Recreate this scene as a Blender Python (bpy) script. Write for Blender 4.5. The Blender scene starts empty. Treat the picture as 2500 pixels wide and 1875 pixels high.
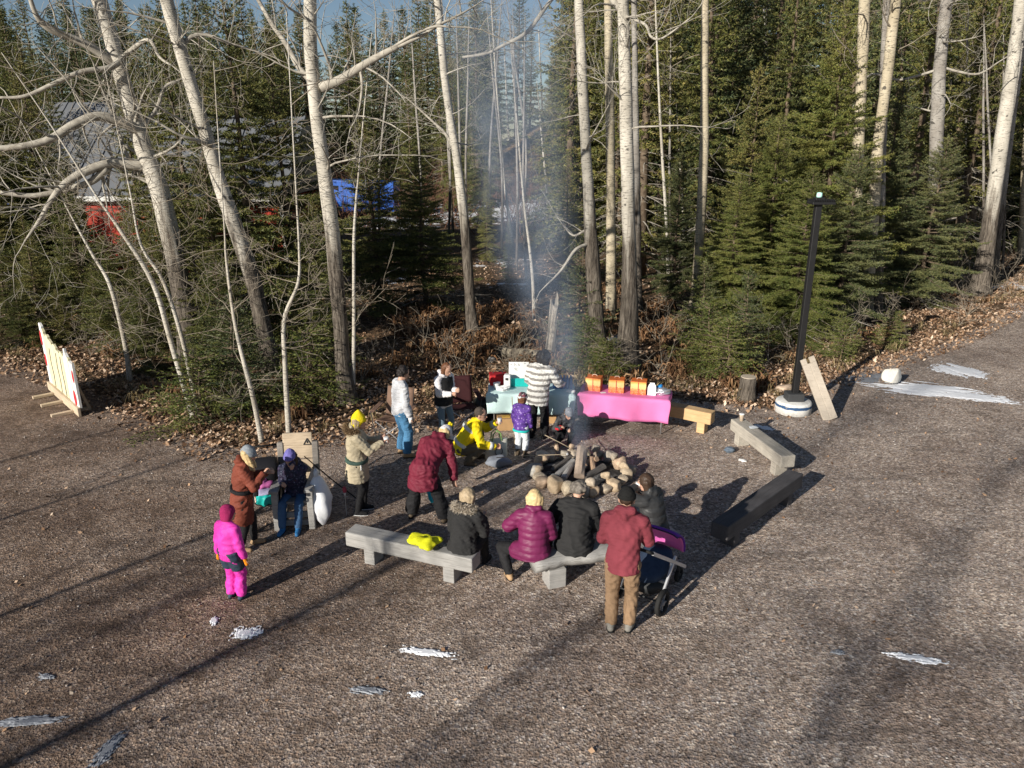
import bpy, bmesh, math, random
import numpy as np
from mathutils import Vector, Matrix, Quaternion

# ------------------------------------------------------------------ camera, world, sun, exposure
SC = bpy.context.scene
COL = SC.collection
FPX, PITCH, CAMH = 1830.0, 18.2, 5.5          # focal length in photo pixels (2500 wide), tilt down, height
cam_d = bpy.data.cameras.new('camera'); cam = bpy.data.objects.new('camera', cam_d); COL.objects.link(cam)
cam_d.sensor_width = 36.0; cam_d.lens = 36.0*FPX/2500.0; cam_d.clip_end = 3000.0; cam_d.clip_start = 0.1
cam.location = (0, 0, CAMH); cam.rotation_euler = (math.radians(90-PITCH), 0, 0)
SC.camera = cam
SUN_AZ, SUN_EL = 41.0, 20.5                    # where shadows point (clockwise from +Y), sun height
world = bpy.data.worlds.new('World'); SC.world = world; world.use_nodes = True
wn = world.node_tree.nodes; wl = world.node_tree.links
bg = wn['Background']; sky = wn.new('ShaderNodeTexSky'); sky.sky_type = 'NISHITA'; sky.sun_disc = False
sky.sun_elevation = math.radians(SUN_EL); sky.sun_rotation = math.radians(180+SUN_AZ)
sky.air_density = 0.8; sky.dust_density = 0.2; sky.ozone_density = 1.0
wl.new(sky.outputs[0], bg.inputs[0]); bg.inputs[1].default_value = 0.052
sun_d = bpy.data.lights.new('sun', 'SUN'); sun_d.energy = 5.0; sun_d.angle = math.radians(0.5); sun_d.color = (1.0, 0.93, 0.82)
sun = bpy.data.objects.new('sun', sun_d); COL.objects.link(sun)
_a, _e = math.radians(SUN_AZ), math.radians(SUN_EL)
SUND = Vector((math.sin(_a)*math.cos(_e), math.cos(_a)*math.cos(_e), -math.sin(_e)))
sun.rotation_euler = SUND.to_track_quat('-Z', 'Y').to_euler(); sun.location = (-20, -20, 30)
SC.view_settings.view_transform = 'Standard'; SC.view_settings.look = 'None'
SC.view_settings.exposure = 0.48; SC.view_settings.gamma = 1.0
try:
    SC.cycles.use_denoising = True
    SC.cycles.max_bounces = 6; SC.cycles.diffuse_bounces = 3; SC.cycles.transparent_max_bounces = 8
    SC.cycles.volume_bounces = 0; SC.cycles.volume_step_rate = 1.0; SC.cycles.volume_max_steps = 128
except Exception: pass

# ------------------------------------------------------------------ layout helpers
_c, _s = math.cos(math.radians(PITCH)), math.sin(math.radians(PITCH))
def ray(px, py):
    u = (px-1250.0)/FPX; v = (py-937.5)/FPX
    return Vector((u, _c - v*_s, -_s - v*_c))
def G(px, py, z=0.0):                          # photo pixel -> point at height z
    d = ray(px, py); return Vector((0, 0, CAMH)) + d*((z-CAMH)/d.z)
def AT(px, py, Y):                             # photo pixel -> point at distance Y
    d = ray(px, py); return Vector((0, 0, CAMH)) + d*(Y/d.y)
def PX(Y): return (Y*_c + CAMH*_s)/FPX         # metres per photo pixel (ground) at distance Y

# ------------------------------------------------------------------ object helpers
def link(name, data, parent=None):
    o = bpy.data.objects.new(name, data); COL.objects.link(o)
    if parent is not None: o.parent = parent
    return o
def tag(o, label=None, cat=None, group=None, kind=None):
    if label: o['label'] = label
    if cat: o['category'] = cat
    if group: o['group'] = group
    if kind: o['kind'] = kind
    return o
def thing(name, label, cat, loc=(0, 0, 0), rz=0.0, group=None):
    o = link(name, None); o.location = loc; o.rotation_euler = (0, 0, rz); o.empty_display_size = 0.1
    return tag(o, label, cat, group)
def dup(root, loc, rz=0.0, scale=None, label=None, rot=None):
    r = root.copy(); COL.objects.link(r); r.location = loc; r.rotation_euler = rot if rot else (0, 0, rz)
    if scale is not None: r.scale = scale if hasattr(scale, '__len__') else (scale,)*3
    if label: r['label'] = label
    for ch in list(root.children):
        c = ch.copy(); COL.objects.link(c); c.parent = r
        for g in list(ch.children):
            d = g.copy(); COL.objects.link(d); d.parent = c
    return r

class MB:
    """collects shapes into one mesh"""
    def __init__(s): s.v = []; s.f = []; s.n = 0
    def add(s, V, F):
        V = [tuple(p) for p in V]; n = s.n
        s.v += V; s.f += [tuple(i+n for i in f) for f in F]; s.n += len(V); return s
    def box(s, c, d, M=None):
        x, y, z = d[0]/2, d[1]/2, d[2]/2; c = Vector(c)
        V = [Vector((a*x, b*y, e*z)) for a in (-1, 1) for b in (-1, 1) for e in (-1, 1)]
        V = [(M @ p if M is not None else p) + c for p in V]
        return s.add(V, [(0, 1, 3, 2), (4, 6, 7, 5), (0, 4, 5, 1), (2, 3, 7, 6), (0, 2, 6, 4), (1, 5, 7, 3)])
    def bar(s, a, b, w, t=None, up=(0, 0, 1)):      # rectangular bar from a to b
        a, b = Vector(a), Vector(b); d = (b-a); L = d.length; d.normalize()
        up = Vector(up); x = d.cross(up)
        if x.length < 1e-4: x = d.cross(Vector((0, 1, 0)))
        x.normalize(); u = x.cross(d); t = t or w
        M = Matrix((d, x, u)).transposed()
        return s.box((a+b)/2, (L, w, t), M)
    def tube(s, pts, rad, n=8, caps=True, flat=None):
        pts = [Vector(p) for p in pts]
        if not hasattr(rad, '__len__'): rad = [rad]*len(pts)
        T = []
        for i in range(len(pts)):
            t = pts[min(i+1, len(pts)-1)] - pts[max(i-1, 0)]
            T.append(t.normalized() if t.length > 1e-9 else Vector((0, 0, 1)))
        ref = Vector((1, 0, 0)) if abs(T[0].x) < 0.8 else Vector((0, 1, 0))
        x = (ref - T[0]*ref.dot(T[0])).normalized(); V = []; F = []
        for i, p in enumerate(pts):
            if i: x = (x - T[i]*x.dot(T[i])); x = x.normalized() if x.length > 1e-6 else ref
            y = T[i].cross(x)
            for k in range(n):
                a = 2*math.pi*k/n
                V.append(p + (x*math.cos(a) + y*math.sin(a)*(flat or 1.0))*rad[i])
        for i in range(len(pts)-1):
            for k in range(n):
                F.append((i*n+k, i*n+(k+1) % n, (i+1)*n+(k+1) % n, (i+1)*n+k))
        if caps:
            F.append(tuple(range(n-1, -1, -1))); F.append(tuple((len(pts)-1)*n+k for k in range(n)))
        return s.add(V, F)
    def lathe(s, prof, c=(0, 0, 0), n=20, M=None):
        c = Vector(c); V = []; F = []
        for r, z in prof:
            for k in range(n):
                a = 2*math.pi*k/n; p = Vector((r*math.cos(a), r*math.sin(a), z))
                V.append((M @ p if M is not None else p) + c)
        m = len(prof)
        for i in range(m-1):
            for k in range(n): F.append((i*n+k, i*n+(k+1) % n, (i+1)*n+(k+1) % n, (i+1)*n+k))
        F.append(tuple(range(n-1, -1, -1))); F.append(tuple((m-1)*n+k for k in range(n)))
        return s.add(V, F)
    def ell(s, c, r, M=None, n=12, m=8):
        c = Vector(c); V = []; F = []
        if not hasattr(r, '__len__'): r = (r, r, r)
        V.append(Vector((0, 0, -r[2])))
        for i in range(1, m):
            b = -math.pi/2 + math.pi*i/m
            for k in range(n):
                a = 2*math.pi*k/n
                V.append(Vector((r[0]*math.cos(b)*math.cos(a), r[1]*math.cos(b)*math.sin(a), r[2]*math.sin(b))))
        V.append(Vector((0, 0, r[2])))
        for k in range(n): F.append((0, 1+(k+1) % n, 1+k))
        for i in range(m-2):
            for k in range(n): F.append((1+i*n+k, 1+i*n+(k+1) % n, 1+(i+1)*n+(k+1) % n, 1+(i+1)*n+k))
        e = len(V)-1
        for k in range(n): F.append((e, 1+(m-2)*n+k, 1+(m-2)*n+(k+1) % n))
        V = [(M @ p if M is not None else p) + c for p in V]
        return s.add(V, F)
    def cap(s, a, ra, b, rb, n=10):                 # tapered capsule with round ends
        a, b = Vector(a), Vector(b); d = b-a
        if d.length < 1e-6: return s.ell(a, ra)
        d.normalize(); pts = []; rr = []
        for q in (-1.0, -0.72, -0.35): pts.append(a + d*ra*q); rr.append(ra*max(0.08, math.sqrt(1-q*q)))
        pts.append(a); rr.append(ra); pts.append(b); rr.append(rb)
        for q in (0.35, 0.72, 1.0): pts.append(b + d*rb*q); rr.append(rb*max(0.08, math.sqrt(1-q*q)))
        return s.tube(pts, rr, n)
    def loft(s, rings, n=16):                       # rings: (centre, rx, ry, X, Y)
        V = []; F = []
        for c, rx, ry, X, Y in rings:
            for k in range(n):
                a = 2*math.pi*k/n; V.append(Vector(c) + X*(rx*math.cos(a)) + Y*(ry*math.sin(a)))
        m = len(rings)
        for i in range(m-1):
            for k in range(n): F.append((i*n+k, i*n+(k+1) % n, (i+1)*n+(k+1) % n, (i+1)*n+k))
        F.append(tuple(range(n-1, -1, -1))); F.append(tuple((m-1)*n+k for k in range(n)))
        return s.add(V, F)
    def mesh(s, name):
        me = bpy.data.meshes.new(name); me.from_pydata(s.v, [], s.f); me.update(); return me
    def build(s, name, mat, parent=None, smooth=False, bevel=0.0, segs=2):
        me = s.mesh(name)
        bm = bmesh.new(); bm.from_mesh(me); bmesh.ops.recalc_face_normals(bm, faces=bm.faces); bm.to_mesh(me); bm.free()
        if smooth: me.polygons.foreach_set('use_smooth', [True]*len(me.polygons))
        me.materials.append(mat); o = link(name, me, parent)
        if bevel:
            b = o.modifiers.new('bevel', 'BEVEL'); b.width = bevel; b.segments = segs; b.limit_method = 'ANGLE'
        return o

def np_mesh(name, V, F, mat=None, smooth=False):
    """V (n,3) and F (m,k) arrays -> mesh data"""
    V = np.asarray(V, dtype=np.float32); F = np.asarray(F, dtype=np.int32); k = F.shape[1]
    me = bpy.data.meshes.new(name)
    me.vertices.add(len(V)); me.vertices.foreach_set('co', V.ravel())
    me.loops.add(F.size); me.loops.foreach_set('vertex_index', F.ravel())
    me.polygons.add(len(F)); me.polygons.foreach_set('loop_start', np.arange(0, F.size, k, dtype=np.int32))
    try: me.polygons.foreach_set('loop_total', np.full(len(F), k, dtype=np.int32))
    except Exception: pass
    if smooth: me.polygons.foreach_set('use_smooth', np.ones(len(F), dtype=bool))
    me.update(calc_edges=True)
    if mat: me.materials.append(mat)
    return me

# ------------------------------------------------------------------ materials
def newmat(name):
    m = bpy.data.materials.new(name); m.use_nodes = True
    nt = m.node_tree; return m, nt, nt.nodes['Principled BSDF']
def N(nt, t, **kw):
    n = nt.nodes.new(t)
    for k, v in kw.items():
        if k in n.inputs: n.inputs[k].default_value = v
        else: setattr(n, k, v)
    return n
def ramp(nt, fac, stops, interp='LINEAR'):
    r = nt.nodes.new('ShaderNodeValToRGB'); r.color_ramp.interpolation = interp
    e = r.color_ramp.elements
    while len(e) < len(stops): e.new(0.5)
    for i, (p, c) in enumerate(stops):
        e[i].position = p; e[i].color = (c[0], c[1], c[2], 1) if hasattr(c, '__len__') else (c, c, c, 1)
    nt.links.new(fac, r.inputs[0]); return r.outputs[0]
def coord(nt, scale=(1, 1, 1), which='Object', rot=(0, 0, 0)):
    tc = nt.nodes.new('ShaderNodeTexCoord'); mp = nt.nodes.new('ShaderNodeMapping')
    mp.inputs['Scale'].default_value = scale; mp.inputs['Rotation'].default_value = rot
    nt.links.new(tc.outputs[which], mp.inputs[0]); return mp.outputs[0]
def mix(nt, fac, a, b, mode='MIX'):
    n = nt.nodes.new('ShaderNodeMixRGB'); n.blend_type = mode
    for i, v in ((0, fac), (1, a), (2, b)):
        if hasattr(v, 'is_output'): nt.links.new(v, n.inputs[i])
        elif i == 0: n.inputs[0].default_value = v
        else: n.inputs[i].default_value = (v[0], v[1], v[2], 1)
    return n.outputs[0]
def mth(nt, op, a, b=0.0, c=None):
    n = nt.nodes.new('ShaderNodeMath'); n.operation = op
    for i, v in enumerate((a, b) if c is None else (a, b, c)):
        if hasattr(v, 'is_output'): nt.links.new(v, n.inputs[i])
        else: n.inputs[i].default_value = v
    return n.outputs[0]
def bump(nt, bsdf, h, strength=0.3, dist=0.02):
    b = nt.nodes.new('ShaderNodeBump'); b.inputs['Strength'].default_value = strength; b.inputs['Distance'].default_value = dist
    nt.links.new(h, b.inputs['Height']); nt.links.new(b.outputs[0], bsdf.inputs['Normal'])
def noise(nt, vec, scale, detail=4.0, rough=0.55):
    n = N(nt, 'ShaderNodeTexNoise', Scale=scale, Detail=detail, Roughness=rough)
    nt.links.new(vec, n.inputs['Vector']); return n.outputs['Fac']
_mc = {}
def plain(name, col, rough=0.75, var=0.18, scale=9.0, bmp=0.15, fine=90.0, metal=0.0, spec=0.3, sheen=0.0):
    """painted / cloth / plastic surface with broad and fine variation"""
    if name in _mc: return _mc[name]
    m, nt, b = newmat(name); v = coord(nt)
    n1 = noise(nt, v, scale, 5); n2 = noise(nt, v, fine, 2)
    c = Vector(col[:3]); lo = tuple(c*(1-var)); hi = tuple(c*(1+var))
    col1 = ramp(nt, n1, [(0.3, lo), (0.7, hi)])
    col2 = mix(nt, 0.25, col1, ramp(nt, n2, [(0.3, tuple(c*(1-var*1.6))), (0.7, tuple(c*(1+var)))]))
    nt.links.new(col2, b.inputs['Base Color']); b.inputs['Roughness'].default_value = rough
    b.inputs['Metallic'].default_value = metal; b.inputs['Specular IOR Level'].default_value = spec
    if sheen: b.inputs['Sheen Weight'].default_value = sheen
    if bmp: bump(nt, b, mix(nt, 0.5, n1, n2), bmp, 0.01)
    _mc[name] = m; return m
def wood(name, c1, c2, dark=(0.05, 0.04, 0.03), scale=1.0, rough=0.85):
    if name in _mc: return _mc[name]
    m, nt, b = newmat(name)
    v = coord(nt, (0.9*scale, 11*scale, 11*scale)); n1 = noise(nt, v, 3.0, 8, 0.65)
    n2 = noise(nt, coord(nt, (1.3*scale, 45*scale, 45*scale)), 2.0, 3, 0.6); n3 = noise(nt, coord(nt), 3.2, 4)
    c = ramp(nt, n1, [(0.25, c1), (0.75, c2)])
    c = mix(nt, mth(nt, 'MULTIPLY', ramp(nt, n2, [(0.56, 0), (0.66, 1)]), 0.65), c, dark)
    c = mix(nt, 0.35, c, ramp(nt, n3, [(0.3, tuple(Vector(c1)*0.6)), (0.7, c2)]))
    nt.links.new(c, b.inputs['Base Color']); b.inputs['Roughness'].default_value = rough
    bump(nt, b, mix(nt, 0.5, n1, n2), 0.35, 0.012)
    _mc[name] = m; return m

def bark_pale(name, white, tint, rough_top, lentic=1.0):
    """smooth pale aspen bark with dark cross marks, grey ridged bark up to about rough_top metres"""
    m, nt, b = newmat(name)
    tc = nt.nodes.new('ShaderNodeTexCoord'); oi = nt.nodes.new('ShaderNodeObjectInfo')
    va = nt.nodes.new('ShaderNodeVectorMath'); va.operation = 'ADD'
    sc = nt.nodes.new('ShaderNodeVectorMath'); sc.operation = 'SCALE'; sc.inputs[3].default_value = 40.0
    cv = nt.nodes.new('ShaderNodeCombineXYZ')
    for i in range(3): nt.links.new(oi.outputs['Random'], cv.inputs[i])
    nt.links.new(cv.outputs[0], sc.inputs[0]); nt.links.new(tc.outputs['Object'], va.inputs[0]); nt.links.new(sc.outputs[0], va.inputs[1])
    def mapped(s):
        mp = nt.nodes.new('ShaderNodeMapping'); mp.inputs['Scale'].default_value = s
        nt.links.new(va.outputs[0], mp.inputs[0]); return mp.outputs[0]
    patch = noise(nt, mapped((1.2, 1.2, 0.7)), 2.2, 5)
    c = ramp(nt, patch, [(0.3, tint), (0.65, white)])
    lines = noise(nt, mapped((2.5, 2.5, 16)), 3.0, 3, 0.5)
    lm = ramp(nt, lines, [(0.60, 0), (0.645, 1)])
    c = mix(nt, mth(nt, 'MULTIPLY', lm, 0.75*lentic), c, (0.05, 0.045, 0.04))
    scar = noise(nt, mapped((3.0, 3.0, 3.6)), 1.5, 3); c = mix(nt, ramp(nt, scar, [(0.655, 0), (0.70, 0.9)]), c, (0.06, 0.055, 0.05))
    ridg = noise(nt, mapped((16, 16, 1.6)), 1.6, 8, 0.75)
    rc = ramp(nt, ridg, [(0.38, (0.03, 0.025, 0.021)), (0.52, (0.13, 0.11, 0.09)), (0.74, (0.31, 0.275, 0.23))])
    sx = nt.nodes.new('ShaderNodeSeparateXYZ'); nt.links.new(tc.outputs['Object'], sx.inputs[0])
    h = mth(nt, 'ADD', sx.outputs[2], mth(nt, 'MULTIPLY', mth(nt, 'SUBTRACT', noise(nt, mapped((7, 7, 0.7)), 1.0, 5), 0.5), 4.5))
    rm = nt.nodes.new('ShaderNodeMapRange'); rm.inputs[1].default_value = rough_top-0.5; rm.inputs[2].default_value = rough_top+0.5
    rm.inputs[3].default_value = 1; rm.inputs[4].default_value = 0; nt.links.new(h, rm.inputs[0])
    fin = mix(nt, rm.outputs[0], c, rc); nt.links.new(fin, b.inputs['Base Color']); b.inputs['Roughness'].default_value = 0.9
    b.inputs['Specular IOR Level'].default_value = 0.15
    hh = mix(nt, rm.outputs[0], mix(nt, 0.5, patch, lines), ridg); bump(nt, b, hh, 0.9, 0.05)
    return m

def foliage(name, dark, mid, olive):
    m, nt, b = newmat(name)
    oi = nt.nodes.new('ShaderNodeObjectInfo'); v = coord(nt)
    geo = nt.nodes.new('ShaderNodeNewGeometry')
    n1 = noise(nt, v, 1.1, 3); 
    c = ramp(nt, geo.outputs['Random Per Island'], [(0.0, dark), (0.55, mid), (1.0, olive)])
    c = mix(nt, ramp(nt, n1, [(0.45, 0), (0.7, 0.7)]), c, olive)
    hs = nt.nodes.new('ShaderNodeHueSaturation'); nt.links.new(c, hs.inputs['Color'])
    nt.links.new(mth(nt, 'MULTIPLY_ADD', oi.outputs['Random'], 0.5, 0.70), hs.inputs['Value'])
    nt.links.new(mth(nt, 'MULTIPLY_ADD', oi.outputs['Random'], -0.035, 0.505), hs.inputs['Hue'])
    nt.links.new(hs.outputs[0], b.inputs['Base Color']); b.inputs['Roughness'].default_value = 0.55
    b.inputs['Specular IOR Level'].default_value = 0.3
    return m
def island(name, stops, rough=0.85):
    m, nt, b = newmat(name); geo = nt.nodes.new('ShaderNodeNewGeometry')
    c = ramp(nt, geo.outputs['Random Per Island'], stops); nt.links.new(c, b.inputs['Base Color'])
    b.inputs['Roughness'].default_value = rough; b.inputs['Specular IOR Level'].default_value = 0.2
    return m

def sn(x, y, seed=0):                           # cheap smooth noise, about -1..1
    r = np.random.RandomState(seed); t = 0
    for k in range(5):
        a, b, p, q = r.uniform(-1, 1, 4)*(1.0+0.8*k); t = t + np.sin(a*x*1.7+b*y*1.7+p*9+1.3*np.sin(q*y+a*x))/(1+0.6*k)
    return t/2.4

# ------------------------------------------------------------------ ground
EDGE = [(-900, 760), (-200, 850), (0, 885), (160, 930), (300, 1012), (420, 1050), (520, 1098), (620, 1100), (740, 1085), (860, 1058), (960, 1040), (1180, 1005),
        (1440, 975), (1660, 985), (1760, 990), (1900, 1004), (2010, 940), (2120, 895), (2220, 868), (2320, 838), (2420, 790), (2500, 745), (2800, 690), (3400, 600)]
EDGE_W = [G(*p) for p in EDGE]
EX = np.array([p.x for p in EDGE_W]); EY = np.array([p.y for p in EDGE_W])
def edge_y(x): return np.interp(x, EX, EY)
def forest(x, y): return np.clip((y - edge_y(x) - 0.35*sn(x*1.1, y*1.1, 3))/0.7, 0, 1)
def ground_z(x, y):
    x = np.asarray(x, float); y = np.asarray(y, float); f = np.clip((y-edge_y(x)-0.5)/4.0, 0, 1)
    z = 0.012*sn(x*1.3, y*1.3, 1) + f*(0.10*sn(x*0.5, y*0.5, 2) + 0.06*sn(x*1.6, y*1.6, 5))
    # low rise behind the tables and the far hill
    z = z + f*0.25*np.exp(-((x-2)**2/60.0 + (y-22)**2/14.0))
    z = z + 8.2*np.exp(-((x-9)**2/190.0 + (y-92)**2/340.0))
    return z
gx = np.concatenate([-np.geomspace(420, 32, 26), np.arange(-30, 30.1, 0.28), np.geomspace(32, 420, 26)])
gy = np.concatenate([np.arange(-60, 3, 3.0), np.arange(3, 34, 0.28), np.arange(34, 110, 1.5), np.geomspace(112, 900, 24)])
XX, YY = np.meshgrid(gx, gy); ZZ = ground_z(XX, YY)
nx, ny = len(gx), len(gy); idx = np.arange(nx*ny).reshape(ny, nx)
Fq = np.stack([idx[:-1, :-1], idx[:-1, 1:], idx[1:, 1:], idx[1:, :-1]], -1).reshape(-1, 4)
def mat_ground():
    m, nt, b = newmat('gravel and forest floor'); v = coord(nt)
    at = nt.nodes.new('ShaderNodeAttribute'); at.attribute_name = 'forest_floor'
    asn = nt.nodes.new('ShaderNodeAttribute'); asn.attribute_name = 'snow_cover'
    agr = nt.nodes.new('ShaderNodeAttribute'); agr.attribute_name = 'dry_grass'
    wv = nt.nodes.new('ShaderNodeVectorMath'); wv.operation = 'MULTIPLY_ADD'
    nn = N(nt, 'ShaderNodeTexNoise', Scale=60.0, Detail=2.0); nt.links.new(v, nn.inputs['Vector'])
    wv.inputs[1].default_value = (0.02, 0.02, 0.02); nt.links.new(nn.outputs['Color'], wv.inputs[0]); nt.links.new(v, wv.inputs[2])
    vo = N(nt, 'ShaderNodeTexVoronoi', Scale=34.0); nt.links.new(wv.outputs[0], vo.inputs['Vector'])
    vo2 = N(nt, 'ShaderNodeTexVoronoi', Scale=75.0); nt.links.new(wv.outputs[0], vo2.inputs['Vector'])
    sp = nt.nodes.new('ShaderNodeSeparateColor'); nt.links.new(vo.outputs['Color'], sp.inputs[0])
    sp2 = nt.nodes.new('ShaderNodeSeparateColor'); nt.links.new(vo2.outputs['Color'], sp2.inputs[0])
    st = ramp(nt, sp.outputs[0], [(0.0, (0.06, 0.047, 0.04)), (0.25, (0.20, 0.165, 0.145)), (0.6, (0.37, 0.315, 0.285)), (0.86, (0.54, 0.475, 0.43)), (1.0, (0.85, 0.8, 0.74))])
    st2 = ramp(nt, sp2.outputs[0], [(0.0, (0.055, 0.045, 0.04)), (0.5, (0.29, 0.25, 0.225)), (1.0, (0.64, 0.57, 0.52))])
    st = mix(nt, 0.4, st, st2)
    tint = ramp(nt, sp.outputs[1], [(0.0, (1.08, 0.97, 0.88)), (0.5, (1.02, 1, .96)), (1.0, (0.94, 0.97, 1.06))]); st = mix(nt, 0.8, st, tint, 'MULTIPLY')
    big = noise(nt, v, 0.55, 5, 0.6); mid = noise(nt, v, 2.6, 5, 0.65)
    st = mix(nt, 1.0, st, ramp(nt, big, [(0.3, (0.72, 0.66, 0.62)), (0.52, (1.12, 1.08, 1.03)), (0.72, (1.42, 1.37, 1.30))]), 'MULTIPLY')
    st = mix(nt, ramp(nt, mid, [(0.52, 0), (0.74, 0.6)]), st, (0.12, 0.092, 0.07))      # trodden earth
    tr = noise(nt, coord(nt, (0.35, 2.2, 1), rot=(0, 0, -0.5)), 0.9, 4, 0.6)
    st = mix(nt, ramp(nt, tr, [(0.56, 0), (0.68, 0.45)]), st, (0.095, 0.078, 0.07))       # wheel-worn streaks
    st = mix(nt, ramp(nt, noise(nt, v, 5.5, 5, .65), [(.62, 0), (.72, .6)]), st, (.07, .055, .045))      # dark dirt spots
    adm = nt.nodes.new('ShaderNodeAttribute'); adm.attribute_name = 'damp_and_shade'
    st = mix(nt, mth(nt, 'MULTIPLY', mth(nt, 'ADD', adm.outputs['Fac'], mth(nt, 'MULTIPLY', mth(nt, 'SUBTRACT', mid, .5), .8)), 0.9), st, mix(nt, 1.0, st, (.52, .45, .40), 'MULTIPLY'))    # damp, muddier gravel, plus branch shade painted into the colour
    lf = N(nt, 'ShaderNodeTexVoronoi', Scale=16.0); nt.links.new(wv.outputs[0], lf.inputs['Vector'])
    sl = nt.nodes.new('ShaderNodeSeparateColor'); nt.links.new(lf.outputs['Color'], sl.inputs[0])
    fl = ramp(nt, sl.outputs[0], [(0.0, (0.035, 0.022, 0.014)), (0.4, (0.11, 0.065, 0.036)), (0.75, (0.21, 0.13, 0.075)), (1.0, (0.34, 0.23, 0.14))])
    fl = mix(nt, ramp(nt, mid, [(0.4, 0), (0.65, 0.8)]), fl, (0.035, 0.03, 0.018))
    fm = mth(nt, 'ADD', at.outputs['Fac'], mth(nt, 'MULTIPLY', mth(nt, 'SUBTRACT', mid, 0.5), 0.9))
    c = mix(nt, ramp(nt, fm, [(0.35, 0), (0.6, 1)]), st, fl)
    gr = ramp(nt, noise(nt, coord(nt, (6, 2, 1)), 4.0, 6, 0.7), [(0.3, (0.12, 0.075, 0.04)), (0.7, (0.36, 0.25, 0.14))])
    c = mix(nt, agr.outputs['Fac'], c, gr)
    snf = mth(nt, 'ADD', asn.outputs['Fac'], mth(nt, 'MULTIPLY', mth(nt, 'SUBTRACT', noise(nt, v, 1.6, 6, 0.65), 0.5), 1.6))
    snm = ramp(nt, snf, [(0.52, 0), (0.6, 1)]); c = mix(nt, snm, c, (0.8, 0.82, 0.86))
    nt.links.new(c, b.inputs['Base Color']); b.inputs['Roughness'].default_value = 0.92; b.inputs['Specular IOR Level'].default_value = 0.2
    h = mix(nt, 0.5, vo.outputs['Distance'], mix(nt, 0.5, noise(nt, v, 14, 5, 0.7), vo2.outputs['Distance'])); bump(nt, b, h, 0.9, 0.03)
    return m
M_GROUND = mat_ground()
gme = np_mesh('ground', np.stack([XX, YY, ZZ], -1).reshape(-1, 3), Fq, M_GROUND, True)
def attr(me, name, arr):
    a = me.attributes.new(name, 'FLOAT', 'POINT'); a.data.foreach_set('value', np.asarray(arr, np.float32).ravel())
fo = forest(XX, YY); attr(gme, 'forest_floor', fo)
hill = np.exp(-((XX-9)**2/260.0 + (YY-90)**2/300.0)); attr(gme, 'dry_grass', np.clip(hill*2.2-0.35, 0, 1)*np.clip((YY-60)/6, 0, 1))
snow = fo*np.clip((YY-17)/6, 0, 1)*0.16
snow = np.maximum(snow, 0.75*np.exp(-((XX-0)**2/160.0 + (YY-58)**2/80.0)))
snow = np.maximum(snow, 0.6*np.exp(-((XX+8)**2/60.0 + (YY-52)**2/60.0)))
snow = np.maximum(snow, 0.34*np.exp(-((XX-4)**2/8.0 + (YY-21.5)**2/5.0)))
snow = np.maximum(snow, 0.75*np.exp(-((XX-20.6)**2/1.6 + (YY-29.5)**2/1.2)))
snow = np.maximum(snow, 0.42*np.exp(-((XX+12)**2/30.0 + (YY-25.0)**2/4.0)))
for (px_, py_, k_, rx_, ry_) in [(1230, 640, .62, 6, 4), (960, 690, .55, 3, 2), (1260, 700, .5, 4, 2), (1490, 850, .55, 1.5, .8), (1640, 800, .55, 1.5, 1), (1780, 880, .5, .8, .5), (1540, 960, .5, .6, .4), (380, 790, .55, 3, 1.2), (90, 770, .5, 3, 1.5), (1000, 660, .5, 4, 2)]:
    q_ = G(px_, py_); snow = np.maximum(snow, k_*np.exp(-((XX-q_.x)**2/rx_ + (YY-q_.y)**2/ry_)))
attr(gme, 'snow_cover', snow)
attr(gme, 'damp_and_shade', np.clip(.5-(XX+1.0)/7.0+.35*sn(XX*.45, YY*.45, 12)-np.clip((YY-8)/14, 0, .6), 0, 1))  # damp and painted branch shade, stronger to the left and near the camera
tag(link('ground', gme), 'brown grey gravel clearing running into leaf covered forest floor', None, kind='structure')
# ------------------------------------------------------------------ bare trees
M_ASPEN = bark_pale('aspen bark', (0.54, 0.50, 0.44), (0.34, 0.31, 0.26), 1.2)
M_OLD = bark_pale('old aspen bark', (0.55, 0.515, 0.45), (0.36, 0.335, 0.285), 3.4)
M_CREAM = bark_pale('cream aspen bark', (0.50, 0.44, 0.33), (0.35, 0.30, 0.21), 0.4)
M_GREYB = bark_pale('grey poplar bark', (0.36, 0.34, 0.31), (0.2, 0.18, 0.16), 3.5)
M_SAPL = bark_pale('sapling bark', (0.55, 0.52, 0.46), (0.36, 0.32, 0.26), -1.0, 0.6)
def mat_twig(name, a, b_):
    m, nt, b = newmat(name); n1 = noise(nt, coord(nt), 6.0, 4)
    nt.links.new(ramp(nt, n1, [(0.3, a), (0.7, b_)]), b.inputs['Base Color']); b.inputs['Roughness'].default_value = 0.85
    b.inputs['Specular IOR Level'].default_value = 0.15; return m
M_LIMB = mat_twig('grey limb bark', (0.22, 0.20, 0.17), (0.46, 0.43, 0.37))
M_TWIG = mat_twig('twig bark', (0.16, 0.13, 0.10), (0.34, 0.30, 0.24))
M_REDTW = mat_twig('reddish twig', (0.10, 0.05, 0.035), (0.22, 0.12, 0.08))

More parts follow.
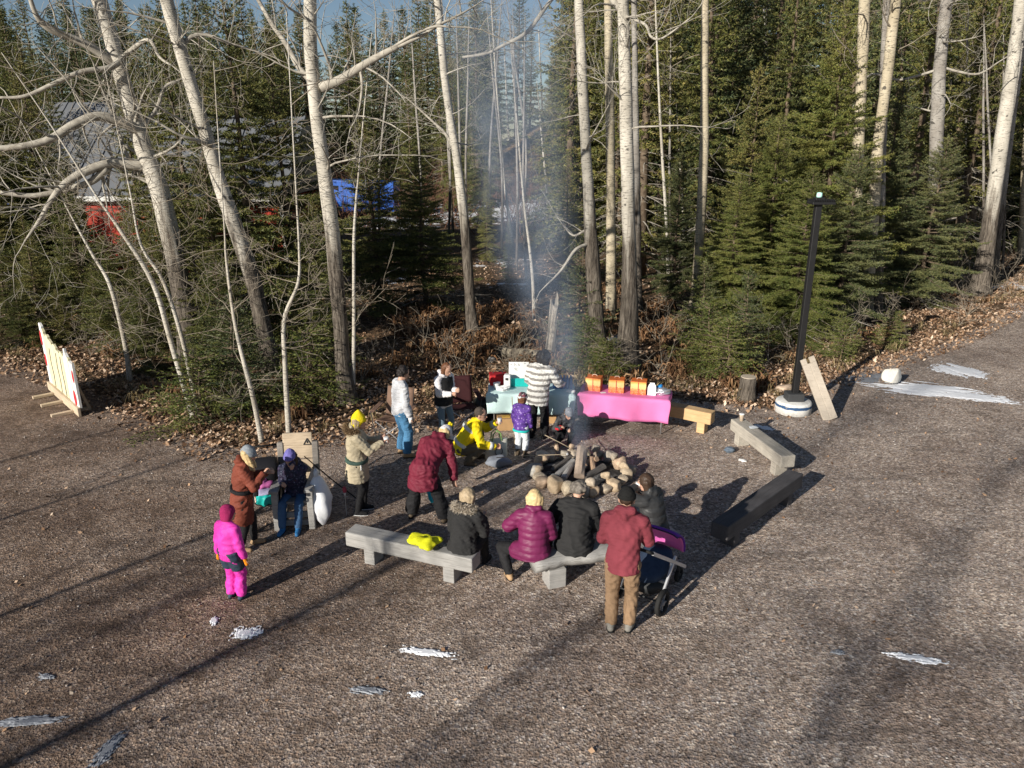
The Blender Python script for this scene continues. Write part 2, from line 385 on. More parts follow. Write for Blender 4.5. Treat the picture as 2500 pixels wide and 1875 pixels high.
def smooth_path(P, n):
    P = [Vector(p) for p in P]; out = []; m = len(P)-1
    for i in range(n):
        t = i/(n-1)*m; k = min(int(t), m-1); u = t-k
        p0 = P[max(k-1, 0)]; p1 = P[k]; p2 = P[k+1]; p3 = P[min(k+2, m)]
        out.append(0.5*((2*p1) + (p2-p0)*u + (2*p0-5*p1+4*p2-p3)*u*u + (3*p1-p0-3*p2+p3)*u*u*u))
    return out
def grow(mb, rng, p, d, L, r, lev, up=0.25, kids=(5, 4, 3)):
    n = 7 if lev == 0 else 6 if lev == 1 else 4
    pts = [p.copy()]; rr = [r]; d = d.normalized()
    bend = Vector((rng.uniform(-1, 1), rng.uniform(-1, 1), rng.uniform(-1, 1)))*0.35
    for i in range(n):
        d = (d + bend*0.35 + Vector((rng.gauss(0, .13), rng.gauss(0, .13), rng.gauss(0, .10) + up*0.28*(i/n)))).normalized()
        pts.append(pts[-1] + d*(L/n)); rr.append(max(0.0035, r*(1-0.82*(i+1)/n)))
    mb.tube(pts, rr, 6 if lev == 0 else 4 if lev == 1 else 3, caps=False)
    if lev >= len(kids): return
    for k in range(kids[lev]):
        i = min(n-1, int((0.25 + 0.75*(k+rng.random())/kids[lev])*n)); q = pts[i].lerp(pts[i+1], rng.random())
        t = (pts[i+1]-pts[i]).normalized()
        side = t.cross(Vector((rng.gauss(0, 1), rng.gauss(0, 1), rng.gauss(0, 1)))).normalized()
        nd = (t*rng.uniform(0.35, 0.8) + side*rng.uniform(0.5, 1.0) + Vector((0, 0, up*0.3))).normalized()
        grow(mb, rng, q, nd, L*rng.uniform(0.35, 0.62), rr[i]*rng.uniform(0.4, 0.62), lev+1, up, kids)
def ptm(px, py, Y): 
    p = AT(px, py, Y); return p, (p.y*_c - (p.z-CAMH)*_s)/FPX
def pale_tree(label, path, mat, seed, limbs=(), twigs=0, top=5.0, group=None, zlow=2.5, name='aspen_tree', flare=1.35, tw_up=0.25, base=None, tl=(0.8, 2.2)):
    """path: (px, py, width px) from the base up; limbs: lists of (px, py, width px, dY)"""
    rng = random.Random(seed); b = G(path[0][0], path[0][1]); b.z = float(ground_z(b.x, b.y)) - 0.05
    t = thing(name, label, 'tree', b, 0, group); Y = b.y
    P = []; R = []
    for px, py, w in path:
        p, m = ptm(px, py, Y); P.append(p-b); R.append(w*m/2)
    P[0] = Vector((P[0].x*0, 0, 0)); d = (P[-1]-P[-2]).normalized()
    P.append(P[-1] + d*top*0.5 + Vector((0, 0, 0.1))); R.append(R[-1]*0.7); P.append(P[-1] + d*top*0.5); R.append(max(0.006, R[-1]*0.3))
    n = 34; Q = smooth_path(P, n); RR = list(np.interp(np.linspace(0, len(P)-1, n), np.arange(len(P)), R))
    mb = MB(); mb.tube(Q, RR, 14); V = np.array(mb.v)
    ang = np.tile(np.arange(14), n)*2*np.pi/14; hz = np.repeat([q.z for q in Q], 14); c = np.repeat(np.array([tuple(q) for q in Q]), 14, 0)
    w = 1 + 0.05*np.sin(ang*2+hz*1.3+seed) + 0.04*np.sin(hz*4+seed*2+ang) + (flare-1)*np.exp(-np.maximum(hz, 0)/0.35)*(1+0.35*np.sin(ang*3+seed)) + 0.06*np.exp(-hz/1.5)*np.sin(ang*5+seed)
    V = c + (V-c)*w[:, None]; mb.v = [tuple(p) for p in V]
    mb.build('trunk', mat, t, True)
    br = MB()
    for lb in limbs:
        pts = []; rr = []
        for px, py, wd, dy in lb:
            p, m = ptm(px, py, Y+dy); pts.append(p-b); rr.append(wd*m/2)
        k = max(8, len(pts)*4); q = smooth_path(pts, k); r2 = list(np.interp(np.linspace(0, len(pts)-1, k), np.arange(len(pts)), rr)); br.tube(q, r2, 8)
        for i in range(2, k-1):
            if rng.random() < 0.5:
                tt = (q[i+1]-q[i]).normalized(); sd = tt.cross(Vector((rng.gauss(0, 1), rng.gauss(0, 1), rng.gauss(0, 1)))).normalized()
                grow(br, rng, q[i], sd+tt*0.5+Vector((0, 0, 0.2)), rng.uniform(0.7, 1.9), r2[i]*rng.uniform(0.22, 0.4), 1, 0.3, (5, 3, 2))
        grow(br, rng, q[-1], q[-1]-q[-2], rng.uniform(1.0, 2.0), r2[-1]*0.9, 0, 0.3, (5, 4))
    for i in range(twigs):
        k = rng.uniform(0.15, 1.0); f = k*(n-1); a = int(min(f, n-2)); p = Q[a].lerp(Q[a+1], f-a)
        if p.z < zlow: continue
        an = rng.uniform(0, 2*math.pi); dd = Vector((math.cos(an), math.sin(an), rng.uniform(-0.15, 0.6)))
        grow(br, rng, p, dd, rng.uniform(*tl), max(0.008, RR[a]*rng.uniform(0.12, 0.25)), 0, tw_up, (5, 3))
    if br.n: br.build('crown', M_LIMB if limbs else M_TWIG, t, True)
    return t
pale_tree('huge leaning pale tree with two dark horizontal limbs reaching toward the cream panel side', [(470, 905, 58), (446, 723, 50), (395, 486, 43), (339, 328, 39), (296, 181, 38), (243, 0, 36)], M_OLD, 1,
    limbs=[[(345, 320, 30, 0), (300, 300, 26, -.3), (240, 284, 24, -.6), (180, 305, 22, -.9), (110, 345, 19, -1.2), (0, 362, 14, -1.5), (-90, 350, 8, -1.6)],
           [(360, 405, 30, 0), (300, 400, 26, -.2), (260, 400, 24, -.4), (190, 428, 20, -.7), (140, 468, 15, -.9), (95, 540, 9, -1.1), (60, 590, 4, -1.2)],
           [(262, 410, 20, -.4), (220, 445, 17, -.5), (150, 465, 15, -.6), (80, 478, 13, -.8), (0, 470, 10, -1)],
           [(290, 165, 24, 0), (230, 120, 22, -.3), (180, 95, 20, -.5), (120, 70, 16, -.8), (85, 30, 12, -1), (60, -60, 7, -1.1)],
           [(300, 140, 16, -.1), (270, 165, 14, -.4), (200, 175, 13, -.7), (130, 205, 11, -1), (60, 235, 9, -1.2), (0, 238, 6, -1.3)],
           [(290, 150, 14, 0), (330, 115, 12, -.3), (365, 98, 9, -.5), (390, 140, 7, -.7), (420, 160, 4, -.8)],
           [(350, 310, 12, 0), (385, 260, 10, .3), (400, 215, 8, .4), (430, 198, 6, .5)]], twigs=14, zlow=4)
pale_tree('leaning pale tree with grey ridged foot beside the forked tree, no thick side limbs', [(672, 935, 50), (661, 893, 44), (616, 678, 38), (542, 463, 34), (486, 271, 32), (441, 124, 31), (407, 0, 30)], M_OLD, 2,
    limbs=[[(440, 130, 15, 0), (460, 95, 12, .1), (500, 85, 9, .2), (560, 105, 6, .3), (640, 130, 3, .4)],
           [(520, 360, 12, 0), (490, 345, 10, -.4), (440, 330, 7, -.7), (380, 295, 4, -.9)]], twigs=16, zlow=4.5)
pale_tree('pale forked tree with a thick broken limb rising over the blue van', [(850, 985, 46), (842, 930, 42), (831, 791, 36), (808, 542, 35), (780, 339, 34), (760, 147, 32), (757, 0, 30)], M_OLD, 3,
    limbs=[[(785, 214, 26, 0), (830, 195, 22, -.1), (870, 170, 20, -.2), (920, 140, 17, -.3), (972, 113, 13, -.4)],
           [(758, 195, 18, 0), (730, 165, 15, .2), (700, 110, 13, .3), (665, 60, 11, .4), (625, -10, 9, .5)],
           [(955, 118, 7, -.4), (1010, 85, 7, -.5), (1060, 65, 6, -.6), (1100, 66, 4, -.6)],
           [(880, 170, 8, -.2), (884, 210, 7, -.3), (880, 250, 5, -.3)]], twigs=18, zlow=4)
pale_tree('slim pale tree between the forked tree and the white pair, standing in the smoke', [(1160, 835, 34), (1150, 760, 27), (1136, 565, 22), (1113, 373, 21), (1090, 226, 19), (1068, 0, 17)], M_OLD, 4,
    limbs=[[(1115, 380, 10, 0), (1090, 330, 8, .2), (1060, 300, 6, .3), (1000, 245, 3, .4)],
           [(1130, 140, 7, 0), (1190, 130, 7, -.3), (1230, 110, 8, -.4), (1285, 80, 10, -.5), (1330, 20, 11, -.6)]], twigs=14, zlow=4.5)
pale_tree('white trunk with ridged grey foot, slimmer of the two tall trunks behind the pink table', [(1465, 868, 48), (1458, 800, 38), (1444, 600, 33), (1441, 542, 30), (1426, 282, 25), (1413, 0, 22)], M_OLD, 5,
    limbs=[[(1440, 595, 9, 0), (1405, 610, 8, -.3), (1370, 660, 6, -.5), (1330, 700, 3, -.6)], [(1432, 560, 7, 0), (1400, 575, 5, .2), (1375, 550, 3, .3)]], twigs=12, zlow=5)
pale_tree('cream slender trunk standing behind the two white trunks at the pink table', [(1490, 790, 28), (1492, 678, 24), (1490, 339, 22), (1484, 0, 20)], M_CREAM, 6, twigs=6, zlow=5)
pale_tree('stoutest white trunk with deeply ridged foot just behind the pink table', [(1528, 915, 62), (1533, 840, 48), (1537, 700, 40), (1535, 560, 34), (1530, 339, 31), (1524, 100, 31), (1520, 0, 30)], M_OLD, 7,
    limbs=[[(1522, 30, 20, 0), (1500, 5, 17, 0), (1475, -40, 13, 0)], [(1524, 250, 6, 0), (1500, 225, 5, -.2), (1480, 205, 3, -.3)],
           [(1527, 40, 8, -.1), (1575, 60, 7, -.4), (1590, 90, 6, -.6), (1620, 92, 5, -.7), (1690, 40, 3, -.8)]], twigs=14, zlow=4.5, flare=1.5)
pale_tree('dark grey trunk hidden close behind the stoutest white trunk', [(1556, 800, 24), (1556, 560, 18), (1552, 300, 16), (1548, 0, 14)], M_GREYB, 8, twigs=3, zlow=5)
pale_tree('slim half shaded trunk standing alone between the stout white trunk and the lamp', [(1692, 770, 30), (1701, 690, 25), (1718, 395, 22), (1720, 180, 20), (1721, 0, 18)], M_CREAM, 9, twigs=5, zlow=5)
pale_tree('smooth cream trunk rising behind the bushy spruce by the lamp post', [(2072, 775, 34), (2085, 565, 29), (2102, 226, 26), (2111, 0, 25)], M_CREAM, 10, twigs=5, zlow=5)
pale_tree('cream trunk leaning outward next to its grey twin behind the bushy spruce', [(2112, 770, 33), (2142, 373, 27), (2164, 203, 24), (2187, 0, 24)], M_CREAM, 11, twigs=6, zlow=5)
pale_tree('grey twin trunk close behind the leaning cream trunk', [(2142, 765, 24), (2155, 300, 20), (2160, 150, 19), (2165, 0, 18)], M_GREYB, 12, twigs=4, zlow=5)
pale_tree('rough grey barked trunk between the cream twins and the tall white roadside trunk', [(2266, 735, 38), (2283, 430, 31), (2294, 170, 29), (2311, 0, 28)], M_GREYB, 13,
    limbs=[[(2290, 160, 7, 0), (2340, 175, 6, -.2), (2390, 180, 5, -.3), (2440, 150, 3, -.4)], [(2288, 170, 7, 0), (2240, 185, 6, .2), (2190, 195, 5, .3), (2125, 182, 5, .4), (2090, 240, 3, .5)]], twigs=10, zlow=4)
pale_tree('tall white trunk leaning out over the lot edge by the snow strip', [(2388, 722, 44), (2396, 690, 40), (2430, 452, 33), (2475, 136, 29), (2492, 0, 27)], M_OLD, 14, twigs=5, zlow=6)
pale_tree('duller grey trunk standing just behind the tall white trunk at the lot edge', [(2420, 690, 26), (2450, 420, 23), (2490, 136, 20), (2505, 0, 19)], M_GREYB, 15, twigs=4, zlow=5)
pale_tree('thin pale trunk at the lot edge beyond the tall white trunk', [(2492, 640, 18), (2500, 450, 15), (2512, 200, 13)], M_CREAM, 16, twigs=3, zlow=5, top=8)

# thin saplings along the wood edge
SAP = [('pair', [(475, 1025, 15), (418, 836, 13), (373, 690, 11), (295, 565, 8), (230, 470, 5)]), ('pair', [(485, 1022, 12), (448, 840, 10), (400, 690, 8), (345, 600, 6), (320, 480, 4)]),
       ('pair', [(318, 930, 14), (305, 840, 11), (270, 700, 9), (225, 620, 7), (170, 520, 4)]), ('pair', [(640, 1080, 13), (615, 960, 11), (575, 800, 8), (553, 640, 6), (548, 560, 4)]),
       ('one', [(706, 1078, 14), (696, 900, 11), (694, 780, 10), (728, 690, 8), (730, 600, 6), (722, 450, 4)]), ('one', [(861, 985, 11), (864, 800, 9), (864, 600, 8), (870, 480, 5), (874, 440, 4)]),
       ('far', [(1305, 800, 10), (1298, 650, 8), (1280, 500, 6), (1265, 330, 4)]), ('far', [(1632, 690, 9), (1628, 560, 8), (1618, 400, 7), (1610, 250, 6), (1602, 60, 4)]),
       ('far', [(1668, 640, 7), (1668, 520, 6), (1660, 400, 4)]), ('far', [(2058, 420, 7), (2056, 200, 7), (2052, 0, 6)]), ('far', [(2336, 520, 8), (2345, 350, 7), (2350, 190, 5)]),
       ('far', [(2205, 360, 6), (2210, 200, 5), (2215, 0, 4)]), ('far', [(1252, 600, 8), (1230, 430, 6), (1215, 250, 5), (1205, 100, 4)]), ('far', [(1338, 590, 7), (1335, 470, 6), (1322, 330, 4)])]
SL = ['thin pale sapling in the clump leaning toward the cream panel', None, 'slim bare sapling right beside the cream painted panel', 'thin sapling leaning behind the plank chair', 'crooked pale sapling directly behind the plank chair',
      'straight white sapling in front of the forked tree', 'thin bare sapling standing in the far wood']
for i, (k, pth) in enumerate(SAP):
    lab = SL[0] if i < 2 else SL[2] if i == 2 else SL[3] if i == 3 else SL[4] if i == 4 else SL[5] if i == 5 else SL[6]
    pale_tree(lab, pth, M_SAPL, 40+i, twigs=18 if i < 6 else 10, top=2.6, zlow=0.8, name='sapling', flare=1.1,
              group='saplings leaning toward the panel' if i < 2 else 'saplings in the far wood' if i > 5 else None, tl=(0.5, 1.7) if i < 6 else (0.5, 1.3))
# trees standing behind the camera: only their long shadows reach the picture
rs = random.Random(77)
for i, (px, py, s, w, hh) in enumerate([(330, 1720, 13, .12, 8.2), (420, 1655, 15, .05, 8.4), (260, 1400, 14, .085, 8.6), (180, 1205, 13, .07, 8.0), (60, 1110, 13, .055, 8.0), (150, 1600, 26, .07, 15), (1180, 1735, 29, .10, 17), (1300, 1690, 33, .07, 17),
                                        (2080, 1815, 27, .08, 14), (1950, 1860, 30, .06, 14), (750, 1490, 34, .06, 16), (30, 1560, 31, .07, 18)]):
    g = G(px, py); b = g - Vector((math.sin(_a), math.cos(_a), 0))*s; b.z = 0
    t = thing('bare_tree', 'bare leafless tree standing on the lot behind the viewpoint', 'tree', b, 0, 'bare trees behind the viewpoint')
    mb = MB(); P = [Vector((0.25*math.sin(k*1.1+i), 0.25*math.cos(k*0.9+i), hh*k/9)) for k in range(10)]; mb.tube(P, [w*(1-0.085*k) for k in range(10)], 8); mb.build('trunk', M_ASPEN, t, True)
    br = MB()
    for k in range(12):
        z = hh*rs.uniform(0.45, 1.0); an = rs.uniform(0, 6.28)
        grow(br, rs, Vector((0, 0, z)), Vector((math.cos(an), math.sin(an), 0.8)), rs.uniform(1.0, 2.4)*min(1, hh/12), 0.03*min(1, hh/12), 0, 0.3, (5, 3))
    br.build('crown', M_TWIG, t, True)

# ------------------------------------------------------------------ spruces
M_SPR = foliage('spruce needles', (0.045, 0.068, 0.024), (0.105, 0.132, 0.038), (0.225, 0.212, 0.06))
M_SPRB = foliage('blue green spruce needles', (0.038, 0.060, 0.030), (0.082, 0.112, 0.048), (0.165, 0.175, 0.066))
M_FIR = foliage('fresh fir needles', (0.046, 0.075, 0.020), (0.105, 0.145, 0.034), (0.215, 0.215, 0.06))
M_STEM = mat_twig('spruce wood', (0.07, 0.05, 0.035), (0.18, 0.14, 0.10))
M_DEAD = mat_twig('dead spruce branch', (0.20, 0.18, 0.15), (0.42, 0.39, 0.34))
def needle_mesh(P, D, rng, n, ln, wd):
    P = np.repeat(P, n, 0); D = np.repeat(D, n, 0); m = len(P)
    r = rng.normal(size=(m, 3)); r -= D*np.sum(r*D, 1, keepdims=True); r /= np.linalg.norm(r, axis=1, keepdims=True)+1e-9
    al = rng.uniform(0.5, 1.05, (m, 1)); d = D*np.cos(al) + r*np.sin(al); sd = np.cross(d, rng.normal(size=(m, 3))); sd /= np.linalg.norm(sd, axis=1, keepdims=True)+1e-9
    L = ln*rng.uniform(0.7, 1.25, (m, 1)); w = wd*rng.uniform(0.7, 1.3, (m, 1))
    V = np.stack([P-sd*w*0.5, P+sd*w*0.5, P+d*L], 1).reshape(-1, 3)
    return V
def spruce_proto(seed, H, R, zb, dz, seg, ln, wd, nn, tsp, shape=0.8, droop=0.35, dead=0.0, sub=True, twist=1.0):
    rng = np.random.RandomState(seed); P = []; D = []; wood_ = MB(); deadm = MB(); z = 0.25
    while z < H-0.1:
        t = z/H; L = R*(1-t)**shape + 0.10
        if z < zb: L *= 0.55+0.45*z/zb
        nb = rng.randint(4, 7); a0 = rng.uniform(0, 6.28)
        for k in range(nb):
            if rng.rand() < 0.08: continue
            a = a0+6.283*k/nb+rng.normal()*0.25; l = L*rng.uniform(0.62, 1.18); el = -0.12+0.75*t**1.5+rng.normal()*0.08
            m = max(5, int(l/0.16)); s = np.linspace(0, 1, m); dirh = np.array([math.cos(a), math.sin(a), 0])
            wob = np.cumsum(rng.normal(size=m)*0.012*l); lat = np.array([-math.sin(a), math.cos(a), 0])
            hgt = l*(el*s - droop*(1-t)*s**2*1.3 + (0.16+0.3*droop*(1-t))*s**3)
            pts = np.array([0, 0, z]) + np.outer(l*s*0.97, dirh) + np.outer(hgt, [0, 0, 1]) + np.outer(wob, lat)
            isdead = z < zb and rng.rand() < dead
            (deadm if isdead else wood_).tube(pts[::max(1, m//5)], list(np.linspace(0.008+0.012*l, 0.004, len(pts[::max(1, m//5)]))), 3, caps=False)
            if isdead:
                for q in range(6):
                    i = rng.randint(1, m); an = rng.choice([-1, 1])*rng.uniform(0.6, 1.1); dd = dirh*math.cos(an)+lat*math.sin(an)+np.array([0, 0, rng.uniform(-.5, .1)])
                    deadm.tube([pts[i], pts[i]+dd*l*0.14, pts[i]+dd*l*0.28+np.array([0, 0, -.05*l])], [0.006, 0.004, 0.003], 3, caps=False)
                continue
            tg = np.gradient(pts, axis=0); tg /= np.linalg.norm(tg, axis=1, keepdims=True)
            si = np.arange(0.3, 1.0, seg/max(l, 0.1)); q = np.stack([np.interp(si, s, pts[:, j]) for j in range(3)], 1); tq = np.stack([np.interp(si, s, tg[:, j]) for j in range(3)], 1)
            P.append(q); D.append(tq)
            ts = np.arange(0.16, 0.97, tsp/max(l, 0.15))
            for sd in (-1, 1):
                for u in ts+rng.uniform(-.3, .3, len(ts))*tsp/max(l, .15):
                    u = min(max(u, 0.08), 0.98); b = np.array([np.interp(u, s, pts[:, j]) for j in range(3)]); tt = np.array([np.interp(u, s, tg[:, j]) for j in range(3)])
                    tl = (l*0.40*(1-u)**0.7+0.07)*rng.uniform(0.6, 1.25)*min(1, 0.35+u*2.2); an = sd*rng.uniform(0.65, 1.05)
                    dd = tt*math.cos(an)+lat*math.sin(an); dd[2] += rng.uniform(-0.30, 0.12); dd /= np.linalg.norm(dd)
                    n_ = max(1, int(tl/seg)); v = (np.arange(n_)+rng.rand())*seg
                    q = b+np.outer(v, dd); q[:, 2] -= droop*0.5*v*v/max(tl, .1); P.append(q); D.append(np.repeat(dd[None], n_, 0))
                    if sub and tl > 0.22:
                        for w in np.arange(0.09, tl, 0.10):
                            for s2 in (-1, 1):
                                ax = np.cross(dd, [0, 0, 1]); d2 = dd*0.65+ax*s2*0.75+np.array([0, 0, rng.uniform(-.25, .1)]); d2 /= np.linalg.norm(d2); n2 = max(1, int((tl-w)*0.45/seg))
                                v2 = (np.arange(n2)+rng.rand())*seg; P.append(b+dd*w+np.outer(v2, d2)); D.append(np.repeat(d2[None], n2, 0))
        z += dz*rng.uniform(0.7, 1.3)*(1-0.45*t)
    lz = np.arange(H-0.45, H+0.12, seg*0.7); P.append(np.stack([0*lz, 0*lz, lz], 1)); D.append(np.tile([0, 0, 1.0], (len(lz), 1)))
    P = np.concatenate(P); D = np.concatenate(D); V = needle_mesh(P, D, rng, nn, ln, wd)
    tr = MB(); tr.tube([(0.03*math.sin(k*0.9+seed), 0.03*math.cos(k+seed), H*k/8-0.1) for k in range(9)], [max(0.012, 0.013*H*(1-0.118*k)) for k in range(9)], 8)
    return V, wood_, deadm, tr
PROTO = {}
def proto(key, mat, **kw):
    V, w, dm, tr = spruce_proto(**kw); F = np.arange(len(V)).reshape(-1, 3)
    me = np_mesh('needles', V, F, mat)
    t = w.mesh('branches'); t.materials.append(M_STEM); d = None
    if dm.n: d = dm.mesh('dead'); d.materials.append(M_DEAD)
    tm = tr.mesh('trunk'); tm.materials.append(M_STEM); tm.polygons.foreach_set('use_smooth', [True]*len(tm.polygons))
    PROTO[key] = (me, t, d, tm, kw['H'])
proto('heroA', M_FIR, seed=3, H=9.0, R=2.7, zb=1.6, dz=0.22, seg=0.05, ln=0.062, wd=0.019, nn=4, tsp=0.115, droop=0.32, dead=0.45)
proto('heroB', M_SPRB, seed=8, H=7.5, R=2.2, zb=1.3, dz=0.22, seg=0.05, ln=0.062, wd=0.019, nn=4, tsp=0.115, droop=0.25, dead=0.5)
proto('midA', M_SPR, seed=11, H=10.0, R=1.9, zb=2.0, dz=0.30, seg=0.075, ln=0.085, wd=0.026, nn=4, tsp=0.16, droop=0.4, dead=0.3, sub=True)
proto('midB', M_SPR, seed=12, H=8.0, R=2.1, zb=1.5, dz=0.30, seg=0.075, ln=0.085, wd=0.026, nn=4, tsp=0.16, droop=0.3, dead=0.4)
proto('farA', M_SPR, seed=21, H=14.0, R=2.3, zb=3.0, dz=0.42, seg=0.13, ln=0.16, wd=0.05, nn=4, tsp=0.24, droop=0.4, sub=False)
proto('farB', M_SPRB, seed=22, H=13.0, R=2.6, zb=3.0, dz=0.45, seg=0.13, ln=0.16, wd=0.05, nn=4, tsp=0.24, droop=0.35, dead=0.5, sub=False)
proto('farC', M_SPR, seed=23, H=16.0, R=2.2, zb=5.0, dz=0.45, seg=0.13, ln=0.16, wd=0.05, nn=4, tsp=0.24, droop=0.5, dead=0.6, sub=False)
proto('bush', M_FIR, seed=31, H=1.7, R=0.75, zb=0.2, dz=0.13, seg=0.045, ln=0.05, wd=0.014, nn=4, tsp=0.09, droop=0.2, sub=False)
proto('bushB', M_SPRB, seed=32, H=2.4, R=0.8, zb=0.3, dz=0.16, seg=0.045, ln=0.05, wd=0.014, nn=4, tsp=0.09, droop=0.15, sub=False)
rt = random.Random(5)
def spruce(key, x, y, h, label, group=None, wid=1.0, name='spruce_tree'):
    me, w, d, tm, H = PROTO[key]; s = h/H
    t = thing(name, label, 'tree', (x, y, float(ground_z(x, y))-0.03), rt.uniform(0, 6.28), group)
    t.scale = (s*wid, s*wid, s); t.rotation_euler.x = rt.uniform(-.03, .03); t.rotation_euler.y = rt.uniform(-.03, .03)
    link('trunk', tm, t); c = link('crown', me, t); link('branch_wood', w, c)
    if d: link('dead_branches', d, c)
    return t
def sp(key, px, py, h, label, group=None, wid=1.0, name='spruce_tree'):
    p = G(px, py); return spruce(key, p.x, p.y, h, label, group, wid, name)
# near ones with a place of their own
sp('heroA', 1990, 770, 9.2, 'broad bushy green spruce with long leader right behind the lamp post')
sp('heroB', 2110, 742, 7.2, 'blue green spruce in front of the smooth cream trunks, stretching toward the white rock')
sp('heroB', 2235, 745, 5.6, 'lower wide spruce overhanging the leaf strip beyond the white rock', wid=1.35)
sp('heroA', 1860, 800, 6.0, 'green spruce between the half shaded trunk and the lamp post', wid=1.05)
sp('midB', 1800, 760, 7.6, 'dark spruce behind the half shaded trunk')
sp('bushB', 1800, 905, 2.5, 'young spruce with bare yellow leader behind the sawn stump', name='young_spruce')
sp('bush', 1720, 905, 1.8, 'small fir sprout between the pink table and the sawn stump', name='young_spruce', wid=1.3)
sp('bush', 1770, 925, 1.5, 'low fir bush right behind the sawn stump', name='young_spruce', wid=1.6)
sp('bushB', 1700, 850, 2.2, 'dark young spruce at the foot of the half shaded trunk', name='young_spruce', wid=1.2)
sp('bushB', 1415, 860, 2.9, 'young spruce just behind the pale snag', name='young_spruce', wid=1.2)
sp('bush', 1430, 915, 1.5, 'small feathery fir behind the striped coat woman', name='young_spruce', wid=1.4)
sp('bush', 1482, 930, 1.1, 'low fir tuft at the foot of the two white trunks', name='young_spruce', wid=1.6)
sp('heroA', 1925, 840, 4.6, 'bushy fir filling the gap right behind the lamp post foot', wid=1.25)
sp('heroB', 2040, 812, 5.2, 'dense spruce above the leaning plank', wid=1.2)
sp('heroA', 1770, 830, 4.4, 'leafy fir between the half shaded trunk and the bushy spruces', wid=1.2)
sp('heroB', 1640, 760, 5.0, 'dark spruce between the stout white trunk and the half shaded trunk', wid=1.0)
sp('bush', 2050, 880, 1.2, 'little fir sprout above the leaning notched plank', name='young_spruce', wid=1.3)
sp('bush', 2170, 850, 1.1, 'little fir sprout in the leaves behind the white rock', name='young_spruce', wid=1.2)
sp('midA', 640, 860, 9.4, 'tall spruce between the two leaning pale trees', wid=1.1)
sp('midB', 740, 840, 8.0, 'spruce between the leaning trees and the forked tree')
for i_, (px_, py_, h_, w_) in enumerate([(45, 745, 8.8, 1.2), (150, 738, 8.2, 1.1), (225, 735, 5.0, .7), (365, 738, 8.2, .8), (500, 740, 9.0, 1.1), (420, 735, 8.8, .95)]): sp('midA' if i_ % 2 else 'midB', px_, py_, h_, 'tall olive spruce standing just in front of the red barn', 'spruces in front of the red barn', w_)
sp('midA', 545, 850, 6.2, 'shorter spruce close behind the leaning pale trees', wid=1.3)
sp('midB', 780, 900, 4.2, 'low spruce at the foot of the forked tree', wid=1.2)
sp('bushB', 590, 1010, 2.4, 'low fir beside the sapling clump', name='young_spruce', wid=1.7)
sp('bush', 500, 1030, 1.5, 'low fir bush hiding the feet of the sapling clump', name='young_spruce', wid=2.1)
sp('bush', 760, 985, 1.7, 'low fir bush right of the crooked sapling', name='young_spruce', wid=1.8)
sp('midB', 930, 770, 6.0, 'wide dark spruce between the forked tree and the slim pale tree', wid=1.35)
sp('midB', 1040, 770, 5.0, 'low spreading spruce just left of the slim smoky tree', wid=1.5)
sp('midA', 1010, 640, 8.0, 'spruce in front of the blue van tail')
# young evergreens round the panel
for i, (px, py, h, w) in enumerate([(30, 800, 3.2, 1.5), (110, 780, 2.8, 1.4), (-40, 860, 2.6, 1.6), (190, 770, 3.0, 1.4), (280, 790, 2.6, 1.5), (60, 850, 1.7, 1.9), (160, 840, 1.6, 1.8), (250, 830, 2.1, 1.6), (-90, 760, 4.2, 1.3), (350, 800, 3.4, 1.3), (20, 700, 4.4, 1.2), (150, 690, 3.2, 1.2), (400, 850, 3.6, 1.2), (430, 780, 4.4, 1.1), (110, 840, 3.6, 1.4), (300, 860, 3.2, 1.4), (370, 910, 3.0, 1.5), (220, 800, 4.6, 1.2), (500, 900, 4.0, 1.3), (560, 940, 3.2, 1.4), (30, 760, 5.6, 1.2), (120, 740, 6.0, 1.15)]):
    sp('midB' if i % 2 else 'midA', px, py, h, 'low spreading evergreen in the belt behind the cream panel', 'evergreens behind the cream panel', w, 'young_spruce')
# deeper wood, right side: tall and dark
rt.seed(9); GR = 'tall spruces of the dark wood behind the lamp'; LR = 'tall dark spruce of the dense wood behind the lamp and white trunks'
cnt = 0
for i in range(400):
    x = rt.uniform(2.5, 34); y = rt.uniform(25.5, 52)
    if x/y < 0.06 or y < edge_y(x)+4.5 or y < 30 or (y < 33 and x < 5): continue
    if x/y > 0.95: continue
    if any((x-o[0])**2+(y-o[1])**2 < 4.6 for o in PROTO.setdefault('used', [])): continue
    PROTO['used'].append((x, y)); cnt += 1
    spruce(rt.choice(['farA', 'farB', 'farC', 'farC']), x, y, rt.uniform(12, 17), LR, GR, rt.uniform(0.9, 1.25))
    if cnt > 78: break
for i in range(70):
    y = rt.uniform(56, 84); u = 0.10+0.85*(i+rt.random())/70; spruce(rt.choice(['farA', 'farB', 'farC']), u*y, y, rt.uniform(19, 25), 'very tall spruce at the back of the dense wood closing off the sky', 'tallest back row of the dense wood', rt.uniform(1.2, 1.5))
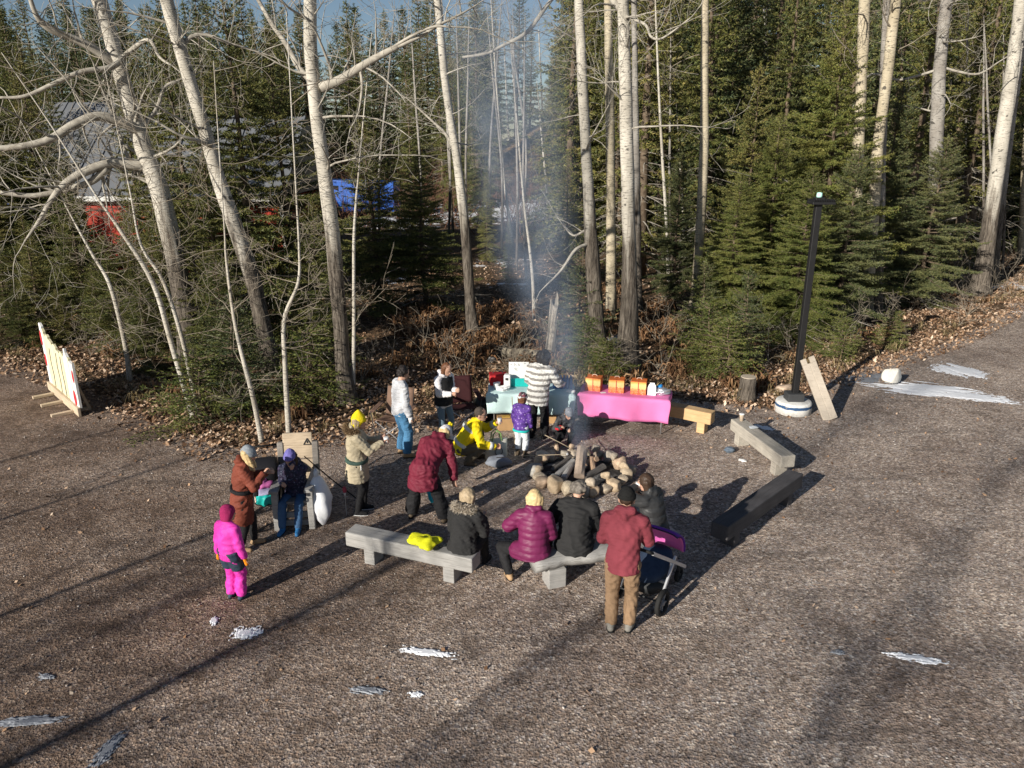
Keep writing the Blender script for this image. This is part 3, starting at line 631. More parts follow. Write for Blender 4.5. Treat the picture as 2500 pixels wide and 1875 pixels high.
# left and middle background: looser, tops below the sky
GL = 'spruces in the loose wood round the red barn'; LL = 'mid height olive spruce in the loose wood around the red barn'
for px, py, h in [(60, 640, 7.5), (130, 600, 9), (10, 580, 8), (420, 650, 7.0), (500, 620, 9.5), (570, 640, 10), (700, 640, 10), (180, 560, 10), (340, 560, 8), (460, 560, 11), (640, 560, 11), (-60, 600, 9), (250, 640, 6.0), (380, 640, 6.5), (600, 680, 6.0), (160, 650, 6.5), (90, 700, 4.5), (210, 730, 3.6), (330, 720, 3.8), (300, 620, 4.5), (-30, 690, 5.5), (470, 700, 5.0)]:
    sp(rt.choice(['midA', 'midB', 'midA']), px+rt.uniform(-10, 10), py, h*rt.uniform(.9, 1.1), LL, GL, rt.uniform(0.95, 1.25))
GF = 'far line of spruces against the sky'; LF = 'distant spruce of the far line under the strip of sky'
for i in range(190):
    y = rt.uniform(62, 120); u = rt.uniform(-0.80, 0.16)
    x = u*y
    if -0.02 < u < 0.11 and y < 108: continue
    if abs(u+0.17) < 0.09 and y < 72: continue
    topy = rt.uniform(10, 130) if rt.random() < 0.75 else rt.uniform(-40, 30)
    spruce(rt.choice(['farA', 'farB', 'farC']), x, y, max(7, AT(1250, topy, y).z - float(ground_z(x, y))), LF, GF, rt.uniform(1.0, 1.35))
for px, py, h in [(1180, 560, 9), (1120, 520, 11), (1390, 560, 10), (1350, 520, 12), (1420, 600, 9), (1190, 640, 4), (1385, 690, 5), (1300, 690, 2.0), (1240, 690, 2.4)]:
    sp('midA', px, py, h, 'spruce standing in the smoke gap between the pale trees', 'spruces in the smoke gap', 1.0)
# thin birch poles on the hill
for i, (px, py) in enumerate([(1195, 440), (1210, 430), (1222, 450), (1245, 440), (1150, 460), (1262, 420), (1290, 430), (1330, 420), (1180, 450)]):
    pale_tree('thin white birch pole at the foot of the grassy hill', [(px, py, 5), (px-6, py-150, 4), (px-14, py-330, 3)], M_SAPL, 80+i, twigs=8, top=1, zlow=2, name='birch_tree', group='birch poles at the hill', flare=1.0)
# thin bare poles through the deep wood
for i in range(26):
    px = rt.choice([rt.uniform(1580, 2500), rt.uniform(900, 1450), rt.uniform(2200, 2500)]); py = rt.uniform(560, 700)
    b = G(px, py)
    if b.y < edge_y(b.x)+1: continue
    pale_tree('slim grey pole tree deep inside the wood', [(px, py, 7), (px+rt.uniform(-12, 12), py-200, 6), (px+rt.uniform(-25, 25), py-430, 5)], M_GREYB, 200+i, twigs=9, top=3, zlow=1.5, name='pole_tree', group='slim poles deep in the wood', flare=1.0)

# ------------------------------------------------------------------ undergrowth, litter, loose stones
def scatter(n, fn, seed):
    r = np.random.RandomState(seed); return fn(r, n)
def leaf_mesh(seed, n, region, size, lift):
    r = np.random.RandomState(seed); x, y = region(r, n); z = ground_z(x, y)+r.uniform(0.004, lift, len(x)); m = len(x)
    a = r.uniform(0, 6.283, m); tl = r.normal(0, 0.45, (m, 2)); s = size*r.uniform(0.5, 1.3, m)
    u = np.stack([np.cos(a), np.sin(a), tl[:, 0]], 1); w = np.stack([-np.sin(a), np.cos(a), tl[:, 1]], 1); c = np.stack([x, y, z], 1)
    S = s[:, None]; cup = np.array([0, 0, 1.0])*S*0.18
    V = np.stack([c-u*S*0.5, c+w*S*0.33-cup*r.uniform(-1, 1, (m, 1)), c+u*S*0.5+cup*0.5, c-w*S*0.33+cup*r.uniform(-1, 1, (m, 1))], 1).reshape(-1, 3)
    return V, np.arange(m*4).reshape(-1, 4)
def reg_edge(r, n):
    x = r.uniform(-14, 24, n); d = np.abs(r.normal(0, 1.0, n))*2.6-0.6; k = (r.rand(n) < np.where(d < 0, 0.35, 1.0)*(0.35+0.65*(sn(x*0.8, d*1.2, 8) > -0.35)))
    return x[k], edge_y(x[k])+d[k]
def reg_deep(r, n):
    x = r.uniform(-20, 30, n); y = r.uniform(14, 36, n); k = y > edge_y(x)+1.5; return x[k], y[k]
def reg_lot(r, n):
    x = r.uniform(-9, 14, n); y = r.uniform(4.5, 18, n); k = (y < edge_y(x)-0.2) & (r.rand(n) < np.exp(-(edge_y(x)-y)/3.0)+0.04); return x[k], y[k]
M_LEAF = island('fallen leaves', [(0.0, (0.08, 0.042, 0.024)), (0.3, (0.24, 0.14, 0.08)), (0.65, (0.42, 0.275, 0.175)), (0.9, (0.58, 0.42, 0.30)), (1.0, (0.70, 0.56, 0.43))])
Vs = []; Fs = []; off = 0
for sd, n, rg, sz, lf in ((1, 52000, reg_edge, 0.085, 0.05), (2, 30000, reg_deep, 0.10, 0.05), (3, 5000, reg_lot, 0.055, 0.015)):
    V, F = leaf_mesh(sd, n, rg, sz, lf); Vs.append(V); Fs.append(F+off); off += len(V)
tag(link('leaf_litter', np_mesh('leaf_litter', np.concatenate(Vs), np.concatenate(Fs), M_LEAF)), 'dry brown fallen leaves covering the wood edge', None, kind='stuff')
# loose gravel stones
r = np.random.RandomState(4); n = 26000
x = r.uniform(-9.5, 14, n); y = 4.3+r.rand(n)**0.8*14; k = (y < edge_y(x)) & (np.abs(x) < 1.2+y*0.75); x = x[k]; y = y[k]; m = len(x)
s = 0.006+0.012*r.rand(m)**2.5; o6 = np.array([[1, 0, 0], [-1, 0, 0], [0, 1, 0], [0, -1, 0], [0, 0, 1], [0, 0, -1]], float)
V = o6[None]*s[:, None, None]*r.uniform(0.6, 1.3, (m, 6, 1)) + r.normal(0, 0.2, (m, 6, 3))*s[:, None, None]; V[:, :, 2] *= 0.7; V += np.stack([x, y, ground_z(x, y)+s*0.35], 1)[:, None]
f8 = np.array([[0, 2, 4], [2, 1, 4], [1, 3, 4], [3, 0, 4], [2, 0, 5], [1, 2, 5], [3, 1, 5], [0, 3, 5]])
F = (f8[None]+np.arange(m)[:, None, None]*6).reshape(-1, 3)
M_PEB = island('gravel stones', [(0.0, (0.07, 0.055, 0.05)), (0.4, (0.19, 0.16, 0.14)), (0.7, (0.28, 0.24, 0.215)), (0.93, (0.40, 0.35, 0.32)), (1.0, (0.62, 0.58, 0.54))])
tag(link('loose_gravel', np_mesh('loose_gravel', V.reshape(-1, 3), F, M_PEB)), 'small loose stones strewn over the lot', None, kind='stuff')
# dead ferns and brush: arching blades in clumps
def blades(seed, cx, cy, nb, L, wd, hgt):
    r = np.random.RandomState(seed); m = len(cx)*nb; x = np.repeat(cx, nb)+r.normal(0, 0.06, m); y = np.repeat(cy, nb)+r.normal(0, 0.06, m); z = ground_z(x, y)
    a = r.uniform(0, 6.283, m); l = L*r.uniform(0.45, 1.2, m); h = hgt*r.uniform(0.3, 1.1, m); w = wd*r.uniform(0.6, 1.4, m)
    d = np.stack([np.cos(a), np.sin(a), 0*a], 1); sd = np.stack([-np.sin(a), np.cos(a), r.normal(0, .4, m)], 1); c = np.stack([x, y, z], 1); up = np.array([0, 0, 1.0])
    V = []
    for u, hh, ww in ((0, 0, 0.5), (0.35, 0.8, 1.0), (0.75, 0.95, 0.9), (1.0, 0.45, 0.15)):
        p = c+d*(l*u)[:, None]+up*(h*hh)[:, None]; V += [p-sd*(w*ww)[:, None]*0.5, p+sd*(w*ww)[:, None]*0.5]
    V = np.stack(V, 1); F = np.array([[0, 1, 3, 2], [2, 3, 5, 4], [4, 5, 7, 6]]); return V.reshape(-1, 3), (F[None]+np.arange(m)[:, None, None]*8).reshape(-1, 4)
r = np.random.RandomState(14)
def spots(n, fn): 
    x = r.uniform(-16, 26, n); y = edge_y(x)+fn(n); k = sn(x*0.7, y*0.7, 31) > -0.25; return x[k], y[k]
fx, fy = spots(330, lambda n: 1.3+np.abs(r.normal(0, 3.2, n))); gx2, gy2 = spots(230, lambda n: 0.3+np.abs(r.normal(0, 2.0, n)))
c1 = np.array([[p.x, p.y] for p in (G(q, w) for q, w in [(990, 800), (1010, 830), (1050, 850), (1090, 870), (1040, 780), (1200, 850), (1170, 870), (1225, 860), (1260, 800), (1230, 780), (1480, 720), (1620, 770), (1600, 800), (1640, 820), (1570, 760), (1590, 830), (1655, 860), (1000, 760), (1110, 820), (1060, 800)])])
cc = np.repeat(c1, 7, 0)+r.normal(0, 0.35, (140, 2)); fx = np.concatenate([fx, cc[:, 0]]); fy = np.concatenate([fy, cc[:, 1]])
fk = (fx < 6) | (r.rand(len(fx)) < .25); fx = fx[fk]; fy = fy[fk]; V, F = blades(1, fx, fy, 30, 0.36, 0.032, 0.34)
M_FERN = island('dead fern', [(0.0, (0.07, 0.035, 0.018)), (0.5, (0.19, 0.10, 0.05)), (0.85, (0.30, 0.175, 0.09)), (1.0, (0.42, 0.28, 0.16))])
tag(link('dead_ferns', np_mesh('dead_ferns', V, F, M_FERN)), 'rust brown dead ferns on the wood floor', None, kind='stuff')
V, F = blades(2, gx2, gy2, 16, 0.28, 0.012, 0.30)
M_GRS = island('dry grass', [(0.0, (0.09, 0.065, 0.03)), (0.6, (0.24, 0.18, 0.09)), (1.0, (0.38, 0.31, 0.17))])
tag(link('dry_grass', np_mesh('dry_grass', V, F, M_GRS)), 'dry straw grass tufts along the wood edge', None, kind='stuff')
# low bare brush
rb = random.Random(3); mb = MB()
for i in range(80):
    x = rb.uniform(-13, 22); y = float(edge_y(x))+0.8+abs(rb.gauss(0, 2.6)); b = Vector((x, y, float(ground_z(x, y))))
    for k in range(3):
        grow(mb, rb, b, Vector((rb.gauss(0, .5), rb.gauss(0, .5), 1)), rb.uniform(0.5, 1.5), 0.009, 1, 0.1, (4, 3, 3))
tag(mb.build('bare_brush', M_TWIG, None), 'tangle of thin bare brush along the wood edge', None, kind='stuff')
mb = MB()
for i in range(170):
    y = rb.uniform(42, 75); u = rb.uniform(-0.75, 0.1); b = Vector((u*y, y, float(ground_z(u*y, y))))
    for k in range(5):
        grow(mb, rb, b+Vector((rb.gauss(0, .6), rb.gauss(0, .6), 0)), Vector((rb.gauss(0, .35), rb.gauss(0, .35), 1)), rb.uniform(1.6, 3.6), 0.03, 1, 0.2, (5, 4))
tag(mb.build('red_thicket', M_REDTW, None), 'reddish brown leafless thicket far behind the barn', None, kind='stuff')
# ------------------------------------------------------------------ buildings and vehicles beyond the trees
M_RED = plain('red barn boards', (0.34, 0.035, 0.02), 0.7, 0.3, 3.0)
M_ROOF = plain('grey metal roof', (0.20, 0.21, 0.225), 0.45, 0.12, 2.0, metal=0.3)
M_WTRIM = plain('weathered white trim', (0.62, 0.62, 0.60), 0.7, 0.15)
M_DGLASS = plain('dark glass', (0.02, 0.025, 0.03), 0.08, 0.1, spec=0.6, bmp=0)
M_BLUE = plain('blue vehicle paint', (0.02, 0.10, 0.42), 0.3, 0.08, spec=0.5, bmp=0)
M_WPAINT = plain('white vehicle paint', (0.72, 0.73, 0.74), 0.35, 0.05, spec=0.5, bmp=0)
M_RUB = plain('black rubber', (0.018, 0.018, 0.018), 0.8, 0.2)
M_CHROME = plain('dull bright metal', (0.55, 0.56, 0.58), 0.35, 0.08, metal=0.8, bmp=0)
M_GREYW = plain('grey siding', (0.26, 0.26, 0.27), 0.7, 0.15)
def place2(a, b):                                  # frame with x along a->b
    d = b-a; return math.atan2(d.y, d.x), d.length
bl = AT(228, 690, 31.0); br_ = AT(705, 690, 31.0); W = br_.x-bl.x
barn = thing('red_barn', 'red board barn with white eave and ribbed grey roof behind the leaning trees', 'barn', ((bl.x+br_.x)/2, 31.0, float(ground_z(bl.x, 31))-0.15))
nb = 38; bw = W/nb; eave = 3.25; rise = 3.2; dep = 7.5
bm0 = MB(); bm0.box((0, 0, eave/2), (bw*0.93, 0.05, eave)); bme = bm0.mesh('board'); bme.materials.append(M_RED)
mb = MB(); mb.box((0, dep/2+0.06, eave/2), (W-0.1, dep-0.1, eave-0.02)); mb.build('wall', M_RED, barn)
for i in range(nb):
    if 13 <= i <= 17: continue
    o = link('board', bme, barn); o.location = (-W/2+(i+0.5)*bw, random.Random(i).uniform(-0.012, 0.012), 0)
mb = MB(); mb.box((-W/2+15.5*bw, -0.01, 1.15), (bw*5, 0.06, 2.3)); dr = mb.build('door', M_RED, barn, bevel=0.01)
mb = MB(); [mb.bar((-W/2+(13+5*k)*bw, -0.06, 0), (-W/2+(13+5*k)*bw, -0.06, 2.35), 0.1, 0.04, up=(0, 1, 0)) for k in (0, 1)]; mb.bar((-W/2+13*bw, -0.065, 2.35), (-W/2+18*bw, -0.065, 2.35), 0.04, 0.12); mb.build('door_frame', M_WTRIM, dr)
mb = MB(); mb.box((-W/2+15.5*bw, -0.02, 2.85), (bw*5, 0.05, 0.8)); mb.build('upper_panel', M_RED, barn)
mb = MB(); mb.box((0, -0.42, eave+0.02), (W+0.5, 0.06, 0.2)); mb.build('fascia', M_WTRIM, barn, bevel=0.01)
for k in (-1, 1):
    mb = MB(); mb.bar((k*W/2, -0.05, 0), (k*W/2, -0.05, eave-0.1), 0.14, 0.1, up=(0, 1, 0)); mb.build('corner_board', M_WTRIM, barn)
mb = MB(); y0, y1 = -0.45, dep/2
mb.add([(-W/2-.3, y0, eave+.1), (W/2+.3, y0, eave+.1), (W/2+.3, y1, eave+rise), (-W/2-.3, y1, eave+rise), (W/2+.3, dep+.45, eave+.1), (-W/2-.3, dep+.45, eave+.1)], [(0, 1, 2, 3), (3, 2, 4, 5), (0, 5, 4, 1), (0, 3, 5), (1, 4, 2)])
rf = mb.build('roof', M_ROOF, barn)
rm_ = MB(); rm_.bar((0, y0, eave+.125), (0, y1, eave+rise+.025), 0.07, 0.05); rme = rm_.mesh('roof_rib'); rme.materials.append(M_ROOF)
nr = int(W/0.55)
for i in range(nr+1): o = link('roof_rib', rme, rf); o.location = (-W/2-.25+i*(W+.5)/nr, 0, 0)
# larger grey shed behind the barn
sx0, sx1 = AT(60, 450, 46).x, AT(430, 450, 46).x
shed = thing('grey_shed', 'grey metal shed with pale sloping roof rising behind the red barn', 'shed', ((sx0+sx1)/2, 46, 0)); W2 = sx1-sx0
mb = MB(); mb.box((0, 4, 2.1), (W2, 8, 4.2)); mb.build('wall', M_GREYW, shed)
sm = MB(); sm.box((0, 0, 2.1), (0.12, 0.06, 4.2)); sme = sm.mesh('siding_rib'); sme.materials.append(M_GREYW)
for i in range(34): o = link('siding_rib', sme, shed); o.location = (-W2/2+0.1+i*(W2-.2)/33, -0.02, 0)
mb = MB(); mb.add([(-W2/2-.4, -.5, 4.1), (W2/2+.4, -.5, 4.1), (W2/2+.4, 4.2, 7.6), (-W2/2-.4, 4.2, 7.6), (W2/2+.4, 8.5, 4.1), (-W2/2-.4, 8.5, 4.1)], [(0, 1, 2, 3), (3, 2, 4, 5), (0, 5, 4, 1), (0, 3, 5), (1, 4, 2)]); rf = mb.build('roof', M_ROOF, shed)
rm_ = MB(); rm_.bar((0, -.5, 4.12), (0, 4.2, 7.62), 0.08, 0.06); rme = rm_.mesh('roof_rib'); rme.materials.append(M_ROOF)
for i in range(22): o = link('roof_rib', rme, rf); o.location = (-W2/2-.3+i*(W2+.6)/21, 0, 0)
def wheel(parent, c, r, w, axis='y', hub=M_CHROME, spokes=5, name='wheel', rimm=None):
    M = Matrix.Rotation(math.pi/2, 3, 'X') if axis == 'y' else Matrix.Rotation(math.pi/2, 3, 'Y')
    if isinstance(axis, Matrix): M = axis
    mb = MB(); prof = [(r*0.68, -w*0.45), (r*0.93, -w*0.5), (r, -w*0.25), (r, w*0.25), (r*0.93, w*0.5), (r*0.68, w*0.45), (r*0.66, 0)]
    n = 28; V = []; F = []
    for rr, z in prof:
        for k in range(n): a = 2*math.pi*k/n; V.append(M @ Vector((rr*math.cos(a), rr*math.sin(a), z)) + Vector(c))
    m = len(prof)
    for i in range(m):
        for k in range(n): F.append((i*n+k, i*n+(k+1) % n, ((i+1) % m)*n+(k+1) % n, ((i+1) % m)*n+k))
    mb.add(V, F); wh = mb.build(name, M_RUB, parent, True)
    mb = MB(); mb.lathe([(r*0.16, -w*.5), (r*0.2, -w*.2), (r*0.2, w*.2), (r*0.16, w*.5)], c, 12, M)
    for k in range(spokes):
        a = 2*math.pi*k/spokes; d = M @ Vector((math.cos(a), math.sin(a), 0)); mb.bar(Vector(c)+d*r*0.12, Vector(c)+d*r*0.7, r*0.13, w*0.3)
    mb.build('rim', hub, wh); return wh
def vehicle(name, label, cat, loc, rz, L, Wd, prof, glassz, paint, roofpaint, wr, sides):
    """prof: side outline (x, z); sides: side windows (x0, x1, z0, z1)"""
    t = thing(name, label, cat, loc, rz); mb = MB(); n = len(prof)
    V = [(x, -Wd/2*(0.9 if z > glassz else 1), z) for x, z in prof]+[(x, Wd/2*(0.9 if z > glassz else 1), z) for x, z in prof]
    F = [tuple(range(n)), tuple(range(2*n-1, n-1, -1))]+[(i, n+i, n+(i+1) % n, (i+1) % n) for i in range(n)]
    mb.add(V, F); mb.build('body', paint, t, bevel=0.06, segs=3)
    for x0, x1, z0, z1 in sides:
        for s in (-1, 1):
            mb = MB(); yy = Wd/2*0.955; y2 = Wd/2*0.925; mb.add([(x0, s*yy, z0), (x1, s*yy, z0), (x1, s*y2, z1), (x0, s*y2, z1), (x0, s*(yy-.03), z0), (x1, s*(yy-.03), z0), (x1, s*(y2-.03), z1), (x0, s*(y2-.03), z1)], [(0, 1, 2, 3), (4, 7, 6, 5), (0, 4, 5, 1), (1, 5, 6, 2), (2, 6, 7, 3), (3, 7, 4, 0)]); mb.build('window', M_DGLASS, t)
    zr = max(z for x, z in prof); xs = [x for x, z in prof if z > zr-0.12]
    mb = MB(); mb.box(((min(xs)+max(xs))/2, 0, zr+0.04), (max(xs)-min(xs), Wd*0.86, 0.06)); mb.build('roof', roofpaint, t, bevel=0.02)
    for x in (-L*0.31, L*0.31):
        for s in (-1, 1): wheel(t, (x, s*(Wd/2-0.08), wr), wr, 0.22)
    for s in (-1, 1):
        mb = MB(); mb.box((-L/2+0.02, s*Wd*0.36, 0.85), (0.08, 0.3, 0.18)); mb.build('headlight', M_CHROME, t, bevel=0.02)
    mb = MB(); mb.box((-L/2, 0, 0.5), (0.14, Wd*0.95, 0.18)); mb.build('bumper', M_CHROME, t, bevel=0.03)
    return t
vp = AT(855, 480, 56); vz = float(ground_z(vp.x, 56))
vehicle('parked_van', 'long blue van with snow white roof parked beyond the forked tree', 'van', (vp.x, 56, vz+0.02), math.radians(-6), 7.0, 2.1, [(-3.5, .4), (3.5, .4), (3.5, 2.45), (-1.7, 2.6), (-2.3, 2.5), (-2.9, 1.5), (-3.5, 1.25)], 1.6, M_BLUE, M_WPAINT, 0.38, [(-2.35, -1.5, 1.55, 2.2), (-1.3, -.5, 1.55, 2.2)])
cp = AT(55, 500, 50); vehicle('parked_car', 'blue and white parked car half hidden by evergreens near the grey shed', 'car', (cp.x, 50, float(ground_z(cp.x, 50))+.02), math.radians(12), 4.4, 1.75, [(-2.2, .35), (2.2, .35), (2.2, .95), (1.5, 1.0), (0.9, 1.48), (-.5, 1.5), (-1.2, 1.0), (-2.15, .85)], 1.1, M_BLUE, M_WPAINT, 0.32, [(-.85, .0, 1.03, 1.38), (.1, .85, 1.03, 1.38)])
# small red and white marker by the shed
rp = AT(62, 560, 36); t = thing('red_marker', 'small red and white ornament on a post among the evergreens', 'ornament', (rp.x, 36, float(ground_z(rp.x, 36))))
mb = MB(); mb.tube([(0, 0, 0), (0, 0, 1.0)], 0.03, 8); mb.build('post', M_WTRIM, t)
mb = MB(); mb.lathe([(0.10, 0.95), (0.24, 1.0), (0.2, 1.35), (0.12, 1.55), (0.04, 1.7)], n=12); mb.build('top', plain('bright red cloth', (0.6, 0.02, 0.03), 0.7), t, True)
mb = MB(); mb.lathe([(0.25, 0.93), (0.28, 0.98), (0.25, 1.03)], n=12); mb.build('trim', M_WTRIM, t, True)

# ------------------------------------------------------------------ benches
M_WGREY = wood('weathered grey timber', (0.24, 0.235, 0.225), (0.46, 0.45, 0.435))
M_WGREY2 = wood('pale weathered timber', (0.30, 0.275, 0.235), (0.54, 0.50, 0.43))
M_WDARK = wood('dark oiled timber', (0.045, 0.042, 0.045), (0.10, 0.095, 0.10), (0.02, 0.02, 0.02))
M_WNEW = wood('fresh sawn timber', (0.48, 0.30, 0.14), (0.66, 0.46, 0.25), (0.3, 0.17, 0.08))
M_WPLANK = wood('pale plank', (0.44, 0.38, 0.31), (0.60, 0.53, 0.44), (0.25, 0.2, 0.16))
M_WRAIL = wood('old rail timber', (0.40, 0.32, 0.23), (0.62, 0.50, 0.36), (0.2, 0.14, 0.09))
M_WOLD = wood('grey brown rail timber', (0.16, 0.145, 0.13), (0.30, 0.275, 0.25))
def bench(label, pa, pb, mat, wd=0.27, th=0.21, top=0.43, inset=0.35, name='timber_bench', grp=None):
    """pa, pb: photo pixels of the top centre of each end"""
    a = G(pa[0], pa[1], top); b = G(pb[0], pb[1], top); rz, L = place2(a, b); c = (a+b)/2
    t = thing(name, label, 'bench', (c.x, c.y, 0), rz)
    mb = MB(); mb.box((0, 0, top-th/2), (L, wd, th)); mb.build('seat', mat, t, bevel=0.018)
    for s in (-1, 1):
        mb = MB(); mb.box((s*(L/2-inset), 0, (top-th)/2-0.01), (0.16, wd*0.86, top-th+0.02)); mb.build('leg', mat, t, bevel=0.01)
    return t
B1 = bench('long grey timber bench with a yellow jacket lying on it', (855, 1288), (1163, 1353), M_WGREY)
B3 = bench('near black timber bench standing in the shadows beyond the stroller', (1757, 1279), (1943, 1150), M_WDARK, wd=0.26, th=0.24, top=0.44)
B4 = bench('pale weathered timber bench with a paper cup on its end', (1800, 1021), (1926, 1113), M_WGREY2, wd=0.27, th=0.22, top=0.43, inset=0.25)
B5 = bench('fresh yellow timber bench poking out beside the pink table', (1600, 977), (1742, 1006), M_WNEW, wd=0.24, th=0.24, top=0.45, inset=0.2)
# half log bench with wavy edge
a = G(1300, 1362, .42); b = G(1655, 1300, .42); rz, L = place2(a, b); c = (a+b)/2
B2 = thing('log_bench', 'wavy edged grey half log bench under the purple jacket woman', 'bench', (c.x, c.y, 0), rz)
mb = MB(); n = 26; V = []; F = []
for i in range(n):
    x = -L/2+L*i/(n-1); w = 0.17+0.018*math.sin(i*0.9)+0.012*math.sin(i*2.3); yo = 0.03*math.sin(i*0.35)
    for y, z in ((-w, .40), (-w*1.04, .35), (-w*.72, .27), (0, .235), (w*.72, .27), (w*1.04, .35), (w, .40), (w*.45, .425), (0, .43), (-w*.45, .425)): V.append((x, y+yo, z+0.006*math.sin(i*1.7+y*9)))
k = 10
for i in range(n-1):
    for j in range(k): F.append((i*k+j, i*k+(j+1) % k, (i+1)*k+(j+1) % k, (i+1)*k+j))
F.append(tuple(range(k-1, -1, -1))); F.append(tuple((n-1)*k+j for j in range(k))); mb.add(V, F); mb.build('seat', M_WGREY, B2, True)
for s in (-1, 1):
    mb = MB(); mb.box((s*(L/2-.3), 0, .125), (.24, .26, .27)); mb.build('leg', M_WGREY, B2, bevel=0.012)

# ------------------------------------------------------------------ fire ring
FC = G(1415, 1160)
def stone_mesh(seed, sub=3):
    bm = bmesh.new(); bmesh.ops.create_icosphere(bm, subdivisions=sub, radius=1.0); rr = random.Random(seed)
    pl = [Vector((rr.gauss(0, 1), rr.gauss(0, 1), rr.gauss(0, 1))).normalized() for _ in range(12)]; pd = [rr.uniform(0.52, 0.88) for _ in pl]; ph = [rr.uniform(0, 6) for _ in range(4)]
    for v in bm.verts:
        p = v.co.copy()
        for n_, d_ in zip(pl, pd):
            e = p.dot(n_)-d_
            if e > 0: p -= n_*e*0.93
        p *= 1+0.035*math.sin(5*p.x+ph[0])*math.sin(4*p.y+ph[1])+0.02*math.sin(11*p.z+ph[2]+6*p.x); v.co = p
    me = bpy.data.meshes.new('stone'); bm.to_mesh(me); bm.free(); me.polygons.foreach_set('use_smooth', [True]*len(me.polygons)); return me
SM = [stone_mesh(i) for i in range(10)]
def mat_stone():
    m, nt, b = newmat('field stone'); oi = nt.nodes.new('ShaderNodeObjectInfo'); v = coord(nt); n1 = noise(nt, v, 2.2, 8, 0.65); n2 = noise(nt, v, 16, 4)
    base = ramp(nt, oi.outputs['Random'], [(0.0, (0.38, 0.35, 0.31)), (0.22, (0.52, 0.40, 0.26)), (0.42, (0.33, 0.34, 0.33)), (0.6, (0.58, 0.42, 0.29)), (0.78, (0.42, 0.36, 0.25)), (1.0, (0.58, 0.49, 0.40))])
    c = mix(nt, 1.0, base, ramp(nt, n1, [(0.3, (0.6, 0.58, 0.56)), (0.7, (1.2, 1.2, 1.2))]), 'MULTIPLY'); c = mix(nt, ramp(nt, n2, [(0.62, 0), (0.72, .4)]), c, (0.12, 0.11, 0.10))
    nt.links.new(c, b.inputs['Base Color']); b.inputs['Roughness'].default_value = 0.85; bump(nt, b, mix(nt, .5, n1, n2), 0.5, 0.03); return m
M_STONE = mat_stone()
M_SOOT = None
rr_ = random.Random(12)
def stone(x, y, z, sc, rot, label, group=None, name='stone', mat=None):
    me = rr_.choice(SM); o = link(name, me)
    if not me.materials: me.materials.append(M_STONE)
    o.location = (x, y, z); o.scale = sc; o.rotation_euler = rot; return tag(o, label, 'stone', group)
GS = 'stones of the fire ring'; LS = 'rounded field stone in the ring round the campfire'
ns = 23
for i in range(ns):
    a = 2*math.pi*i/ns+rr_.uniform(-.06, .06); R = 0.80+rr_.uniform(-.05, .05); s = rr_.uniform(0.115, 0.165); hz = s*rr_.uniform(0.7, 1.1)
    stone(FC.x+R*math.cos(a), FC.y+R*math.sin(a), hz*0.8, (s*1.05, s*rr_.uniform(.8, 1.05), hz), (rr_.uniform(-.3, .3), rr_.uniform(-.3, .3), a+rr_.uniform(-.4, .4)), LS, GS)
for i in range(10):
    a = 2*math.pi*(i+.5)/10+rr_.uniform(-.15, .15); R = 0.70+rr_.uniform(-.06, .08); s = rr_.uniform(0.065, 0.105)
    stone(FC.x+R*math.cos(a), FC.y+R*math.sin(a), 0.20+s*0.3, (s*1.2, s*.85, s*.8), (rr_.uniform(-.4, .4), rr_.uniform(-.4, .4), a+rr_.uniform(-.8, .8)), 'smaller stone laid on top of the fire ring', 'upper stones of the fire ring')
mb = MB(); n = 40; V = [(0, 0, 0.05)]; F = []
for j, R in enumerate((0.15, 0.35, 0.55, 0.72)):
    for k in range(n): a = 2*math.pi*k/n; V.append((R*math.cos(a), R*math.sin(a), 0.055-0.05*(j/3)**2+0.012*math.sin(k*2.1+j*1.7)*(j < 3)+0.012))
for k in range(n): F.append((0, 1+k, 1+(k+1) % n))
for j in range(3):
    for k in range(n): F.append((1+j*n+k, 1+(j+1)*n+k, 1+(j+1)*n+(k+1) % n, 1+j*n+(k+1) % n))
mb.add(V, F)
def mat_ash():
    m, nt, b = newmat('ash and charcoal'); v = coord(nt); n1 = noise(nt, v, 5, 7, .7)
    nt.links.new(ramp(nt, n1, [(0.38, (0.008, 0.008, 0.009)), (0.55, (0.03, 0.029, 0.03)), (0.66, (0.25, 0.24, 0.23)), (0.8, (0.5, 0.49, 0.47))]), b.inputs['Base Color']); b.inputs['Roughness'].default_value = 0.95; bump(nt, b, n1, .8, .04); return m
M_ASH = mat_ash(); o = mb.build('ash_bed', M_ASH, None, True); o.location = (FC.x, FC.y, 0.0); tag(o, 'black and white ash bed inside the fire ring', 'ash')
M_CHAR = wood('charred log', (0.02, 0.018, 0.017), (0.22, 0.20, 0.185), (0.01, 0.01, 0.01)); M_ASHW = wood('ash white burnt wood', (0.34, 0.33, 0.31), (0.66, 0.64, 0.61), (0.1, 0.09, 0.09)); M_SPLIT = wood('split firewood', (0.34, 0.21, 0.13), (0.52, 0.37, 0.26))
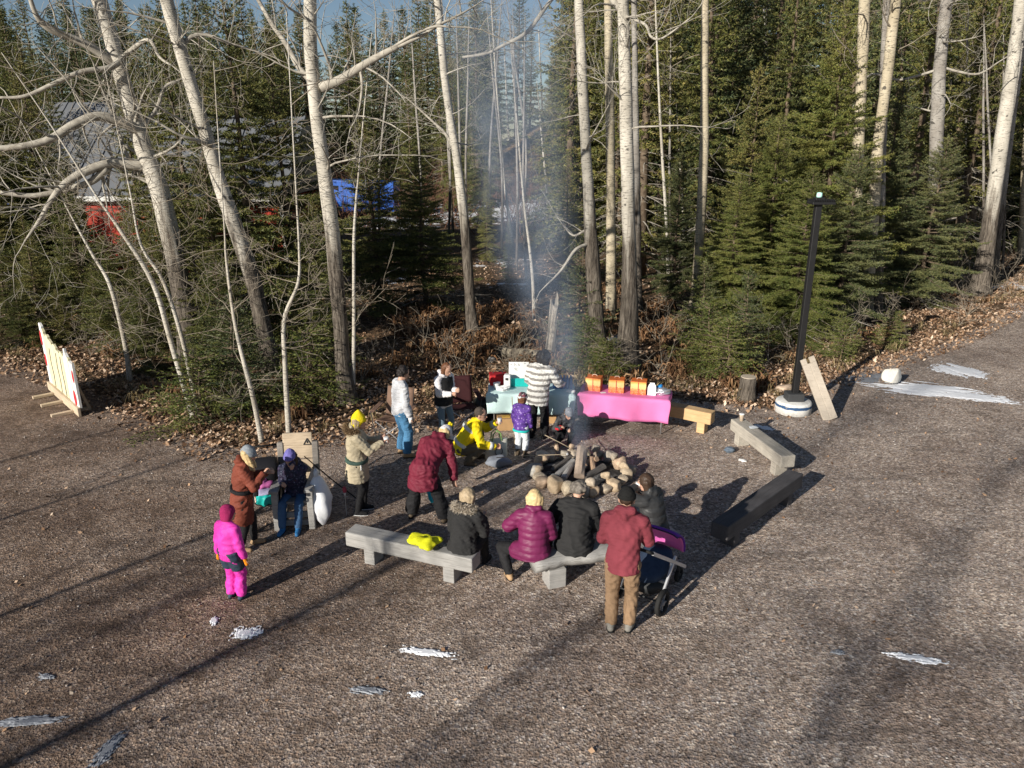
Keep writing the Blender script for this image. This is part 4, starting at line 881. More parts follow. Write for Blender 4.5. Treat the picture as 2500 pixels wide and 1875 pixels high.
def log(name, label, p0, p1, r, mat, cat='log', split=False):
    p0, p1 = Vector(p0), Vector(p1); d = p1-p0; L = d.length; t = link(name, None); t.location = (p0+p1)/2; t.rotation_euler = d.to_track_quat('X', 'Z').to_euler(); bpy.data.objects.remove(t)
    mb = MB(); n = 12; V = []; F = []; rg = random.Random(int(L*1000+r*9999))
    for i in range(6):
        for k in range(n):
            a = 2*math.pi*k/n; q = r*(1+.06*math.sin(3*a+i)+rg.uniform(-.04, .04)); y, z = q*math.cos(a), q*math.sin(a)
            if split: z = max(z, -r*.25); y = min(y, r*.55)
            V.append((-L/2+L*i/5, y, z))
    for i in range(5):
        for k in range(n): F.append((i*n+k, i*n+(k+1) % n, (i+1)*n+(k+1) % n, (i+1)*n+k))
    F += [tuple(range(n-1, -1, -1)), tuple(5*n+k for k in range(n))]; mb.add(V, F); o = mb.build(name, mat, None)
    o.location = (p0+p1)/2; o.rotation_euler = d.to_track_quat('X', 'Z').to_euler(); return tag(o, label, cat)
f = lambda x, y, z: (FC.x+x, FC.y+y, z)
log('firewood', 'pale split log leaning upright in the middle of the campfire', f(-.06, -.30, .10), f(.03, .22, .38), .115, plain('grey smoked firewood', (.42, .33, .26), .85, .2, 14), split=True)
log('firewood', 'ash white burnt stick pile piece beside the upright log', f(-.40, -.20, .10), f(-.10, .16, .20), .045, M_ASHW)
log('firewood', 'charred black branch lying across the ash', f(-.48, .0, .09), f(-.12, .28, .24), .03, M_CHAR)
log('firewood', 'reddish split log standing right of the upright log', f(.22, -.10, .07), f(.20, .16, .24), .07, M_SPLIT, split=True)
log('firewood', 'white burnt log lying low in the ash', f(-.30, -.34, .09), f(-.14, .10, .14), .055, M_ASHW)
log('firewood', 'charred log lying under the reddish split log', f(.05, -.28, .08), f(.42, .08, .12), .06, M_CHAR)
log('firewood', 'short brown brand at the back of the fire', f(.12, .30, .08), f(.30, .10, .26), .045, M_SPLIT)

# ------------------------------------------------------------------ lamp post, plank, rocks, stump, snag, log, panel
M_BLACK = plain('black lamp metal', (0.014, 0.014, 0.015), 0.45, 0.15, spec=0.4); M_DGREY = plain('dark grey cover', (0.045, 0.047, 0.05), 0.6, 0.1)
lp = G(1935, 1004); lamp = thing('lamp_post', 'tall black square lamp post on a round white concrete foot', 'lamp post', (lp.x, lp.y, 0))
def mat_foot():
    m, nt, b = newmat('painted concrete foot'); v = coord(nt); sx = nt.nodes.new('ShaderNodeSeparateXYZ'); nt.links.new(v, sx.inputs[0]); n1 = noise(nt, v, 7, 6, .7)
    z = mth(nt, 'ADD', sx.outputs[2], mth(nt, 'MULTIPLY', mth(nt, 'SUBTRACT', noise(nt, v, 12, 3), .5), .05))
    c = ramp(nt, n1, [(.3, (.46, .45, .42)), (.6, (.70, .70, .68))]); c = mix(nt, ramp(nt, z, [(.135, 0), (.145, 1), (.195, 1), (.205, 0)]), c, (.02, .07, .17)); c = mix(nt, ramp(nt, n1, [(.62, 0), (.68, 1)]), c, (.42, .36, .28))
    nt.links.new(c, b.inputs['Base Color']); b.inputs['Roughness'].default_value = .85; bump(nt, b, n1, .4, .02); return m
mb = MB(); mb.lathe([(.37, -.05), (.37, .20), (.355, .24), (.33, .255), (.0, .26)], n=32); mb.build('foot', mat_foot(), lamp, True)
mb = MB(); mb.box((-.01, 0, .34), (.34, .30, .17)); mb.build('base_cover', M_DGREY, lamp, bevel=.012)
mb = MB(); mb.bar((0, 0, .4), (0.0, 0, 4.27), .125, .125, up=(0, 1, 0)); mb.build('post', M_BLACK, lamp, bevel=.012)
mb = MB(); mb.box((.05, 0, 4.30), (.44, .34, .05)); hd = mb.build('head', M_BLACK, lamp, bevel=.01)
fm = MB(); fm.box((0, 0, 0), (.012, .34, .045)); fme = fm.mesh('fin'); fme.materials.append(M_BLACK)
for i in range(13): o = link('fin', fme, hd); o.location = (-.15+i*.033, 0, 4.345)
mb = MB(); mb.box((.0, 0, 4.36), (.18, .16, .09)); mb.build('driver_box', M_BLACK, hd, bevel=.01)
mb = MB(); mb.lathe([(.05, 4.40), (.055, 4.43), (.05, 4.49), (.0, 4.5)], n=16); mb.build('sensor', plain('pale green sensor', (.45, .75, .68), .3), hd, True)
pa = G(2010, 1026); pb = G(2045, 1024); bt = (pa+pb)/2; tp = AT(1970, 874, bt.y+.42)
t = thing('leaning_plank', 'notched pale plank leaning against the lamp post', 'plank', bt); d = tp-bt; L = d.length; z = d.normalized(); x = Vector((1, .05, 0)); x = (x-z*x.dot(z)).normalized(); y = z.cross(x)
mb = MB(); R_ = Matrix((z, x, y)).transposed(); hw = .15
for s in (-1, 1): mb.box(R_ @ Vector((L/2-.06, s*(hw/2+.003), 0)), (L-.12, hw-.006, .05), R_)
mb.box(R_ @ Vector((L/2-.06, 0, -.004)), (L-.13, .02, .036), R_)
for s in (-1, 1): mb.box(R_ @ Vector((L-.059, s*(hw/2+.018), 0)), (.12, hw-.036, .048), R_)
mb.build('board', M_WPLANK, t, bevel=.006)
p = G(2178, 938); o = stone(p.x, p.y, .20, (.27, .22, .23), (0.1, 0, .2), 'big squarish white painted rock on the snow beyond the plank', name='white_rock'); o.data = stone_mesh(77).copy(); o.data.materials.clear(); o.data.materials.append(plain('white painted rock', (.72, .69, .62), .85, .12, 6))
p = G(1915, 960); stone(p.x, p.y, .1, (.24, .16, .13), (0, 0, .3), 'tan rock lying in the leaves behind the lamp foot')
for q, lab in (((1200, 888), 'pale rock beside the fallen log end'), ((1612, 900), 'grey rock among leaves right behind the pink table')): p = G(*q); stone(p.x, p.y, .08, (.16, .12, .11), (0, 0, 1), lab)
def mat_endgrain():
    m, nt, b = newmat('sawn end grain'); w = N(nt, 'ShaderNodeTexWave', Scale=9.0, Distortion=2.0); w.wave_type = 'RINGS'; w.rings_direction = 'Z'; nt.links.new(coord(nt), w.inputs['Vector'])
    nt.links.new(ramp(nt, w.outputs['Fac'], [(0, (.34, .28, .21)), (1, (.50, .43, .34))]), b.inputs['Base Color']); b.inputs['Roughness'].default_value = .9; return m
p = G(1822, 975); t = thing('tree_stump', 'sawn grey stump standing in the leaves behind the fresh bench', 'stump', (p.x, p.y, 0))
mb = MB(); mb.lathe([(.24, -.05), (.2, .1), (.175, .3), (.17, .52)], n=18); o = mb.build('bark', M_GREYB, t, True)
mb = MB(); mb.lathe([(.165, .505), (.16, .532), (.0, .535)], n=18); mb.build('cut_top', mat_endgrain(), t)
p = G(1340, 880); t = thing('broken_snag', 'broken splintered pale snag behind the striped coat woman', 'snag', (p.x, p.y, float(ground_z(p.x, p.y))))
mb = MB(); n = 14; V = []; F = []; rg = random.Random(4)
for i, (z, r) in enumerate(((-.05, .17), (.3, .13), (.8, .115), (1.2, .105), (1.55, .10))):
    for k in range(n): a = 2*math.pi*k/n; q = r*(1+.12*math.sin(3*a+i)); V.append((q*math.cos(a)+.03*i, q*math.sin(a), z+(0 if i < 4 else rg.uniform(-.35, .1)+.45*max(0, math.cos(a-.5)))))
for i in range(4):
    for k in range(n): F.append((i*n+k, i*n+(k+1) % n, (i+1)*n+(k+1) % n, (i+1)*n+k))
F.append(tuple(range(4*n, 5*n))); mb.add(V, F); mb.build('trunk', wood('bleached dead wood', (.30, .26, .21), (.56, .50, .42)), t)
pa, pb = G(1175, 868), G(1325, 885); z0 = float(ground_z(pa.x, pa.y))+.13; o = log('fallen_log', 'fallen pale birch log lying in the ferns behind the table', (pa.x, pa.y, z0), (pb.x, pb.y, z0+.02), .12, M_CREAM)
# cream painted panel
pl = [G(128, 950), G(202, 1016)]; rz, L = place2(*pl); c = (pl[0]+pl[1])/2
t = thing('painted_panel', 'jagged cream painted wooden panel with white and red edges standing at the leaf edge', 'panel', (c.x, c.y, 0), rz)
rg = random.Random(21); top = []
nn_ = 22; base = .16
M_CREAMP = plain('cream panel paint', (.68, .63, .42), .8, .12, 6, .3); M_WHITEP = plain('white panel paint', (.80, .79, .76), .75, .1); M_REDP = plain('red panel paint', (.50, .03, .04), .7, .2)
def topz(u): return base+1.30-0.30*u + .13*math.exp(-((u-.05)/.05)**2) - .20*max(0, .5-abs(u-.55)) + .22*math.exp(-((u-.80)/.035)**2) + .03*math.sin(u*31)+.025*math.sin(u*57+1)
for i in range(nn_):
    u0, u1 = i/nn_, (i+1)/nn_; z0, z1 = topz(u0+.01), topz(u1-.01); x0, x1 = -L/2+L*u0, -L/2+L*u1; bz = base+.02*math.sin(i*1.3); th = .02+.006*rg.random()
    mb = MB(); V = [(x0+.002, -th, bz), (x1-.002, -th, bz), (x1-.002, -th, z1), (x0+.002, -th, z0), (x0+.002, th, bz), (x1-.002, th, bz), (x1-.002, th, z1), (x0+.002, th, z0)]
    mb.add(V, [(0, 1, 2, 3), (4, 7, 6, 5), (0, 4, 5, 1), (1, 5, 6, 2), (2, 6, 7, 3), (3, 7, 4, 0)]); mb.build('slat', M_WHITEP if i in (0, 1, 16, 17, 18, 20, 21) else M_CREAMP, t)
for i, (u, zz, h) in enumerate(((.02, .9, .35), (.04, .42, .3), (.97, .55, .28), (.91, .02, .34))):
    mb = MB(); mb.ell((-L/2+L*u, -.03, base+zz+h/2), (.06 if i < 3 else .10, .012, h/2)); mb.build('red_patch', M_REDP, t, True)
mb = MB(); mb.add([], []); 
for k, u in enumerate((.25, .47, .62)):
    mb2 = MB(); mb2.tube([(-L/2+L*u, -.032, base+.05), (-L/2+L*u+.04, -.032, base+.35), (-L/2+L*u-.01, -.032, base+.6), (-L/2+L*u+.05, -.032, base+.95)], .006, 4); mb2.build('crack_line', M_DGREY, t)
mb = MB(); mb.box((0, -.05, .10), (L*1.02, .06, .19)); mb.build('bottom_rail', M_WRAIL, t, bevel=.008)
for u in (.2, .5, .85):
    mb = MB(); mb.box((-L/2+L*u, -.12, .03), (.10, .75, .06)); mb.build('foot_board', M_WRAIL, t, bevel=.006)
    mb = MB(); mb.bar((-L/2+L*u, .22, .06), (-L/2+L*u, .035, .75), .05, .07, up=(1, 0, 0)); mb.build('brace', M_WRAIL, t)

# ------------------------------------------------------------------ snow left on the lot
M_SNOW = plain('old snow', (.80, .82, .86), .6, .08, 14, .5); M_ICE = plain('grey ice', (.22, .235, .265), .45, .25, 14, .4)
def snow(label, px, py, rx, ry, rot, seed, mat=None, thr=.0):
    p = G(px, py); r = np.random.RandomState(seed); n = 80; g = np.linspace(-1.15, 1.15, n); U, Vv = np.meshgrid(g, g); d = 1-np.sqrt(U**2+Vv**2); q_ = max(rx, .2); ns_ = .40*sn(U*4.5, Vv*4.5, seed)+.30*sn(U*rx*22/q_**.5, Vv*ry*22/q_**.5, seed+1)+.25*sn(U*rx*55, Vv*ry*55, seed+2); h = d+ns_*.9-.25+thr
    z = .03*np.clip(h, -.3, .5)**1.0; ca, sa = math.cos(rot), math.sin(rot); X = U*rx*ca-Vv*ry*sa; Y = U*rx*sa+Vv*ry*ca
    z = z+ground_z(X+p.x, Y+p.y)+.004; idx_ = np.arange(n*n).reshape(n, n); F = np.stack([idx_[:-1, :-1], idx_[:-1, 1:], idx_[1:, 1:], idx_[1:, :-1]], -1).reshape(-1, 4); F = F[(h.ravel()[F] > 0).sum(1) >= 3]
    used = np.unique(F); mp = np.zeros(n*n, int); mp[used] = np.arange(len(used)); o = link('snow_patch', np_mesh('snow_patch', np.stack([X, Y, z], -1).reshape(-1, 3)[used], mp[F], mat or M_SNOW, True)); o.location = (p.x, p.y, 0)
    return tag(o, label, 'snow')
snow('white snow patch spreading from the white rock', 2245, 948, 1.2, .5, -.22, 1, thr=.2)
snow('white tongue of snow lying above the rock patch', 2345, 905, .6, .5, -.9, 2, thr=.25); snow('snow patch beyond the rock patch end', 2375, 968, .85, .34, -.35, 3, thr=.22)
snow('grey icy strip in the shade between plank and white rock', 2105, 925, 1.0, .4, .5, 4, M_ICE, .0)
snow('small white snow lump left of the ice streaks, below the pink snowsuit child', 600, 1545, .17, .13, .3, 5, thr=.2); snow('tiny snow crumb below the pink snowsuit child', 524, 1516, .05, .09, .3, 6, thr=.25)
snow('thin white snow sliver below the long grey bench', 1040, 1593, .33, .06, -.22, 7, thr=.3); snow('dull ice streak on the gravel below the snow sliver', 900, 1686, .2, .06, -.12, 8, M_ICE, .2); snow('tiny ice crumb next to the dull ice streak', 1015, 1696, .08, .05, 0, 9, M_SNOW, .1)
snow('white snow sliver out on the open gravel by a dark print', 2240, 1608, .32, .08, -.25, 10, M_SNOW, .15); snow('faint ice bit out on the open gravel', 2045, 1594, .1, .06, .2, 11, M_ICE)
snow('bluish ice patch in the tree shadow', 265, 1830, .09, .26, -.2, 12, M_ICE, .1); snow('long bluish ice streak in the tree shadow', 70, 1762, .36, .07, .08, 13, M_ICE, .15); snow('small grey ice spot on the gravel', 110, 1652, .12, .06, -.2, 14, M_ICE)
snow('white snow strip under the tall white trunk', 2478, 700, 1.5, .6, .1, 15, thr=.2); snow('little snow streak at the lot edge', 2490, 762, .3, .1, .1, 16, thr=.1); snow('white snow scrap beside the paper cup bench', 1868, 1045, .3, .12, -.6, 17, thr=0)
# ------------------------------------------------------------------ tables and what lies on them
def cloth(c, rz, L, D, H, drop_f, drop_b, drop_s, mat, name, label, seed=0, thick=.003):
    """cloth draped over a table: top sheet with four hanging sides that wave"""
    o = None; r = np.random.RandomState(seed); nx_, ny_ = 44, 26; xs = np.concatenate([np.linspace(-L/2-drop_s, -L/2-.012, 6), np.linspace(-L/2, L/2, nx_), np.linspace(L/2+.012, L/2+drop_s, 6)]) if drop_s else np.linspace(-L/2-.012, L/2+.012, nx_)
    ys = np.concatenate([np.linspace(-D/2-drop_f, -D/2-.015, 9), np.linspace(-D/2, D/2, 12), np.linspace(D/2+.015, D/2+drop_b, 6)])
    X, Y = np.meshgrid(xs, ys); Z = np.full_like(X, H); ox = np.clip(np.abs(X)-L/2, 0, None); oyf = np.clip(-Y-D/2, 0, None); oyb = np.clip(Y-D/2, 0, None)
    dn = np.maximum(np.maximum(ox, oyf), oyb); wav = .018*np.sin(X*9+seed)+.012*np.sin(X*17+seed*2); X2 = np.clip(X, -L/2, L/2)+np.sign(X)*np.minimum(ox, .02)+np.sign(X)*(ox > 0)*(.012*np.sin(Y*11)); Y2 = np.clip(Y, -D/2, D/2)-np.minimum(oyf, .02)+np.minimum(oyb, .02)-(oyf > .03)*np.clip(oyf*3, 0, 1)*(wav+.012)+(oyb > .03)*wav*.5
    Z = H-dn+.004-(.012*np.sin(X*5+1)*np.clip(oyf*2, 0, 1)); idx_ = np.arange(X.size).reshape(X.shape); F = np.stack([idx_[:-1, :-1], idx_[:-1, 1:], idx_[1:, 1:], idx_[1:, :-1]], -1).reshape(-1, 4)
    o = link(name, np_mesh(name, np.stack([X2, Y2, Z], -1).reshape(-1, 3), F, mat, True)); o.location = (c.x, c.y, 0); o.rotation_euler = (0, 0, rz); sm = o.modifiers.new('thickness', 'SOLIDIFY'); sm.thickness = thick; sm.offset = 1
    return tag(o, label, 'tablecloth')
def folding_table(label, c, rz, L, D, H):
    t = thing('folding_table', label, 'table', (c.x, c.y, 0), rz); mb = MB(); mb.box((0, 0, H-.025), (L, D, .045)); mb.build('tabletop', plain('grey white table plastic', (.6, .6, .58), .5), t, bevel=.01)
    for sx in (-1, 1):
        for sy in (-1, 1): mb = MB(); mb.tube([(sx*(L/2-.12), sy*(D/2-.1), H-.05), (sx*(L/2-.12), sy*(D/2-.1), -.01)], .014, 8); mb.build('leg', plain('grey tube metal', (.4, .4, .41), .4, metal=.6, bmp=0), t, True)
        mb = MB(); mb.tube([(sx*(L/2-.12), -(D/2-.1), .3), (sx*(L/2-.12), (D/2-.1), .3)], .01, 6); mb.build('crossbar', M_CHROME, t)
    return t
TH = .74
ta = G(1202, 1047); a = G(1190, 962, TH); b = G(1402, 965, TH); rz1, L1 = place2(a, b); f1 = Vector((-math.sin(rz1), math.cos(rz1), 0)); c1_ = (a+b)/2+f1*.36; c1_.z = 0
folding_table('folding table under the pale aqua cloth', c1_, rz1, L1, .70, TH); M_AQUA = plain('pale aqua cloth', (.56, .74, .74), .8, .05, 5, .2)
cloth(c1_, rz1, L1+.01, .715, TH+.002, .40, .2, 0, M_AQUA, 'aqua_tablecloth', 'pale aqua cloth draped over the folding table', 3)
a = G(1414, 961, TH); b = G(1633, 979, TH); rz2, L2 = place2(a, b); f2 = Vector((-math.sin(rz2), math.cos(rz2), 0)); c2_ = (a+b)/2+f2*.33; c2_.z = 0
folding_table('folding table under the pink cloth', c2_, rz2, L2, .64, TH); M_PINKC = plain('bright pink cloth', (.74, .19, .44), .75, .06, 5, .2)
cloth(c2_, rz2, L2+.01, .655, TH+.002, .46, .25, .10, M_PINKC, 'pink_tablecloth', 'bright pink cloth draped over the folding table with orange boxes', 6)
def on1(u, v, z=0): return c1_+Vector((math.cos(rz1), math.sin(rz1), 0))*(u*L1/2)+f1*v+Vector((0, 0, TH+.008+z))
def on2(u, v, z=0): return c2_+Vector((math.cos(rz2), math.sin(rz2), 0))*(u*L2/2)+f2*v+Vector((0, 0, TH+.008+z))
# three orange cartons
def mat_carton():
    m, nt, b = newmat('orange carton print'); v = coord(nt); sx = nt.nodes.new('ShaderNodeSeparateXYZ'); nt.links.new(v, sx.inputs[0]); vo = N(nt, 'ShaderNodeTexVoronoi', Scale=38.0); nt.links.new(v, vo.inputs['Vector']); n1 = noise(nt, v, 25, 3)
    c = ramp(nt, sx.outputs[2], [(0, (.62, .16, .05)), (.10, (.70, .30, .10)), (.13, (.80, .56, .22)), (.20, (.82, .62, .25)), (.24, (.74, .42, .10)), (.262, (.72, .2, .04))])
    lo = mth(nt, 'LESS_THAN', sx.outputs[2], .125); pat = ramp(nt, vo.outputs['Distance'], [(.18, 1), (.3, 0)]); c = mix(nt, mth(nt, 'MULTIPLY', mth(nt, 'MULTIPLY', pat, lo), .9), c, (.85, .68, .5)); c = mix(nt, mth(nt, 'MULTIPLY', ramp(nt, n1, [(.55, 0), (.62, 1)]), mth(nt, 'MULTIPLY', lo, .7)), c, (.45, .05, .03))
    nt.links.new(c, b.inputs['Base Color']); b.inputs['Roughness'].default_value = .5; return m
M_CART = mat_carton(); M_CTOP = plain('orange carton flap', (.66, .16, .035), .55, .12); M_STRIPE = plain('carton stripe', (.78, .62, .5), .6); M_REDSIDE = plain('carton red side', (.5, .04, .04), .55, .15)
for i, (u, lab) in enumerate(((-.72, 'orange printed carton nearest the aqua table'), (-.20, 'middle orange printed carton on the pink table'), (.30, 'orange printed carton next to the white gable box'))):
    p = on2(u, -.02); t = thing('orange_carton', lab, 'box', p, rz2+(-.06, .04, .0)[i], 'orange cartons on the pink table'); w, dd, h = .30, .24, .26
    mb = MB(); mb.box((0, 0, h/2), (w, dd, h)); mb.build('carton_body', M_CART, t, bevel=.004)
    for s in (-1, 1): mb = MB(); mb.box((s*w/4*1.01, 0, h+.004), (w/2-.004, dd+.004, .006)); mb.build('flap', M_CTOP, t)
    for s in (-1, 0, 1): mb = MB(); mb.box((w/2+.002, s*.075, h/2), (.004, .028, h-.02)); mb.build('side_stripe', M_REDSIDE, t)
    mb = MB(); mb.box((0, -dd/2-.002, h*.55), (.014, .004, h*.86)); mb.build('front_line', M_REDSIDE, t)
    mb = MB(); mb.tube([(-.05, .05, h+.008), (-.03, .05, h+.035), (.03, .05, h+.035), (.05, .05, h+.008)], .006, 6); mb.build('handle', M_STRIPE, t)
M_WHITE = plain('white card', (.80, .80, .79), .6, .04); M_SILV = plain('foil wrapper', (.55, .56, .6), .25, .3, 20, .5, metal=.6); M_TEAL = plain('teal plastic', (.02, .50, .46), .4, .1); M_REDC = plain('red cooler cloth', (.52, .02, .025), .6, .15)
t = thing('gable_box', 'small white gable box next to the orange cartons', 'box', on2(.60, -.06), rz2); mb = MB(); mb.add([(-.08, -.05, 0), (.08, -.05, 0), (.08, .05, 0), (-.08, .05, 0), (-.08, -.05, .15), (.08, -.05, .15), (.08, .05, .15), (-.08, .05, .15), (-.06, 0, .21), (.06, 0, .21)], [(0, 3, 2, 1), (0, 1, 5, 4), (1, 2, 6, 5), (2, 3, 7, 6), (3, 0, 4, 7), (4, 5, 9, 8), (6, 7, 8, 9), (5, 6, 9), (7, 4, 8)]); mb.build('carton_body', M_WHITE, t); mb = MB(); mb.box((0, 0, .225), (.09, .006, .035)); mb.build('handle', M_WHITE, t)
def lumpy(name, label, cat, p, r, mat, seed, rz=0, amp=.22, quads=None):
    bm = bmesh.new(); bmesh.ops.create_icosphere(bm, subdivisions=4, radius=1); rg = np.random.RandomState(seed); k = rg.normal(0, 3.2, (7, 3)); ph = rg.uniform(0, 6, 7)
    for v in bm.verts:
        q = np.array(v.co); f_ = 1+amp*sum(math.sin(k[i] @ q+ph[i])*(.5 if i > 3 else .8) for i in range(7))/3; v.co = Vector(q*f_)
        if v.co.z < -.8: v.co.z = -.8
    me = bpy.data.meshes.new(name); bm.to_mesh(me); bm.free(); me.polygons.foreach_set('use_smooth', [True]*len(me.polygons)); me.materials.append(mat); o = link(name, me); o.location = (p[0], p[1], p[2]+r[2]*.8); o.scale = r; o.rotation_euler = (0, 0, rz); return tag(o, label, cat)
lumpy('snack_bag', 'crumpled silver and blue snack bag at the pink table end', 'bag', on2(.84, -.02), (.15, .10, .08), M_SILV, 2, rz2+.3); lumpy('blue_packet', 'shiny blue packet leaning on the snack bag', 'packet', on2(.75, .06), (.07, .07, .11), plain('blue foil', (.02, .22, .55), .25, .2), 4)
o = tag(MB().box((0, 0, .003), (.1, .06, .006)).build('paper_slip', M_WHITE, None), 'small white paper slip between the orange cartons', 'paper'); o.location = on2(-.48, -.18); o.rotation_euler = (0, 0, .2)
# aqua table things
t = thing('poster_board', 'white handwritten poster board standing at the back of the aqua table', 'sign', on1(-.30, .20), rz1+.03); mb = MB(); mb.box((0, 0, .24), (.40, .012, .48), Matrix.Rotation(-.12, 3, 'X')); mb.build('board', M_WHITE, t)
mk = MB()
for pts in ([(-.17, .42), (-.15, .44), (-.13, .42)], [(-.09, .40), (-.09, .455), (-.06, .43), (-.05, .40)], [(-.02, .40), (-.01, .45), (.01, .40), (.02, .43)], [(.10, .445), (.14, .45)], [(-.10, .33), (-.07, .37), (-.07, .31)], [(-.05, .365), (-.03, .34), (-.06, .315), (-.02, .31)], [(-.15, .40), (-.17, .40)]):
    mk.tube([Matrix.Rotation(-.12, 3, 'X') @ Vector((x, -.0075, z-.24))+Vector((0, 0, .24)) for x, z in pts], .004, 4)
mk.build('handwriting', M_DGREY, t)
o = tag(MB().box((0, 0, .09), (.40, .05, .17)).build('teal_tray', M_TEAL, None, bevel=.01), 'teal plastic tray in front of the poster board', 'tray'); o.location = on1(-.28, .10); o.rotation_euler = (0, 0, rz1)
t = thing('cooler_bag', 'dark red soft cooler at the aqua table corner', 'cooler', on1(-.80, .22), rz1+.1); MB().box((0, 0, .11), (.34, .22, .22)).build('cooler_body', M_REDC, t, bevel=.03); MB().box((0, 0, .225), (.35, .23, .03)).build('lid', plain('darker red lid', (.34, .012, .018), .6), t, bevel=.012); MB().tube([(-.1, 0, .235), (-.08, 0, .29), (.08, 0, .29), (.1, 0, .235)], .01, 6).build('handle', M_DGREY, t)
t = thing('towel_dispenser', 'upright white dispenser box beside the poster board', 'dispenser', on1(-.56, .02), rz1-.1); MB().box((0, 0, .14), (.13, .13, .28)).build('case', M_WHITE, t, bevel=.015); MB().box((0, -.067, .2), (.06, .006, .05)).build('slot', M_DGREY, t)
for i, (u, v) in enumerate(((-.80, -.10), (-.78, .0), (-.84, -.04))):
    t = thing('paper_cup', 'white paper cup among those before the red cooler', 'cup', on1(u, v), 0, 'paper cups on the aqua table'); MB().lathe([(.03, 0), (.042, .11), (.044, .115), (.038, .112), (.03, .02)], n=14).build('cup_body', M_WHITE, t, True); MB().lathe([(.046, .108), (.047, .12), (.03, .126)], n=14).build('lid', M_WHITE, t, True)
lumpy('napkin_heap', 'heap of white napkins and foil before the dispenser', 'napkins', on1(-.66, -.14), (.11, .08, .05), M_WHITE, 8, amp=.4)
t = thing('bottle_pack', 'shrink wrapped pack of water bottles on the aqua table end', 'bottles', on1(.74, .12), rz1)
bmz = MB(); bmz.lathe([(.03, 0), (.032, .02), (.032, .15), (.014, .19), (.014, .215), (.0, .216)], n=10); bme = bmz.mesh('bottle'); bme.materials.append(plain('clear blue bottle', (.05, .16, .42), .12, .3, 14, .2, spec=.6)); bme.polygons.foreach_set('use_smooth', [True]*len(bme.polygons))
for i in range(6):
    for j in range(4): o = link('bottle', bme, t); o.location = (-.165+i*.066, -.1+j*.066, 0)
lumpy('plastic_wrap', 'scrap of clear white wrap on the aqua table corner', 'wrap', on1(.93, -.22), (.09, .05, .035), M_WHITE, 5, amp=.4)
M_CARD = plain('brown cardboard', (.50, .31, .15), .8, .12)
for q, lab, (w, d_, h) in (((1235, 1050), 'open tan cardboard box under the aqua table', (.34, .3, .24)), ((1345, 1035), 'small tan cardboard box beside the crouching child', (.2, .2, .16))):
    p = G(*q); t = thing('cardboard_box', lab, 'box', (p.x, p.y+.12, 0), .15); MB().box((0, 0, h/2), (w, d_, h)).build('carton_body', M_CARD, t, bevel=.004); MB().box((0, -.0, h+.003), (w*.45, d_*.4, .006)).build('tape', plain('yellow print', (.7, .45, .1), .6), t)
p = G(1180, 1040); o = lumpy('black_bin_bag', 'black bag tucked under the aqua table end', 'bag', (p.x, p.y+.4, 0), (.25, .2, .26), plain('black plastic', (.012, .014, .014), .35), 9)

# ------------------------------------------------------------------ camp chairs, plank chair, odds and ends
def camp_chair(label, p, rz, mat, frame=M_DGREY):
    t = thing('camp_chair', label, 'chair', (p.x, p.y, 0), rz); w, d_ = .27, .25
    def sheet(name, pts, nseg=8, sag=.05):
        (a, b, c, d2) = [Vector(q) for q in pts]; V = []; F = []
        for i in range(nseg+1):
            for j in range(nseg+1):
                u, v = i/nseg, j/nseg; q = (a*(1-u)+b*u)*(1-v)+(d2*(1-u)+c*u)*v; q -= Vector((0, -.3 if name == 'backrest' else 0, 1))*sag*math.sin(math.pi*u)*math.sin(math.pi*min(v*1.0, 1)); V.append(q)
        for i in range(nseg):
            for j in range(nseg): F.append((i*(nseg+1)+j, (i+1)*(nseg+1)+j, (i+1)*(nseg+1)+j+1, i*(nseg+1)+j+1))
        mb = MB(); mb.add(V, F); o = mb.build(name, mat, t, True); s = o.modifiers.new('thickness', 'SOLIDIFY'); s.thickness = .008
    sheet('seat', [(-w, d_, .44), (w, d_, .44), (w, -d_, .38), (-w, -d_, .38)]); sheet('backrest', [(-w, -d_, .40), (w, -d_, .40), (w, -d_-.16, .92), (-w, -d_-.16, .92)], sag=.03)
    for s in (-1, 1): sheet('armrest', [(s*(w+.02), d_+.02, .60), (s*(w+.12), d_+.02, .60), (s*(w+.12), -d_-.06, .64), (s*(w+.02), -d_-.06, .64)], 4, .015)
    for s in (-1, 1):
        MB().tube([(s*(w+.07), d_+.02, .62), (s*w*.9, d_+.03, .0)], .010, 6).build('front_leg', frame, t); MB().tube([(s*w, -d_-.16, .92), (s*w, -d_-.02, .40), (s*w*1.1, -d_-.05, 0)], .010, 6).build('rear_leg', frame, t); MB().tube([(s*w, d_, .02), (-s*w, d_, .42)], .008, 6).build('cross_brace', M_CHROME, t); MB().tube([(s*w, d_, .03), (s*w, -d_, .40)], .008, 6).build('side_brace', frame, t); MB().tube([(s*w, -d_, .03), (s*w, d_, .40)], .008, 6).build('side_brace', frame, t)
    return t
M_TAN = plain('tan brown camp cloth', (.17, .105, .075), .8, .15); M_MAR = plain('dark maroon camp cloth', (.045, .012, .014), .8, .15)
pc = G(962, 1075); camp_chair('tan brown folding camp chair behind the boy in jeans', Vector((pc.x, pc.y+.1, 0)), math.radians(165), M_TAN)
pc = G(1128, 1045); camp_chair('dark maroon folding camp chair behind the girl in the black vest', Vector((pc.x, pc.y+.15, 0)), math.radians(195), M_MAR)
